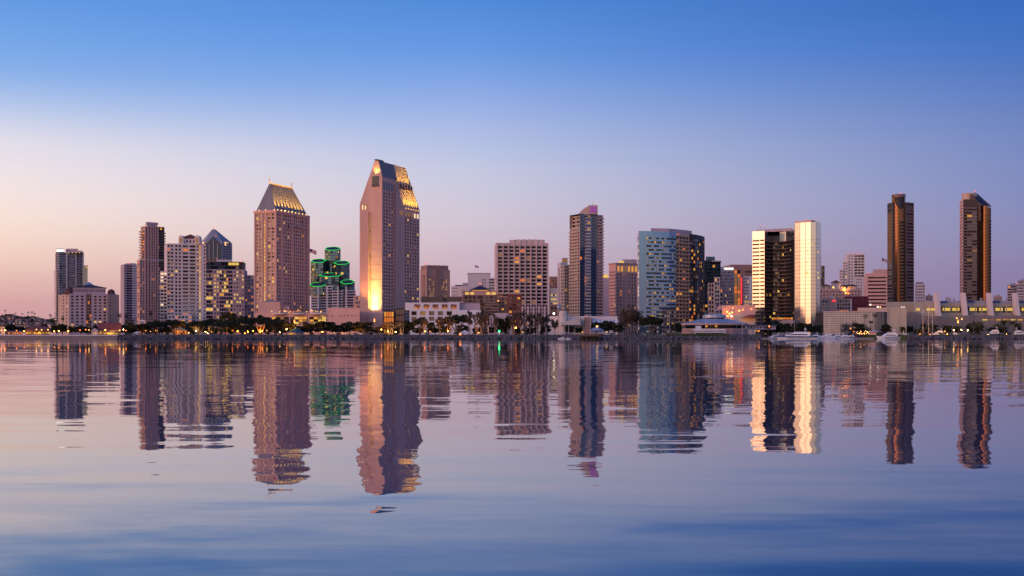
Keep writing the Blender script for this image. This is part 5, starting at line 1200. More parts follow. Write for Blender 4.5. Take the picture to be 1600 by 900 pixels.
b.block(fp, GZ, Z(427, Y), 'rose_concrete', {0: [(.03, .85, dict(n=1, p=5.4, wf=.98, hf=.4, mt=4, gm=('glass_dark',), depth=.8)), (.87, .98, dict(n=1, p=5.4, wf=.8, hf=.35, mt=4, gm=('glass_dark',)))]}); b.prism('penthouse', front_fp(1364, 1388, Y + 5, 20), Z(427, Y), Z(420.5, Y), 'pink_stone'); b.beacon(1357, 426, Y, .9); b.done()

# --- two bronze cylinder towers
def stacked(b, P, Q, z0, z1, Y, m1, gl, n=1, p=4.9, ind=True, lit=.015):
    b.side(P, Q, z0, z1, m1, [(.0, 1.0, dict(n=n, p=p, wf=.98, hf=.55, mt=1, mb=1, gm=gl, lit=lit, lm=OR3, depth=.6, ind=ind))], Y)
Y = 1190; cxp, ccy = 1407, Y + 10; r_ = (X(1417.5, Y) - X(1396.5, Y)) / 2; cx = X(1407, Y)
at = lambda p, y: (X(p, y), y)
fp = [at(1386.5, Y + 14), at(1397.5, Y + 2), at(1417, Y + 2), at(1428, Y + 8), at(1427, Y + 34), at(1388, Y + 34)]
b = Bld('bronze_tower', 'bronze tower with round scooped cylinder beside the pink banded office', 'tower', fp)
zw = Z(315.5, Y); zcut = Z(380, Y) if False else Z(408, Y)
stacked(b, fp[0], fp[1], GZ, zcut, Y, 'brown_band', ('glass_dark', 'bronze_dark')); b.side(fp[0], fp[1], zcut, Z(332, Y), 'bronze_mirror'); stacked(b, fp[0], fp[1], Z(332, Y), zw, Y, 'brown_metal', ('glass_dark',), p=5)
b.side(fp[1], fp[2], GZ, zw, 'brown_metal'); stacked(b, fp[2], fp[3], GZ, zw, Y, 'brown_band', ('glass_dark', 'bronze_dark'))
for i in (3, 4, 5): b.side(fp[i], fp[(i + 1) % 6], GZ, zw, 'brown_metal')
b.w.poly([(p[0], p[1], zw) for p in fp], 'dark_roof')
b.slabs('floor_band', [fp[0], fp[1], (fp[1][0], fp[1][1] + 1), (fp[0][0] + 1, fp[0][1] + 1)], [Z(332, Y) - 1 - 3.2 * i for i in range(15)], .35, 'brown_metal')
def cylinder(b, cx, cyy, r, z0, ztop, m, n=24, a0=pi * .95, a1=pi * 2.05):
    """barrel of facets; ztop(angle) gives the cut"""
    mb_ = MB(); pts_ = [(cx + r * cos(a0 + (a1 - a0) * i / n), cyy + r * sin(a0 + (a1 - a0) * i / n)) for i in range(n + 1)]; zz = [ztop(a0 + (a1 - a0) * i / n) for i in range(n + 1)]
    for i in range(n):
        a, c = pts_[i], pts_[i + 1]; mb_.poly([(a[0], a[1], z0), (c[0], c[1], z0), (c[0], c[1], zz[i + 1]), (a[0], a[1], zz[i])], m)
    return mb_, pts_, zz
def scoop(a):                       # elliptical scoop cut into the front of the barrel
    t = cos(a); k = max(0.0, 1 - (t / .82) ** 2); return Z(305.5, Y) - (Z(305.5, Y) - Z(327, Y)) * sqrt(k) if abs(t) < .82 else Z(305.5, Y)
mb_, pts_, zz = cylinder(b, cx, ccy - 4, r_, GZ, scoop, 'bronze_mirror'); mb_.build('cylinder', b.e)
mb_, _, _zz = cylinder(b, cx, ccy - 4, r_, Z(308, Y), lambda a: Z(303, Y), 'brown_band'); mb_.poly([(p[0], p[1], Z(303, Y)) for p in _], 'dark_roof'); mb_.build('top_ring', b.e)
mb_, _, _ = cylinder(b, cx, ccy - 3, r_ * .9, Z(340, Y), lambda a: Z(304, Y), 'dark_metal', a0=0, a1=2 * pi); mb_.build('scoop_core', b.e)
for k in range(3): b.prism('scoop_floor', [(cx - r_ * .75, ccy - 3 - r_ * .9), (cx + r_ * .75, ccy - 3 - r_ * .9), (cx + r_ * .75, ccy), (cx - r_ * .75, ccy)], Z(311.5 + 6 * k, Y), Z(310.7 + 6 * k, Y), 'brown_metal')
me = MB(); arcp = [(r_ * 1.03 * cos(a), r_ * 1.03 * sin(a)) for a in [pi * 1.44 + (pi * .42) * i / 8 for i in range(9)]]; inn = [(x * .93, y * .93) for x, y in reversed(arcp)]
me.prism(arcp + inn, 0, 1.9, 'glass_dark', bottom=True); me = me.mesh('window_band')
for k in range(30): inst('window_band', me, b.e, (cx - .3, ccy - 4, Z(500, Y) + k * 3.35 + 1))
me = MB(); arcp = [(r_ * 1.012 * cos(a), r_ * 1.012 * sin(a)) for a in [pi * 1.02 + pi * .46 * i / 10 for i in range(11)]]; inn = [(x * .96, y * .96) for x, y in reversed(arcp)]; me.prism(arcp + inn, 0, .55, 'brown_metal', bottom=True); me = me.mesh('floor_ring')
for k in range(34): inst('floor_ring', me, b.e, (cx, ccy - 4, Z(500, Y) + k * 3.35 + .4))
b.pilasters(fp[0], fp[1], (1.0,), GZ, zw, 1.2, 2.5, 'brown_metal'); b.beacon(1407, 302, Y + 2, .9); b.done()

Y = 1190; fp = [at(1499.5, Y + 20), at(1505, Y), at(1527, Y), at(1533, Y + 6), at(1547, Y + 14), at(1546, Y + 40), at(1501.5, Y + 40)]
b = Bld('bronze_tower', 'bronze tower with slanted cut cylinder nearest the photo edge', 'tower', fp)
zw = Z(311.5, Y)
b.side(fp[0], fp[1], GZ, zw, 'rose_concrete', [(.1, .95, dict(n=1, p=4.9, wf=.9, hf=.4, gm=('glass_dark', 'curtain'), ind=False))], Y)
b.side(fp[1], fp[2], GZ, Z(324, Y), 'brown_band', [(.03, .28, dict(n=1, p=4.9, wf=.9, hf=.6, gm=('glass_dark',), lit=.05, lm=OR3, depth=1.5)), (.28, 1.0, dict(n=2, p=4.9, wf=.98, hf=.58, gm=('glass_dark', 'bronze_dark'), lit=.02, lm=OR3, depth=.8))], Y)
b.side(fp[1], fp[2], Z(324, Y), zw, 'brown_metal'); b.side(fp[2], fp[3], GZ, zw - 8, 'glass_dark'); b.side(fp[3], fp[4], GZ, Z(330, Y), 'brown_metal')
for i in (4, 5, 6): b.side(fp[i], fp[(i + 1) % 7], GZ, zw - 12, 'brown_metal')
b.w.poly([(p[0], p[1], Z(322, Y)) for p in fp], 'dark_roof')
b.balconies(fp[1], fp[2], .04, .26, zs(500, 326, Y, 35), 1.1, 'brown_band', rh=.7)
cx2 = X(1539.5, Y + 9); r2 = X(1548, Y + 9) - cx2
mb_, pts_, zz = cylinder(b, cx2, Y + 9, r2, GZ, lambda a: Z(322.5, Y) + (-cos(a)) * 3.4 * (1 if cos(a) < 0 else .4), 'bronze_mirror', a1=pi * 2.3); mb_.build('cylinder', b.e)
me = MB(); arcp = [(r2 * 1.03 * cos(a), r2 * 1.03 * sin(a)) for a in [pi * 1.56 + (pi * .40) * i / 6 for i in range(7)]]; inn = [(x * .93, y * .93) for x, y in reversed(arcp)]; me.prism(arcp + inn, 0, 1.7, 'glass_dark', bottom=True); me = me.mesh('window_band')
for k in range(31): inst('window_band', me, b.e, (cx2, Y + 9, Z(500, Y) + k * 3.3 + 1))
me = MB(); arcp = [(r2 * 1.012 * cos(a), r2 * 1.012 * sin(a)) for a in [pi * 1.02 + pi * .58 * i / 10 for i in range(11)]]; inn = [(x * .96, y * .96) for x, y in reversed(arcp)]; me.prism(arcp + inn, 0, .55, 'brown_metal', bottom=True); me = me.mesh('floor_ring')
for k in range(33): inst('floor_ring', me, b.e, (cx2, Y + 9, Z(500, Y) + k * 3.3 + .4))
# slanted scoop running from the crown down to the cylinder
mb_ = MB(); P4 = lambda p, y, zz_: (X(p, y), y, Z(zz_, y)); A = P4(1516, Y + 4, 303); Bq = P4(1532, Y + 1, 320); Cq = P4(1548.3, Y + 9, 322.5); Dq = P4(1527, Y + 18, 303.5)
mb_.poly([A, Bq, Cq, Dq], 'dark_metal'); E4 = (X(1527, Y + 1), Y + 1, Z(345, Y)); zb_ = Z(345, Y); mb_.poly([(A[0], A[1], zb_), (Bq[0], Bq[1], zb_), Bq, A], 'brown_metal'); mb_.poly([(Bq[0], Bq[1], zb_), (Bq[0] + 1.5, Bq[1] + 2, zb_), (Bq[0] + 1.5, Bq[1] + 2, Bq[2]), Bq], 'brown_metal'); mb_.build('slanted_scoop', b.e)
for p, q in ((A, Bq), (Bq, Cq), (Cq, Dq)):
    mb_ = MB(); mb_.tube(p, q, .55, .55, 'brown_band', 5); mb_.build('scoop_rim', b.e)
ccx = X(1514.5, Y + 14); mb_, cp, _ = cylinder(b, ccx, Y + 14, X(1526, Y + 14) - ccx, zw, lambda a: Z(300, Y), 'tan_concrete'); mb_.poly([(p[0], p[1], Z(300, Y)) for p in cp], 'grey_concrete'); mb_.build('crown_drum', b.e)
b.beacon(1523, 299, Y + 6, .9); b.done()

Y = 1620; fp = front_fp(1429.5, 1445.5, Y, 20); b = Bld('small_blue_office', 'small blue-windowed office right beside the scooped bronze tower', 'office', fp)
b.block(fp, GZ, Z(443, Y), 'white_concrete', {0: [(.03, .97, dict(n=5, p=4.5, wf=.6, hf=.6, mt=2, gm=('glass_blue', 'glass_dark')))]}); b.prism('penthouse', front_fp(1431, 1443, Y + 3, 12), Z(443, Y), Z(441, Y), 'dark_roof'); b.done()
Y = 1560
for (x0, x1, yt, m, lab) in ((1574, 1592, 445, 'grey_concrete', 'grey balconied apartment block at the far edge behind the convention centre'), (1590, 1625, 438, 'mauve_concrete', 'taller mauve block cut by the frame edge'), ):
    fp = front_fp(x0, x1, Y, 20); b = Bld('apartment_block', lab, 'building', fp)
    b.block(fp, GZ, Z(yt, Y), m, {0: [(.04, .96, dict(n=4, p=4.2, wf=.8, hf=.6, gm=('glass_dark', 'glass_mid', 'glass_blue'), lit=.03))]}); b.balconies(fp[0], fp[1], -.08, .6, zs(500, yt + 2, Y, 13), 1.6, 'white_concrete'); b.prism('penthouse', inset(fp, 4), Z(yt, Y), Z(yt - 2.5, Y), m); b.beacon(x0 + 14, yt - 3, Y, .9); b.done()
    Y -= 30
for (x0, x1, yt, m, lab) in ((1446, 1458, 462, 'rose_concrete', 'tiny pink rooftop block left of the first slanted pylon'), (1477, 1486, 465, 'white_concrete', 'tiny pale rooftop block between the first two slanted pylons'), (1552, 1566, 463, 'pink_stone', 'tiny salmon rooftop block right of the third slanted pylon')):
    fp = front_fp(x0, x1, 1640, 16); b = Bld('rooftop_block', lab, 'building', fp); b.block(fp, GZ, Z(yt, 1640), m, {0: [(.1, .9, dict(n=3, p=3, wf=.5, hf=.5, gm=('glass_dark', 'glass_mid')))]}); b.prism('roof_cap', inset(fp, 3), Z(yt, 1640), Z(yt - 2.5, 1640), m); b.done()

# --- convention centre with slanted pylons
Y = 960; fp = front_fp(1445, 1760, Y + 6, 120)
b = Bld('convention_centre', 'long convention centre with slanted concrete pylons and yellow lit windows', 'building', fp)
b.block(fp, GZ, Z(473.5, Y), 'beige_concrete', {0: [(.006, .994, dict(n=32, p=10.5, wf=.9, hf=.66, mt=3, mb=32, gm=('glass_green', 'glass_mid'), depth=1.6, ind=False, litfun=lambda r, c: 0))]}, 'grey_concrete')
b.prism('roof_terrace', front_fp(1445, 1760, Y + 20, 60), Z(473.5, Y), Z(469, Y), 'grey_concrete')
k = 0
for x0 in (1466, 1508, 1548.5, 1589.5, 1631, 1672):
    mb_ = MB(); y0 = Y - 4; w_ = 2.1 * m_per_px(Y); c0 = X(x0 + 3, y0); c1 = X(x0, y0)
    mb_.prism([(c0 - w_, y0), (c0 + w_, y0), (c0 + w_, y0 + 9), (c0 - w_, y0 + 9)], Z(494, Y), Z(457.5, Y), 'white_concrete', bottom=True, fp1=[(c1 - w_, y0 + 2), (c1 + w_, y0 + 2), (c1 + w_, y0 + 8), (c1 - w_, y0 + 8)]); mb_.build('pylon', b.e)
    for j in range(2):
        xx = x0 + 7 + 15 * j
        for jj in range(4): b.prism('lit_window', front_fp(xx + 2.9 * jj, xx + 2.5 + 2.9 * jj, Y + 7.2, .4), Z(485.5, Y), Z(480.6, Y), 'lit_yellow')
        b.prism('blue_panel', front_fp(xx - 3 + 16 * j, xx + 7 + 16 * j, Y + 18.5, 1), Z(474.5, Y) + 1, Z(469.4, Y) + .2, 'blue_panel')
    b.prism('small_pylon', front_fp(x0 + 23, x0 + 26.5, Y + 70, 3), Z(473, Y), Z(461.5, Y), 'grey_concrete')
for xx in (1432, 1448, 1455): 
    for jj in range(2): b.prism('lit_window', front_fp(xx + 3 * jj, xx + 2.4 + 3 * jj, Y + 5.6, .4), Z(485, Y), Z(481.5, Y), 'lit_yellow')
b.block(front_fp(1428, 1468, Y + 6.5, 60), GZ, Z(471, Y), 'beige_concrete'); b.block(front_fp(1385, 1430, Y + 40, 60), GZ, Z(469.5, Y), 'beige_concrete')
b.prism('terrace', front_fp(1494, 1760, Y - 14, 14), GZ, Z(493.5, Y), 'taupe_concrete', top='concrete_path')  # dark taupe puts the shade on this low front into the colour
for i in range(16): b.prism('terrace_light', front_fp(1535 + i * 11, 1543 + i * 11, Y - 14.5, .4), Z(500.8, Y), Z(499.4, Y), random.choice(('lit_yellow', 'lit_gold', 'lit_dim')))
mb_ = MB(); a0, a1 = X(1458, Y - 22), X(1515, Y - 22)             # sloping stair hall, dark taupe standing in for shade on the low front
mb_.poly([(a0, Y - 22, GZ), (a1, Y - 22, GZ), (a1, Y - 22, Z(509, Y)), (a0, Y - 22, Z(496, Y))], 'taupe_concrete'); mb_.poly([(a0, Y - 22, Z(496, Y)), (a1, Y - 22, Z(509, Y)), (a1, Y - 12, Z(509, Y)), (a0, Y - 12, Z(496, Y))], 'grey_concrete'); mb_.poly([(a0, Y - 12, GZ), (a0, Y - 22, GZ), (a0, Y - 22, Z(496, Y)), (a0, Y - 12, Z(496, Y))], 'taupe_concrete'); mb_.build('stair_hall', b.e)
b.block(front_fp(1416, 1460, Y - 14, 18), GZ, Z(494.5, Y), 'taupe_concrete'); b.block(front_fp(1412, 1436, Y - 6, 12), GZ, Z(488, Y), 'taupe_concrete')  # low blocks coloured dark for the shade they stand in
b.block(front_fp(1530, 1568, Y - 24, 9), GZ, Z(507, Y), 'taupe_concrete')  # shade put into the dark wall colour here too
for px, py, mm in ((1360, 476, 'lamp_white'), (1371.5, 479.5, 'lamp_white'), (1367, 484, 'lamp_yellow'), (1409, 480.5, 'lamp_white'), (1412.5, 480.5, 'lamp_white'), (1375.5, 480, 'lamp_yellow'), (1495, 497, 'lamp_yellow'), (1503, 498.5, 'lamp_yellow')):
    mb_ = MB(); yy = Y + 34 if px < 1400 else Y - 16; mb_.ball((X(px, yy), yy, Z(py, yy)), .6, mm, 6, 4); mb_.build('flood_lamp', b.e)
b.done()
Y = 925; fp = front_fp(1286, 1387, Y, 40, 9); b = Bld('mirror_hall', 'low mirror-glass hall behind the marina yachts', 'building', fp)
b.block(fp, GZ, Z(487.5, Y), 'dark_metal', {0: [(.005, .995, dict(n=22, p=3.4, wf=.93, hf=.90, mt=.4, mb=.4, gm=('mirror_silver',), depth=.12))]}); b.prism('parapet', front_fp(1285.5, 1387.3, Y - .8, 3), Z(487.5, Y), Z(486, Y), 'tan_concrete'); b.prism('roof_block', front_fp(1288, 1298, Y + 8, 12), Z(487.5, Y), Z(484, Y), 'blue_panel'); b.prism('roof_terrace', front_fp(1340, 1386, Y + 10, 24), Z(487.5, Y), Z(480.5, Y), 'tan_concrete'); b.done()
Y = 915; fp = corner_fp(1386, 1411, 1416.5, Y, 78); b = Bld('blank_block', 'plain tan windowless block beside the mirror-glass hall', 'building', fp)
b.block(fp, GZ, Z(481.5, Y), 'beige_concrete'); b.prism('coping', inset(fp, -.3), Z(481.5, Y), Z(481, Y), 'tan_concrete'); b.done()

# --- low harbour buildings between the marina and the tall condominium
Y = 940; fp = front_fp(858, 965, Y, 30); b = Bld('harbour_market', 'long low market hall with white canopy in front of the tall condominium', 'building', fp)
b.block(fp, GZ, Z(494, Y), 'white_concrete', {0: [(.03, .97, dict(n=18, p=18, wf=.6, hf=.3, mt=2, mb=12, gm=('glass_mid', 'glass_dark'), lit=.1, lm=OR3))]})
b.prism('round_tower', [(X(880, Y - 3) + 3.4 * cos(2 * pi * i / 12), Y - 3 + 3.4 * sin(2 * pi * i / 12)) for i in range(12)], GZ, Z(486.5, Y), 'pale_plaster'); mb_ = MB(); mb_.ball((X(865.5, Y - 5), Y - 5, Z(490, Y)), .9, 'lamp_white', 6, 4); mb_.build('wall_lamp', b.e)
mb_ = MB(); a0, a1 = X(876, Y - 6), X(906, Y - 6); mb_.prism([(a0, Y - 12), (a1, Y - 12), (a1, Y - 2), (a0, Y - 2)], Z(508, Y), Z(504, Y), 'pale_plaster', bottom=True); mb_.poly([(a0, Y - 12, Z(504, Y)), (a1, Y - 12, Z(504, Y)), (a1, Y - 12, Z(497, Y))], 'pale_plaster'); mb_.poly([(a0, Y - 12, Z(504, Y)), (a1, Y - 12, Z(497, Y)), (a1, Y - 2, Z(497, Y)), (a0, Y - 2, Z(504, Y))], 'white_concrete'); mb_.build('wedge_canopy', b.e)
b.prism('brick_wall', front_fp(913, 924, Y - 8, 8), GZ, Z(496, Y), 'brown_stone')
for k in range(5): b.prism('louvre', front_fp(906.5, 912.5, Y - 6, 2), Z(498.8 + 2.4 * k, Y), Z(497.4 + 2.4 * k, Y), 'white_paint')
for k in range(6): 
    mb_ = MB(); x0 = X(925 + 7 * k, Y - 2); mb_.prism([(x0, Y - 4), (x0 + 3.2, Y - 4), (x0 + 3.2, Y), (x0, Y)], Z(504, Y), Z(499, Y), 'white_paint', bottom=True, fp1=[(x0 + .3, Y - 1), (x0 + 2.9, Y - 1), (x0 + 2.9, Y), (x0 + .3, Y)]); mb_.build('canopy_bay', b.e)
b.done()

# --- round restaurant with metal roofs on the harbour
Y = 880; cx = X(1116, Y); r1 = X(1169, Y) - cx
def ngon(cx, cyy, r, n=14, ph=.2): return [(cx + r * cos(2 * pi * i / n + ph), cyy + r * sin(2 * pi * i / n + ph)) for i in range(n)]
fp = ngon(cx, Y, r1)
b = Bld('round_pavilion', 'round harbour pavilion with two-tier pale metal roof behind the masts', 'building', fp)
b.w.prism(ngon(cx, Y, r1 * .97), GZ, Z(515, Y), 'taupe_brown'); b.w.prism(ngon(cx, Y, r1 * .985), Z(515, Y), Z(513.4, Y), 'pink_stone', bottom=True)
mb_ = MB(); mb_.prism(ngon(cx, Y, r1 * .9), Z(513.4, Y), Z(507.4, Y), 'glass_dark'); mb_.build('window_ring', b.e)
mb_ = MB(); mb_.prism(ngon(cx, Y, r1), Z(508, Y), Z(505.5, Y), 'pink_stone', bottom=True); mb_.build('fascia', b.e)
mb_ = MB(); mb_.prism(ngon(cx, Y, r1 * 1.005), Z(505.5, Y) + .01, Z(498.5, Y), 'blue_grey_metal', fp1=ngon(cx, Y, r1 * .42)); mb_.build('lower_roof', b.e)
mb_ = MB(); mb_.prism(ngon(cx, Y, r1 * .30), Z(498.5, Y), Z(496.5, Y), 'glass_dark'); mb_.build('clerestory', b.e)
mb_ = MB(); mb_.prism(ngon(cx, Y, r1 * .345), Z(496.5, Y), Z(492.5, Y), 'blue_grey_metal', bottom=True, fp1=ngon(cx, Y, r1 * .335)); mb_.prism(ngon(cx, Y, r1 * .335), Z(492.5, Y), Z(490.8, Y), 'blue_grey_metal', fp1=ngon(cx, Y, r1 * .2)); mb_.build('upper_roof', b.e)
for px in (1104, 1119): b.prism('lit_window', front_fp(px - 1.6, px + 1.6, Y - r1 * .905, .5), Z(511.3, Y), Z(508.8, Y), 'lit_gold')
b.done()
Y = 890; fp = front_fp(1166, 1212, Y, 10); b = Bld('dock_pier_house', 'narrow blue-roofed pier house on posts beside the round pavilion', 'building', fp)
b.block(fp, Z(515, Y), Z(509, Y), 'mauve_concrete', {0: [(.02, .98, dict(n=9, p=6, wf=.6, hf=.4, mt=0, mb=1, gm=('glass_dark', 'glass_mid'), lit=.1))]}); b.prism('roof', inset(fp, -1), Z(509, Y), Z(507.4, Y), 'blue_panel')
for k in range(6): b.prism('post', front_fp(1168 + 8 * k, 1168.8 + 8 * k, Y + 1, .5), -.5, Z(515, Y), 'dark_metal')
b.done()
# ------------------------------------------------------------------ labels for the many small things
LM = [(-200, 40, 'the hillside houses'), (40, 88, 'the glowing veranda restaurant'), (88, 190, 'the hipped-roof hotel'), (190, 250, 'the tall ribbed tower'), (250, 322, 'the white condominium'),
      (322, 398, 'the yellow-lit office block'), (398, 484, 'the mansard-roofed hotel'), (484, 560, 'the green neon towers'), (560, 656, 'the tallest pink tower'), (656, 703, 'the brown block'),
      (703, 775, 'the dark pyramid roof'), (775, 862, 'the gridded office'), (862, 950, 'the tall condominium'), (950, 996, 'the arcaded pink hotel'), (996, 1063, 'the curved blue hotel'),
      (1063, 1176, 'the round pavilion'), (1176, 1284, 'the gold mirror hotel'), (1284, 1386, 'the low mirror-glass hall'), (1386, 1440, 'the scooped bronze tower'), (1440, 1500, 'the first slanted pylon'),
      (1500, 1560, 'the slant-cut bronze tower'), (1560, 1900, 'the last slanted pylon')]
ORD = ['first', 'second', 'third', 'fourth', 'fifth', 'sixth', 'seventh', 'eighth', 'ninth', 'tenth', 'eleventh', 'twelfth', 'thirteenth', 'fourteenth', 'fifteenth', 'sixteenth', 'seventeenth', 'eighteenth', 'nineteenth', 'twentieth']
NAMED = []                  # (px, description, object)
def finish_labels():
    by = {}
    for px, d, o in NAMED:
        lm = next(t for a, c, t in LM if a <= px < c); by.setdefault((d, lm), []).append((px, o))
    for (d, lm), v in by.items():
        v.sort(key=lambda q: q[0])
        for i, (px, o) in enumerate(v):
            o['label'] = f'{d} below {lm}' + ('' if len(v) == 1 else f', {ORD[i]} from left')

# ------------------------------------------------------------------ trees
def leaf(mb, c, s, m, up=0.3):
    d = Vector((U(-1, 1), U(-1, 1), U(-1, 1) + up)).normalized(); u = d.orthogonal().normalized(); v = d.cross(u); a = U(0, 6.28)
    u, v = u * cos(a) + v * sin(a), v * cos(a) - u * sin(a); s1, s2 = s * U(.6, 1.2), s * U(.35, .8); c = Vector(c)
    mb.poly([c - u * s1, c - v * s2, c + u * s1, c + v * s2], m)
def clump(mb, c, r, n, s, m, fl=.7):
    for _k in range(n):
        d = Vector((U(-1, 1), U(-1, 1), U(-1, 1)))
        if d.length > 1: d.normalize()
        d = d * (.55 + .45 * R()); leaf(mb, (c[0] + d.x * r, c[1] + d.y * r, c[2] + d.z * r * fl), s, m)
def limb(mb, a, b_, r0, r1, m, bend=.6, n=4):
    a = Vector(a); b_ = Vector(b_); pts_ = [a.lerp(b_, i / n) + Vector((U(-bend, bend), U(-bend, bend), 0)) * (1 if 0 < i < n else 0) for i in range(n + 1)]
    for i in range(n): mb.tube(pts_[i], pts_[i + 1], r0 + (r1 - r0) * i / n, r0 + (r1 - r0) * (i + 1) / n, m, 5, cap=False)
def tree_proto(kind, seed):
    random.seed(seed); t = MB(); c = MB()
    if kind == 'umbrella':            # 12 m high, 18 m wide
        for k in range(6):
            a = k * 1.05 + U(-.3, .3); rr = U(3, 6.5); limb(t, (U(-.3, .3), U(-.3, .3), 0), (rr * cos(a), rr * sin(a), U(6, 8)), .42, .14, 'bark', .5)
            limb(t, (rr * .5 * cos(a), rr * .5 * sin(a), 4), ((rr + 1.5) * cos(a + .5), (rr + 1.5) * sin(a + .5), 8), .2, .08, 'bark', .3, 3)
        for k in range(74):
            a = U(0, 6.28); rr = 8.3 * sqrt(R()); h = 5.6 + 5.0 * sqrt(max(0, 1 - (rr / 8.8) ** 2)) * (.55 + .45 * R()) + U(-.3, .4)
            clump(c, (rr * cos(a), rr * sin(a), h), U(1.2, 2.1), 48, .74, 'leaf_dark', .6)
    elif kind == 'round':             # 10 m high, 10 m wide
        limb(t, (0, 0, 0), (U(-.4, .4), 0, 5), .35, .2, 'bark', .2)
        for k in range(5): limb(t, (0, 0, 2.5), (3 * cos(k * 1.26), 3 * sin(k * 1.26), U(5, 7)), .18, .06, 'bark', .3, 3)
        for k in range(44):
            d = Vector((U(-1, 1), U(-1, 1), U(-.7, 1)))
            if d.length > 1: d.normalize()
            clump(c, (d.x * 4.4, d.y * 4.4, 5.5 + d.z * 4.0), U(.9, 1.7), 44, .64, 'leaf_dark', .8)
    elif kind in ('eucalyptus', 'russet'):    # 16 m high, 9 m wide, pale leaning trunks and loose crown
        lm_ = 'leaf_olive' if kind == 'eucalyptus' else 'leaf_russet'; bk = 'pale_bark' if kind == 'eucalyptus' else 'bark'
        nt_ = 3 if kind == 'eucalyptus' else 2
        for k in range(nt_):
            x0 = U(-2.2, 2.2); x1 = x0 + U(-2.6, 2.6); y1 = U(-2, 2); limb(t, (x0, 0, 0), (x1, y1, U(10, 13)), .30, .1, bk, .3, 5)
            for j in range(4):
                f_ = U(.45, .95); q = (x0 + (x1 - x0) * f_, y1 * f_, 11.5 * f_); e_ = (q[0] + U(-2.4, 2.4), q[1] + U(-2, 2), q[2] + U(1.2, 3)); limb(t, q, e_, .11, .04, bk, .2, 2)
                for jj in range(3 if kind == 'eucalyptus' else 5): clump(c, (e_[0] + U(-1, 1), e_[1] + U(-1, 1), e_[2] + U(-.6, 1.2)), U(.7, 1.5), 26, .5, lm_, .9)
        for k in range(10 if kind == 'eucalyptus' else 26): clump(c, (U(-3.6, 3.6), U(-3, 3), U(6, 15)), U(.7, 1.4), 22, .5, lm_, .9)
    elif kind == 'fan_palm':          # 14 m, small round head
        limb(t, (0, 0, 0), (U(-.4, .4), 0, 12), .28, .2, 'bark', .1, 4)
        for k in range(34):
            a = U(0, 6.28); e_ = U(-.9, 1.1); L_ = U(1.4, 2.1); d = Vector((cos(a) * cos(e_), sin(a) * cos(e_), sin(e_)))
            o_ = Vector((0, 0, 12)); side_ = d.cross(Vector((0, 0, 1))).normalized() * .55; tip = o_ + d * L_ + Vector((0, 0, -.5))
            c.poly([o_ + d * .5, o_ + d * L_ * .8 + side_, tip, o_ + d * L_ * .8 - side_], 'leaf_palm')
    elif kind == 'feather_palm':      # 9 m, wide arching fronds
        limb(t, (0, 0, 0), (U(-.3, .3), 0, 6), .3, .22, 'bark', .1, 3)
        for k in range(36):
            a = U(0, 6.28); e_ = U(-.1, 1.25); L_ = U(2.8, 4.2); prev = Vector((0, 0, 6)); dd = Vector((cos(a) * cos(e_), sin(a) * cos(e_), sin(e_)))
            for j in range(4):
                nx_ = prev + dd * L_ / 4; dd = (dd + Vector((0, 0, -.42))).normalized(); sd = dd.cross(Vector((0, 0, 1)))
                sd = (sd.normalized() if sd.length > .01 else Vector((1, 0, 0))) * (.5 - .09 * j)
                c.poly([prev - sd + Vector((0, 0, -.25)), nx_ - sd * .8 + Vector((0, 0, -.25)), nx_, prev], 'leaf_palm'); c.poly([prev, nx_, nx_ + sd * .8 + Vector((0, 0, -.25)), prev + sd + Vector((0, 0, -.25))], 'leaf_palm'); prev = nx_
    elif kind == 'shrub':             # 3 m
        limb(t, (0, 0, 0), (0, 0, 1.4), .14, .08, 'bark', .05, 2)
        for k in range(14): clump(c, (U(-1.5, 1.5), U(-1.2, 1.2), U(.7, 2.4)), U(.5, .9), 20, .3, 'leaf_dark', .8)
    return t.mesh('trunk'), c.mesh('crown')
PROTO = {}
for kd in ('umbrella', 'round', 'eucalyptus', 'russet', 'fan_palm', 'feather_palm', 'shrub'):
    PROTO[kd] = [tree_proto(kd, 11 + i * 7 + len(kd)) for i in range(3 if kd not in ('shrub', 'fan_palm', 'feather_palm') else 2)]
random.seed(21)
KH = {'umbrella': (11.2, 9.2), 'round': (10, 5.2), 'eucalyptus': (15.5, 4.4), 'russet': (15.5, 4.6), 'fan_palm': (13.6, 1.9), 'feather_palm': (9.2, 3.6), 'shrub': (2.9, 2.0)}
KN = {'umbrella': ('umbrella_tree', 'wide dark umbrella-crowned tree', 'tree', 'umbrella-crowned shore trees'), 'round': ('round_tree', 'dense dark round tree', 'tree', 'round shore trees'),
      'eucalyptus': ('eucalyptus_tree', 'loose eucalyptus with pale bare trunks', 'tree', 'eucalyptus trees on the promenade'), 'russet': ('russet_tree', 'tall loose russet-leaved tree', 'tree', 'russet trees'),
      'fan_palm': ('fan_palm', 'slim fan palm', 'palm', 'fan palms'), 'feather_palm': ('feather_palm', 'bushy feather palm', 'palm', 'feather palms'), 'shrub': ('shrub', 'low dark shrub', 'shrub', 'shrubs along the shore')}
def tree(kind, px, ytop, hw, Y, extra='', z0=GZ - .1):
    nm, ds, cat, gr = KN[kind]; th, tw = random.choice(PROTO[kind]); h, w_ = KH[kind]
    H = (Z(ytop, Y) - z0); W = hw * m_per_px(Y); s = (W / w_, W / w_ * U(.85, 1.05), H / h)
    e = thing(nm, ds, cat, (X(px, Y), Y, z0), U(0, 6.28), gr); e.scale = s
    for n_, me in (('trunk', th), ('crown', tw)):
        o = bpy.data.objects.new(n_, me); COL.objects.link(o); o.parent = e
    NAMED.append((px, (extra + ' ' if extra else '') + ds, e)); return e
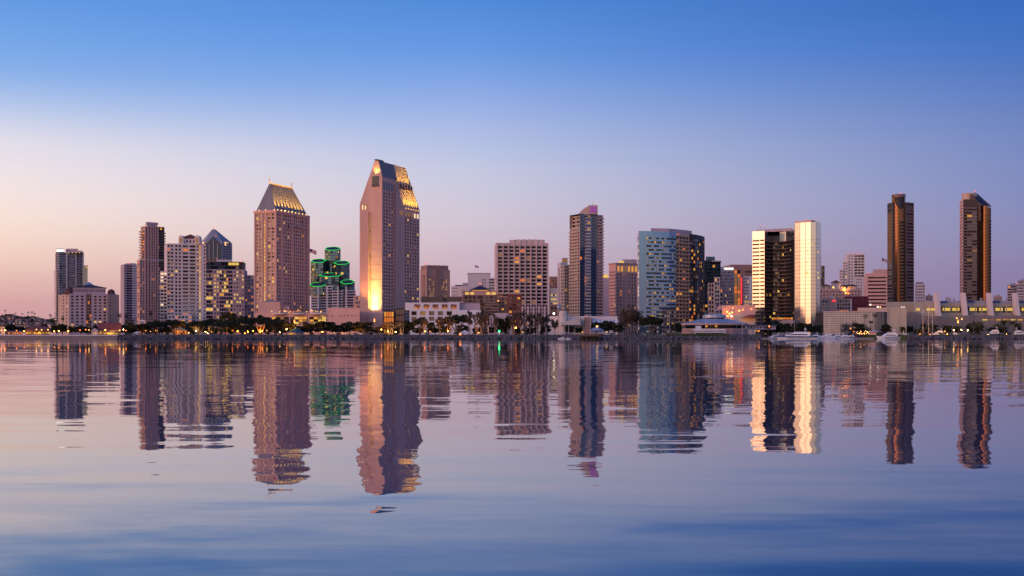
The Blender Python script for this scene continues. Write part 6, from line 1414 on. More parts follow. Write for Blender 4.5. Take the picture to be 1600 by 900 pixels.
for px, yt, hw, Y in ((243, 501.5, 20, 822), (272, 499, 20, 826), (309, 501, 19, 818), (330, 497.5, 18, 828), (379, 495, 20, 822), (408, 493.5, 24, 826), (431, 499, 16, 820), (222, 506, 15, 830), (1018, 493.5, 22, 822), (715, 491, 24, 830), (657, 496, 15, 826), (345, 500, 17, 814)):
    tree('umbrella', px, yt, hw, Y)
for px, yt, hw, Y in ((204, 507, 11, 835), (188, 508, 8, 838), (355, 488, 13, 862), (366, 490, 10, 866), (486, 503.5, 16, 824), (509, 500, 19, 826), (528, 505, 14, 820), (546, 503, 15, 826), (567, 501, 18, 830), (785, 495, 14, 826), (640, 500, 9, 834),
                      (932, 503.5, 13, 828), (951, 499.5, 12, 834), (966, 505, 10, 824), (1341, 503.5, 11, 900), (1385, 506.5, 10, 880), (1410, 509.5, 4.5, 860), (1226, 503, 10, 905), (1246, 506, 9, 900), (1262, 504, 9, 905), (1206, 499, 10, 910), (675, 506, 8, 822), (694, 508, 9, 818), (1057, 503, 9, 850),
                      (18, 507, 12, 850), (30, 510, 9, 846), (88, 507, 10, 846), (97, 504.5, 9, 860), (112, 508.5, 9, 850), (126, 509, 10, 846), (138, 510, 8, 850), (151, 507, 8, 870), (192, 510, 7, 850), (70, 506, 6, 880), (1435, 513, 8, 850), (890, 507, 8, 830), (905, 510, 8, 836)):
    tree('round', px, yt, hw, Y)
rt_ = random.Random(3)
for i in range(11):
    tree('round', 1424 + i * 18 + rt_.uniform(-5, 5), rt_.uniform(505, 511), rt_.uniform(6, 9), 900 + rt_.uniform(0, 14), 'park')
for i in range(8):
    tree('round', 1192 + i * 12.5 + rt_.uniform(-3, 3), rt_.uniform(502, 508), rt_.uniform(7, 9), 912 + rt_.uniform(0, 8), 'hotel garden')
for i in range(26):
    tree('round', 197 + i * 11 + rt_.uniform(-3, 3), rt_.uniform(506, 511), rt_.uniform(8, 11), 872 + rt_.uniform(0, 24), 'background')
for i in range(12):
    tree('round', 612 + i * 22 + rt_.uniform(-5, 5), rt_.uniform(506, 512), rt_.uniform(8, 11), 838 + rt_.uniform(0, 4) * .5, 'background')
for px, yt, hw, Y in ((663, 496, 7, 816), (690, 493, 8, 816), (703, 492, 7, 814), (732, 483, 6, 816), (746, 487, 6, 815), (754, 483, 6, 817), (764, 485, 7, 815), (772, 488, 6, 818), (805, 486, 9, 822), (816, 484, 9, 818), (829, 488, 8, 824), (842, 487, 9, 820), (855, 490, 8, 824), (867, 497, 8, 822), (612, 502, 10, 818), (626, 500, 8, 822), (795, 491, 7, 824)):
    tree('eucalyptus', px, yt, hw, Y)
for px, yt, hw, Y in ((985, 476.5, 17, 840), (974, 490, 11, 834), (998, 486, 11, 846), (603, 505, 10, 822), (200, 498, 9, 900), (1212, 497, 11, 925)):
    tree('russet', px, yt, hw, Y)
for px, yt, hw, Y, ex in ((452, 503.5, 13, 816, 'orange-lit'), (590, 511, 11, 816, 'orange-lit')):
    tree('round', px, yt, hw, Y, ex)
for px, yt, hw, Y in ((49, 497.5, 4.5, 880), (98, 493.5, 3.5, 900), (187, 488, 4, 930), (1182, 488.5, 4, 900), (1190, 488, 4, 905), (1367, 488, 4.5, 905), (1361, 500, 5, 890), (236, 484, 3, 985), (259, 491, 3, 970), (197, 489, 3, 960)):
    tree('fan_palm', px, yt, hw, Y)
for px, yt, hw, Y in ((83, 493, 7, 885), (1452, 505, 8, 850), (1478, 505, 10, 850), (1498, 506, 9, 848), (1521, 499, 9, 856), (1531, 499, 7, 870), (1543, 511, 5, 850), (1560, 503, 8, 846), (1569, 496, 9, 856), (1582, 496, 9, 852), (1590, 501, 8, 848), (1612, 499, 9, 852), (1200, 506, 7, 880), (1515, 489, 4, 952), (1539, 492, 3, 952), (1558, 491, 3, 952), (1584, 491, 3, 952)):
    tree('feather_palm', px, yt, hw, Y, z0=GZ if Y < 945 else Z(494, 950))
for px, hw in ((200, 5), (232, 5), (262, 5), (285, 6), (300, 5), (336, 5), (362, 4), (392, 5), (418, 5), (438, 5), (486, 5), (505, 6), (530, 5), (556, 5), (580, 4), (634, 5), (668, 5), (712, 5), (742, 4), (792, 5), (826, 5), (846, 5), (958, 5), (994, 5), (1330, 5), (1376, 8), (1430, 5), (1446, 5), (1470, 4), (1529, 6), (1575, 5)):
    tree('shrub', px, U(517.5, 519.5), hw, U(808, 814) if px < 1200 else U(830, 850))

# ------------------------------------------------------------------ lamps
lm_pole = MB(); lm_pole.tube((0, 0, 0), (0, 0, 3.6), .09, .06, 'dark_metal', 5); lm_pole = lm_pole.mesh('post')
GLOBE = {}
for k_ in ('lamp_orange', 'lamp_yellow', 'lamp_white', 'lamp_green'):
    g_ = MB(); g_.ball((0, 0, 3.9), .5, k_, 8, 5); GLOBE[k_] = g_.mesh('globe')
LC = {'lamp_orange': 'orange', 'lamp_yellow': 'yellow', 'lamp_white': 'white'}
def lamp(px, Y, m='lamp_orange', hs=1.0, r=1.0, glow=0.0):
    e = thing('path_lamp', 'lamp', 'lamp', (X(px, Y), Y, GZ - .05), 0, 'lamps along the waterfront'); e.scale = (r, r, hs)
    for n_, me in (('post', lm_pole), ('globe', GLOBE[m])):
        o = bpy.data.objects.new(n_, me); COL.objects.link(o); o.parent = e
    e.children[1].scale = (1, 1, r / hs); e.children[1].location = (0, 0, 3.9 * (1 - r / hs))
    if glow: spot('lamp_glow', (X(px, Y), Y - .6, GZ + min(3.9 * hs, 4.5)), (X(px, Y) + U(-2, 2), Y + 4.5, GZ + 3.9 * hs + 4), glow * 2.4, (1, .32, .04) if m == 'lamp_orange' else (1, .60, .18), 140, .9, .5)
    NAMED.append((px, f'glowing {LC[m]} path lamp', e))
for px in (2, 8, 26, 38, 57, 65, 75, 85, 92, 107, 125, 134, 139, 165, 187, 193, 197): lamp(px, 812 + U(0, 12), random.choice(('lamp_orange', 'lamp_orange', 'lamp_yellow')), U(.55, .95), 1.0, random.choice((0, 2500, 4000)))
rr_ = random.Random(5)
for i in range(34): lamp(205 + i * 7.1 + rr_.uniform(-3, 3), 808 + rr_.uniform(0, 45), rr_.choice(('lamp_orange', 'lamp_orange', 'lamp_yellow')), rr_.uniform(.2, .8), rr_.uniform(.5, 1.0), rr_.choice((0, 0, 3000, 5000)))
for i in range(16): lamp(478 + i * 5.6 + rr_.uniform(-2, 2), 810 + rr_.uniform(0, 40), rr_.choice(('lamp_orange', 'lamp_orange', 'lamp_yellow')), rr_.uniform(.2, .6), rr_.uniform(.5, .9), rr_.choice((0, 0, 3000)))
for px, m, hs, g_ in ((460, 'lamp_orange', 2.4, 9000), (448, 'lamp_orange', 1.0, 9000), (585, 'lamp_orange', 2.6, 9000), (596, 'lamp_orange', .9, 8000), (618, 'lamp_yellow', .5, 6000), (606, 'lamp_orange', .6, 4000), (664, 'lamp_orange', .6, 3000), (672, 'lamp_orange', .6, 0), (806, 'lamp_orange', 1.3, 2000), (817, 'lamp_yellow', .5, 0), (700, 'lamp_orange', .6, 3000), (748, 'lamp_orange', .4, 2000), (780, 'lamp_yellow', .4, 0),
                      (1186, 'lamp_orange', .75, 0), (1202, 'lamp_orange', 1.6, 0), (1329, 'lamp_orange', 1.2, 0), (1334, 'lamp_orange', .6, 0), (1345, 'lamp_orange', .7, 0), (1350, 'lamp_orange', .3, 0), (1196, 'lamp_yellow', .2, 0),
                      (1437, 'lamp_orange', .1, 3000), (1453, 'lamp_orange', .1, 4000), (1480, 'lamp_orange', .1, 4000), (1476, 'lamp_yellow', .6, 0), (1490, 'lamp_yellow', .8, 2000), (1502, 'lamp_yellow', .9, 3000), (1512, 'lamp_yellow', .8, 6000), (1544, 'lamp_orange', .1, 4000), (1573, 'lamp_orange', .1, 4000), (948, 'lamp_yellow', .5, 0), (910, 'lamp_yellow', .5, 0), (1497, 'lamp_orange', 2.4, 4000)):
    lamp(px, 808 if px < 1180 or px > 1430 else 868, m, hs, .95, g_)
# channel lights on the rocks
for px, m, lab in ((780, 'lamp_green', 'green channel light on a white post at the shore rocks'), (719, 'lamp_orange', 'low red-orange channel light on the shore rocks')):
    e = thing('channel_light', lab, 'light', (X(px, SH + 2), SH + 2, 1.6)); b_ = MB(); x, y = X(px, SH + 2), SH + 2
    hh = 4.0 if m == 'lamp_green' else 2.0
    b_.tube((x, y, 1), (x, y, 1 + hh), .12, .1, 'white_paint', 6); b_.build('post', e); b_ = MB(); b_.ball((x, y, 1 + hh + .4), .75, m, 8, 5); b_.build('lantern', e)

# ------------------------------------------------------------------ village houses
def house(name, label, px0, px1, ybase, yeave, yridge, Y, wm, rm, depth=10, lit=.3, chim=(), lm=OR3, n=6, rows=1, veranda=False, hip=.8):
    global REF
    REF = 800.0
    fp = front_fp(px0, px1, Y, depth); b = Bld(name, label, 'house', fp); ze = Z(yeave, Y)
    k = m_per_px(Y)
    b.block(fp, GZ, ze, wm, {0: [(.03, .97, dict(n=n, p=(ze - GZ) / rows / k * .98, wf=.55, hf=.6, mt=0, mb=0, gm=('glass_dark', 'glass_mid'), lit=lit, lm=lm))]})
    hip_roof(b, fp, ze, Z(yridge, Y), rm, hip)
    for cxp, cyp in chim: b.prism('chimney', front_fp(cxp - .9, cxp + .9, Y + depth * .5, 1.6), ze, Z(cyp, Y), 'white_paint')
    if veranda:
        zv = Z(veranda, Y); f2 = front_fp(px0 - 1.5, px1 + 1.5, Y - 4, 4); b.prism('veranda_roof', f2, zv, zv + .5, rm)
        for i in range(9): b.prism('veranda_post', front_fp(px0 - 1 + (px1 - px0 + 2) * i / 8 - .2, px0 - 1 + (px1 - px0 + 2) * i / 8 + .2, Y - 3.8, .3), GZ, zv, 'wood')
        for i in range(12): b.prism('veranda_light', front_fp(px0 + (px1 - px0) * i / 12 + .3, px0 + (px1 - px0) * (i + 1) / 12 - .4, Y - 1.2, .2), GZ + U(.4, 1), zv - U(.1, .5), random.choice(('lit_yellow', 'lit_gold', 'lit_yellow', 'lit_dim')))
        spot('veranda_glow', (X((px0 + px1) / 2, Y), Y - 3, zv - .3), (X((px0 + px1) / 2, Y), Y + 1, zv - 3), 1500, (1, .5, .08), 150, .9, .6, b.e)
    b.done(); return b
house('village_restaurant', 'veranda restaurant with maroon roof and blazing yellow windows at the seawall', 40, 78, 523, 515.5, 510, 826, 'brown_stone', 'red_tile', 12, .4, ((77, 507),), veranda=518.6, n=8)
house('village_house', 'white village house with dark roof at the very edge of the photo', -12, 7.5, 523, 510.5, 503.5, 826, 'white_paint', 'dark_roof', 10, .2, n=4, rows=2)
house('village_inn', 'steep maroon-roofed village inn with white gable and chimneys', 154, 188, 523, 516, 504, 828, 'pale_plaster', 'red_tile', 14, .7, ((154.5, 502), (187.5, 501.5)), lm=('lit_yellow', 'lit_gold'), n=8, veranda=519.2, hip=.97)
house('gabled_cottage', 'small white cottage with lit window left of the maroon-roofed inn', 143, 153, 523, 517, 512.5, 824, 'white_paint', 'mauve_concrete', 9, .5, n=3)
house('village_shop', 'low village shop glowing orange between cottage and restaurant', 8, 36, 523, 518, 516, 834, 'rose_concrete', 'dark_roof', 8, .6, n=8, lm=('lit_orange', 'lit_gold'))
house('teal_roof_hall', 'teal-roofed hall half hidden among the umbrella trees', 270, 292, 523, 516, 510.5, 850, 'brown_stone', 'teal_roof', 10, .4, n=7)
house('white_annex', 'small white annex with orange window under the tall ribbed tower', 216, 228, 523, 502, 499, 905, 'white_paint', 'white_concrete', 9, .3, n=4, rows=3)
house('snack_kiosk', 'orange-lit kiosk beside the yachts', 1357, 1369, 523, 519, 516.5, 880, 'pale_plaster', 'mauve_concrete', 6, .9, n=4, lm=('lit_orange',))
def hut(name, label, px0, px1, yeave, ytop, Y, wm, rm, open_=False, zb=GZ):
    cx = X((px0 + px1) / 2, Y); r = (X(px1, Y) - X(px0, Y)) / 2; b = Bld(name, label, 'pavilion', ngon(cx, Y, r, 8), z0=zb)
    if open_:
        for i in range(8):
            a = 2 * pi * i / 8 + .2; mb_ = MB(); mb_.tube((cx + r * .8 * cos(a), Y + r * .8 * sin(a), zb), (cx + r * .8 * cos(a), Y + r * .8 * sin(a), Z(yeave, Y)), .18, .16, 'pale_plaster', 5); mb_.build('column', b.e)
        mb_ = MB(); mb_.prism(ngon(cx, Y, r * .86, 8), zb, zb + .9, 'wood', bottom=True); mb_.build('railing', b.e)
    else:
        b.w.prism(ngon(cx, Y, r * .82, 8), zb, Z(yeave, Y), wm)
        mb_ = MB(); mb_.box(cx - r * .55, cx - r * .2, Y - r * .84, Y - r * .7, zb + .2, Z(yeave, Y) - .3, 'lit_gold'); mb_.build('lit_door', b.e)
        mb_ = MB(); mb_.box(cx - r * .15, cx + r * .1, Y - r * .84, Y - r * .7, zb + .8, Z(yeave, Y) - .4, 'lit_orange'); mb_.build('lit_window', b.e)
    mb_ = MB(); mb_.prism(ngon(cx, Y, r, 8), Z(yeave, Y), Z(ytop, Y), rm, bottom=True, fp1=ngon(cx, Y, r * .08, 8)); mb_.ball((cx, Y, Z(ytop, Y) + .3), .4, rm, 6, 4); mb_.build('roof', b.e)
    b.done(); return b
REF = None
hut('shore_hut', 'octagonal hut with teal hipped roof and lit door on the shore path', 448, 476, 519.5, 512.5, 812, 'tan_concrete', 'teal_roof')
hut('gazebo', 'open gazebo with slate roof on the small pier', 919, 946, 516.5, 511, 806, 'tan_concrete', 'blue_grey_metal', True, 2.6)
mb_ = MB(); mb_.ball((X(933, 806), 806, Z(510, 806)), .7, 'lamp_yellow', 8, 5); o = mb_.build('finial_lamp', bpy.data.objects['gazebo'])
e = thing('pier', 'small timber pier carrying the gazebo over the water', 'pier', (X(922, 802), 802, 0)); b_ = MB(); b_.box(X(906, 800), X(937, 800), 794, 808, 1.9, 2.5, 'wood'); b_.build('deck', e)
for px in (909, 916, 923, 930, 935):
    b_ = MB(); b_.tube((X(px, 796), 796, -1), (X(px, 796), 796, 1.9), .22, .22, 'dark_metal', 6); b_.build('pile', e)
b_ = MB(); b_.box(X(906, 800), X(937, 800), 794, 794.15, 3.3, 3.45, 'wood'); b_.build('handrail', e)
for i in range(9):
    b_ = MB(); xx = X(906.3 + i * 3.8, 794); b_.box(xx - .06, xx + .06, 794, 794.12, 2.5, 3.3, 'wood'); b_.build('baluster', e)
# tents
def tent(px0, px1, ytop, Y, m, lab):
    x0, x1 = X(px0, Y), X(px1, Y); cx = (x0 + x1) / 2; e = thing('tent', lab, 'tent', (cx, Y, GZ)); zt = Z(ytop, Y); ze = GZ + (zt - GZ) * .5
    b_ = MB(); b_.prism([(x0, Y), (x1, Y), (x1, Y + 6), (x0, Y + 6)], ze, zt, m, bottom=True, fp1=[(cx - .3, Y + 2.7), (cx + .3, Y + 2.7), (cx + .3, Y + 3.3), (cx - .3, Y + 3.3)]); b_.build('canopy', e)
    for xx, yy in ((x0, Y), (x1, Y), (x1, Y + 6), (x0, Y + 6)):
        b_ = MB(); b_.tube((xx, yy, GZ), (xx, yy, ze), .08, .08, 'steel', 5); b_.build('pole', e)
tent(719, 733, 516, 812, 'flag_white', 'white tent glowing orange below the dark pyramid roof'); spot('tent_glow', (X(726, 812), 813, GZ + .6), (X(726, 812), 815.5, GZ + 3), 3500 * .5, (1, .3, .04), 120, .9, .4)
tent(680, 694, 509.5, 842, 'flag_white', 'tall white tent among trees below the brown block')
tent(208, 216, 518, 812, 'flag_white', 'small lit white kiosk tent on the seawall corner'); spot('tent_glow', (X(212, 812), 813, GZ + .6), (X(212, 812), 815.5, GZ + 3), 2500 * .5, (1, .6, .2), 120, .9, .4)
tent(1362, 1374, 515, 890, 'canvas', 'pale canvas tent behind the orange kiosk')

# ------------------------------------------------------------------ boats
def hull_mesh(L_, Bm, fb, m='boat_white', stripe=None):
    mb = MB(); st = []
    for i in range(11):
        t = i / 10; hb = Bm / 2 * (1 - max(0, (t - .45) / .55) ** 2.2) * (.86 + .14 * min(1, t * 4)); sh = fb * (1 + .45 * max(0, t - .3) ** 1.6 * 1.6); x = -L_ / 2 + L_ * t; rake = .13 * L_ * max(0, t - .7) / .3
        st.append([(x - rake, 0, -.5), (x - rake * .6, hb * .8, 0.05), (x - rake * .3, hb * .93, sh * .55), (x, hb, sh)])
    for i in range(10):
        a, c = st[i], st[i + 1]
        for j in range(3):
            mm = stripe if (stripe and j == 2) else m
            mb.poly([a[j], c[j], c[j + 1], a[j + 1]][::-1], mm); neg = lambda p: (p[0], -p[1], p[2]); mb.poly([neg(a[j]), neg(c[j]), neg(c[j + 1]), neg(a[j + 1])], mm)
        mb.poly([a[3], c[3], (c[3][0], -c[3][1], c[3][2]), (a[3][0], -a[3][1], a[3][2])][::-1], 'canvas')
    a = st[0]; mb.poly([a[0], a[1], a[2], a[3], (a[3][0], -a[3][1], a[3][2]), (a[2][0], -a[2][1], a[2][2]), (a[1][0], -a[1][1], a[1][2])], m)
    return mb.mesh('hull')
def cab(mb, x0, x1, hw, z0, z1, r0, r1, m):
    mb.prism([(x0, -hw), (x1, -hw), (x1, hw), (x0, hw)], z0, z1, m, bottom=True, fp1=[(x0 + r0, -hw * .9), (x1 - r1, -hw * .9), (x1 - r1, hw * .9), (x0 + r0, hw * .9)])
def motor_proto(kind):
    """18 m motor boats, bow towards +x"""
    P = {}
    P['hull'] = hull_mesh(18, 5, 1.7, stripe='boat_blue' if kind == 1 else None)
    m = MB(); cab(m, -6, 4.2 if kind != 2 else 5.5, 2.0, 1.9, 4.0, .2, 2.2, 'boat_white'); P['cabin'] = m.mesh('cabin')
    m = MB(); cab(m, -4.8, 3.0, 2.03, 2.75, 3.5, .1, .9, 'glass_dark'); P['cabin_window'] = m.mesh('cabin_window')
    m = MB(); cab(m, -5, 1.4, 1.7, 4.0, 4.9, .1, .9, 'boat_white'); P['flybridge'] = m.mesh('flybridge')
    m = MB(); m.tube((-3.6, -1.6, 4.8), (-4.2, -1.3, 6.6), .12, .1, 'boat_white', 5); m.tube((-3.6, 1.6, 4.8), (-4.2, 1.3, 6.6), .12, .1, 'boat_white', 5); m.box(-4.6, -3.4, -1.5, 1.5, 6.5, 6.75, 'boat_white'); m.ball((-4, 0, 7.1), .4, 'boat_white', 8, 5); m.tube((-4, .6, 6.7), (-4.1, .6, 9.4 if kind != 2 else 8.2), .06, .03, 'steel', 4); P['radar_arch'] = m.mesh('radar_arch')
    m = MB()
    for i in range(7): m.tube((3.2 + i * .85, -2.0 + i * .22, 2.2 + .06 * i), (3.2 + i * .85, -2.0 + i * .22, 3.0 + .06 * i), .03, .03, 'steel', 4)
    m.tube((3.2, -2.0, 3.0), (8.4, -.6, 3.4), .04, .04, 'steel', 4); P['bow_rail'] = m.mesh('bow_rail')
    m = MB()
    for i in range(5): m.box(-5.5 + i * 1.9, -4.3 + i * 1.9, -2.44, 2.44, .95, 1.25, 'glass_dark')
    P['hull_window'] = m.mesh('hull_window')
    if kind == 2: m = MB(); m.box(-7.8, -4.4, -1.8, 1.8, 4.5, 4.65, 'boat_blue'); P['bimini'] = m.mesh('bimini')
    return P
MP = [motor_proto(i) for i in range(3)]
BD = ['white motor cruiser', 'white motor yacht with blue sheer stripe', 'white motor cruiser with blue sunshade']
def motor(px0, px1, Y, kind=0, bow=1, hs=1.0, lab=None, cat='boat', nm='motor_boat'):
    L_ = X(px1, Y) - X(px0, Y); s = L_ / 18.0; e = thing(nm, lab or BD[kind], cat, (X((px0 + px1) / 2, Y), Y, 0), U(-.25, .25) + (0 if bow > 0 else pi), 'boats in the marina'); e.scale = (s, s, s * hs)
    for n_, me in MP[kind].items():
        o = bpy.data.objects.new(n_, me); COL.objects.link(o); o.parent = e
    if not lab: NAMED.append(((px0 + px1) / 2, BD[kind], e))
    return e
motor(1211, 1276, 842, 1, -1, .62, 'long low white motor yacht in front of the gold mirror hotel'); motor(1367, 1409, 842, 0, -1, .84, 'large white motor yacht moored beside the plain tan block')
for a in ((1199, 1222, 858, 2, -1), (1222, 1246, 872, 0, 1), (1238, 1262, 880, 1, -1), (1260, 1284, 852, 0, -1), (1280, 1300, 862, 2, 1), (1296, 1318, 852, 0, -1), (1311, 1334, 848, 1, 1), (1284, 1310, 880, 0, 1), (1152, 1167, 858, 2, 1), (1168, 1180, 862, 0, -1), (1404, 1432, 852, 1, 1), (1300, 1322, 884, 1, 1), (1214, 1232, 884, 2, 1), (1204, 1220, 876, 0, 1), (1230, 1250, 862, 2, 1), (1252, 1272, 866, 1, 1), (1270, 1290, 874, 0, 1), (1288, 1304, 846, 2, -1), (1306, 1326, 866, 2, 1), (1318, 1338, 858, 0, -1), (1176, 1192, 872, 2, -1), (1140, 1156, 852, 0, 1)):
    motor(a[0], a[1], a[2], a[3], a[4], 1.0)
for i, (p0, p1) in enumerate(((543, 562), (555, 577), (574, 590), (598, 614), (614, 632), (628, 642), (644, 662), (660, 678), (676, 692), (700, 716), (738, 752), (766, 780), (792, 808), (834, 850), (846, 862), (950, 968), (985, 999), (1000, 1016), (1016, 1032), (1030, 1048), (1456, 1476), (1487, 1500), (1540, 1564), (1582, 1604))):
    motor(p0, p1, 868 + (i % 3) * 8 if p0 < 1400 else 838, i % 3, 1 if i % 2 else -1, 1.45).location.z = (0 if p0 < 1400 else 2.2)
for a in ((871, 884, 797.0, 2, -1), (884, 893, 796.0, 0, 1)): motor(a[0], a[1], a[2], a[3], a[4], .8)
# ferry
Y = 846; e = thing('ferry', 'long white two-deck ferry in front of the round pavilion', 'ferry', (X(1107, Y), Y, 0)); s_ = X(1135, Y) - X(1080, Y)
hm = hull_mesh(s_, 6, 2.6); o = bpy.data.objects.new('hull', hm); COL.objects.link(o); o.parent = e; o.rotation_euler = (0, 0, pi)
cx = X(1107, Y)
for n_, x0, x1, z0, z1, mm in (('lower_deck', -s_ * .40, s_ * .46, 2.4, 5.0, 'boat_white'), ('upper_deck', -s_ * .44, s_ * .47, 6.0, 6.9, 'boat_white'), ('pilot_house', -s_ * .36, -s_ * .22, 6.9, 9.4, 'boat_white'), ('deck_windows', -s_ * .38, s_ * .44, 3.4, 4.4, 'glass_dark')):
    b_ = MB(); hw_ = 2.62 if n_ == 'deck_windows' else 2.6; b_.box(cx + x0, cx + x1, Y - hw_, Y + hw_, z0, z1, mm); b_.build(n_, e)
for i in range(14):
    b_ = MB(); xx = cx - s_ * .40 + s_ * .85 * i / 13; b_.tube((xx, Y - 2.4, 5.0), (xx, Y - 2.4, 6.0), .08, .08, 'boat_white', 4); b_.build('stanchion', e)
# sailing boats
def sail_proto():
    P = {'hull': hull_mesh(12, 3.4, 1.2)}
    m = MB(); cab(m, -2.4, 2.6, 1.0, 1.2, 1.9, .3, 1.2, 'boat_white'); P['cabin'] = m.mesh('cabin')
    m = MB(); m.tube((.8, 0, 1.2), (.8, 0, 17), .13, .08, 'white_paint', 6); P['mast'] = m.mesh('mast')
    m = MB(); m.tube((.8, 0, 2.6), (-4.2, 0, 2.6), .1, .08, 'steel', 5); m.tube((.5, 0, 2.85), (-4.0, 0, 2.75), .26, .18, 'boat_blue', 6); P['boom'] = m.mesh('boom')
    m = MB(); m.tube((.8, 0, 16.8), (5.8, 0, 1.6), .035, .035, 'steel', 4); m.tube((.8, 0, 16.8), (-5.8, 0, 1.4), .035, .035, 'steel', 4); m.tube((.8, -1.1, 9.5), (.8, 1.1, 9.5), .05, .05, 'white_paint', 4); P['rigging'] = m.mesh('rigging')
    return P
SP = sail_proto()
for px, yt, Y in ((1093, 490, 862), (1104, 484.5, 858), (1144, 481, 860), (1158, 488.5, 850), (1444, 484, 838), (1449, 478.5, 836), (1455, 487, 840), (887, 489, 812), (924, 491, 818), (1048, 490, 834), (1297, 497, 880), (1243, 500, 878)):
    e = thing('sailing_boat', '', 'sailing boat', (X(px, Y), Y, 0), U(-.3, .3) + (pi if R() < .5 else 0), 'sailing boats in the marina'); k_ = (Z(yt, Y)) / 17.0; e.scale = (min(k_, 1.0), min(k_, 1.0), k_)
    for n_, me in SP.items():
        o = bpy.data.objects.new(n_, me); COL.objects.link(o); o.parent = e
    NAMED.append((px, 'sailing boat with bare white mast', e))
for px, yt in ((1041, 494), (1053, 498)):
    e = thing('timber_pole', '', 'pole', (X(px, 826), 826, GZ)); b_ = MB(); b_.tube((X(px, 826), 826, GZ), (X(px, 826), 826, Z(yt, 826)), .3, .22, 'wood', 7); b_.build('shaft', e); b_ = MB(); b_.ball((X(px, 826), 826, Z(yt, 826)), .34, 'wood', 6, 4); b_.build('cap', e); NAMED.append((px, 'tall bare timber pole', e))
# floating docks
for px0, px1, Y in ((1188, 1216, 850), (1334, 1366, 850)):
    e = thing('floating_dock', '', 'dock', (X((px0 + px1) / 2, Y), Y, 0)); b_ = MB(); b_.box(X(px0, Y), X(px1, Y), Y, Y + 3, .1, .8, 'concrete_path'); b_.build('deck', e)
    for k_ in range(3):
        b_ = MB(); xx = X(px0 + (px1 - px0) * (k_ + .5) / 3, Y); b_.tube((xx, Y + 1.5, -1), (xx, Y + 1.5, 2.6), .18, .18, 'wood', 6); b_.build('pile', e)
    NAMED.append(((px0 + px1) / 2, 'low grey floating dock', e))

# ------------------------------------------------------------------ flags
def flag(px, ytop, ybase, Y, w_, lab, droop=.35):
    x = X(px, Y); z1, z0 = Z(ytop, Y), Z(ybase, Y); e = thing('flag', lab, 'flag', (x, Y, z0)); b_ = MB(); b_.tube((x, Y, z0), (x, Y, z1), .14, .1, 'steel', 6); b_.build('flagpole', e)
    b_ = MB(); h_ = w_ * .6; n_ = 10
    for i in range(n_):
        u0, u1 = i / n_, (i + 1) / n_; f_ = lambda u: (x + .2 + u * w_, Y + .35 * sin(u * 7), z1 - .3 - droop * w_ * u ** 1.3)
        a, c = f_(u0), f_(u1)
        for j in range(7):
            za, zb = -h_ * j / 7, -h_ * (j + 1) / 7; mm = 'flag_blue' if (u1 <= .41 and j < 4) else ('flag_red' if j % 2 == 0 else 'flag_white')
            b_.poly([(a[0], a[1], a[2] + zb), (c[0], c[1], c[2] + zb), (c[0], c[1], c[2] + za), (a[0], a[1], a[2] + za)], mm)
    b_.build('cloth', e)
flag(742, 414, 428, 1702, 5.2, 'small striped flag on a thin pole above the grey-pink blank block')
flag(1378, 403, 421, 1404, 6.2, 'striped flag flying over the pink banded office')
flag(1118.5, 474.5, 500, 868, 4.6, 'large drooping striped flag in front of the round pavilion', .55)
flag(483.5, 388, 480, 1130, 6.5, 'striped flag peeking out beside the mansard-roofed hotel')

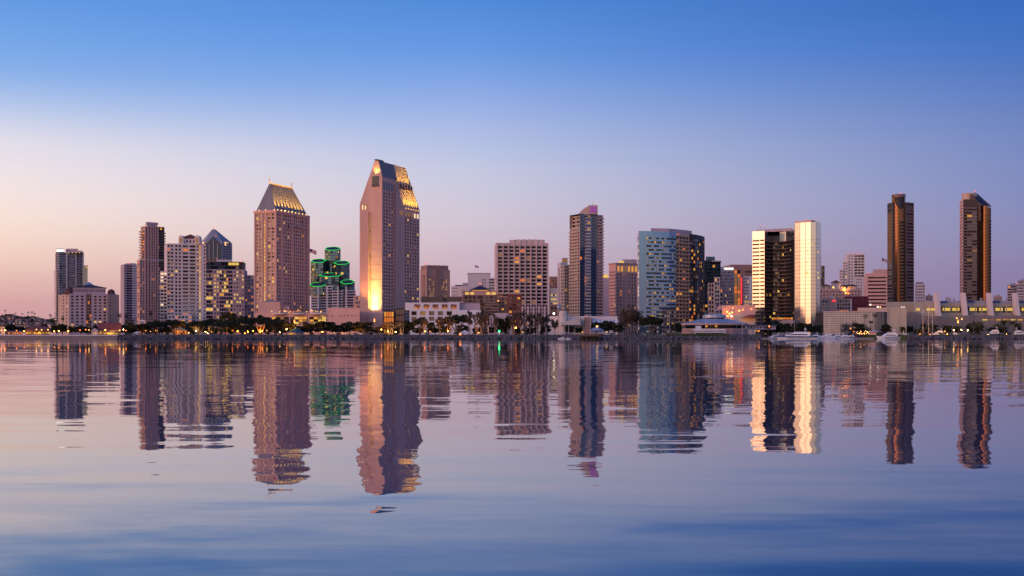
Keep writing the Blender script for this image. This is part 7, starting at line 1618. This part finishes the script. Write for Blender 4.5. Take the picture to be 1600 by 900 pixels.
# ------------------------------------------------------------------ hillside far behind the village
hb_ = MB(); HN = 40; HY0, HY1 = 3000, 4200
def hz(px, t):
    base = 12 + 58 * (t ** .8); return base * (.86 + .10 * sin(px * .045 + 1) + .05 * sin(px * .16 + t * 6)) * (1 if px < 150 else max(.15, 1 - (px - 150) / 240))
for i in range(HN):
    for j in range(14):
        q = []
        for di, dj in ((0, 0), (1, 0), (1, 1), (0, 1)):
            px = -260 + (i + di) * 20; t = (j + dj) / 14; y = HY0 + (HY1 - HY0) * t; q.append((X(px, y), y, hz(px, t)))
        hb_.poly(q, 'hill_scrub')
o = hb_.build('hillside', smooth=True); o['kind'] = 'structure'
HP = []
for k_ in range(4):
    w_, d_, h_ = ((11, 9, 4.5), (14, 10, 5.5), (9, 9, 6), (17, 10, 4.5))[k_]; wl = MB(); wl.box(-w_ / 2, w_ / 2, -d_ / 2, d_ / 2, -4, h_, ('pale_plaster', 'taupe_brown', 'tan_concrete', 'blush_concrete')[k_])
    rf = MB(); rf.prism([(-w_ / 2 - .5, -d_ / 2 - .5), (w_ / 2 + .5, -d_ / 2 - .5), (w_ / 2 + .5, d_ / 2 + .5), (-w_ / 2 - .5, d_ / 2 + .5)], h_, h_ + 2.4, ('red_tile', 'brown_stone', 'taupe_concrete', 'red_tile')[k_], bottom=True, fp1=[(-w_ / 3, -.2), (w_ / 3, -.2), (w_ / 3, .2), (-w_ / 3, .2)])
    wn = []
    for q in range(3):
        m_ = MB(); x0 = -w_ * .36 + q * w_ * .28; m_.box(x0, x0 + w_ * .15, -d_ / 2 - .12, -d_ / 2 + .1, h_ * .35, h_ * .75, ('lit_pale', 'glass_dark', 'lit_gold')[(q + k_) % 3]); wn.append(m_.mesh('window'))
    HP.append((wl.mesh('wall'), rf.mesh('roof'), wn))
rh = random.Random(9); spots = []
for row in range(9):
    t = .12 + row * .085
    px = -14 + rh.uniform(0, 6)
    while px < 92:
        spots.append((px, t + rh.uniform(-.03, .03), row)); px += rh.uniform(5.5, 12)
cnt = {}
for px, t, row in spots:
    y = HY0 + (HY1 - HY0) * t; k_ = rh.randrange(4); cnt[row] = cnt.get(row, 0) + 1
    e = thing('hillside_house', '', 'house', (X(px, y), y, hz(px, t)), rh.uniform(-.5, .5), 'houses on the far hillside')
    e['label'] = f'small pale house on the far hillside, {ORD[8 - row]} row from the crest, {ORD[cnt[row] - 1]} from left'
    wl, rf, wn = HP[k_]
    for n_, me in [('wall', wl), ('roof', rf)] + [('window', q) for q in wn]:
        o = bpy.data.objects.new(n_, me); COL.objects.link(o); o.parent = e
fb = MB()
for i in range(950):
    px = rh.uniform(-30, 100); t = rh.uniform(.05, 1.0) if i % 3 else rh.uniform(.93, 1.0); y = HY0 + (HY1 - HY0) * t; z = hz(px, t); r = rh.uniform(2.5, 6)
    for k_ in range(14): leaf(fb, (X(px, y) + U(-r, r), y + U(-2, 2), z + r * U(.1, 1.5)), 2.2, 'leaf_dark')
o = fb.build('hillside_shrubbery'); o['kind'] = 'stuff'; o['label'] = 'dark shrubbery between the hillside houses'
for px, hh in ((8, 17), (24, 13), (35, 15), (44, 18), (50, 19), (54, 16), (78, 20), (80, 15), (87, 22)):
    y = HY1 - 10; z = hz(px, 1.0); nm, ds, cat, gr = KN['fan_palm']; th, tw = PROTO['fan_palm'][px % 2]
    e = thing('hillside_palm', '', 'palm', (X(px, y), y, z), U(0, 6), 'palms on the hill crest'); e.scale = (2.6, 2.6, hh / 13.6 * 1.3)
    for n_, me in (('trunk', th), ('crown', tw)):
        o = bpy.data.objects.new(n_, me); COL.objects.link(o); o.parent = e
    NAMED.append((px, 'tall palm silhouetted on the hill crest', e))
finish_labels()
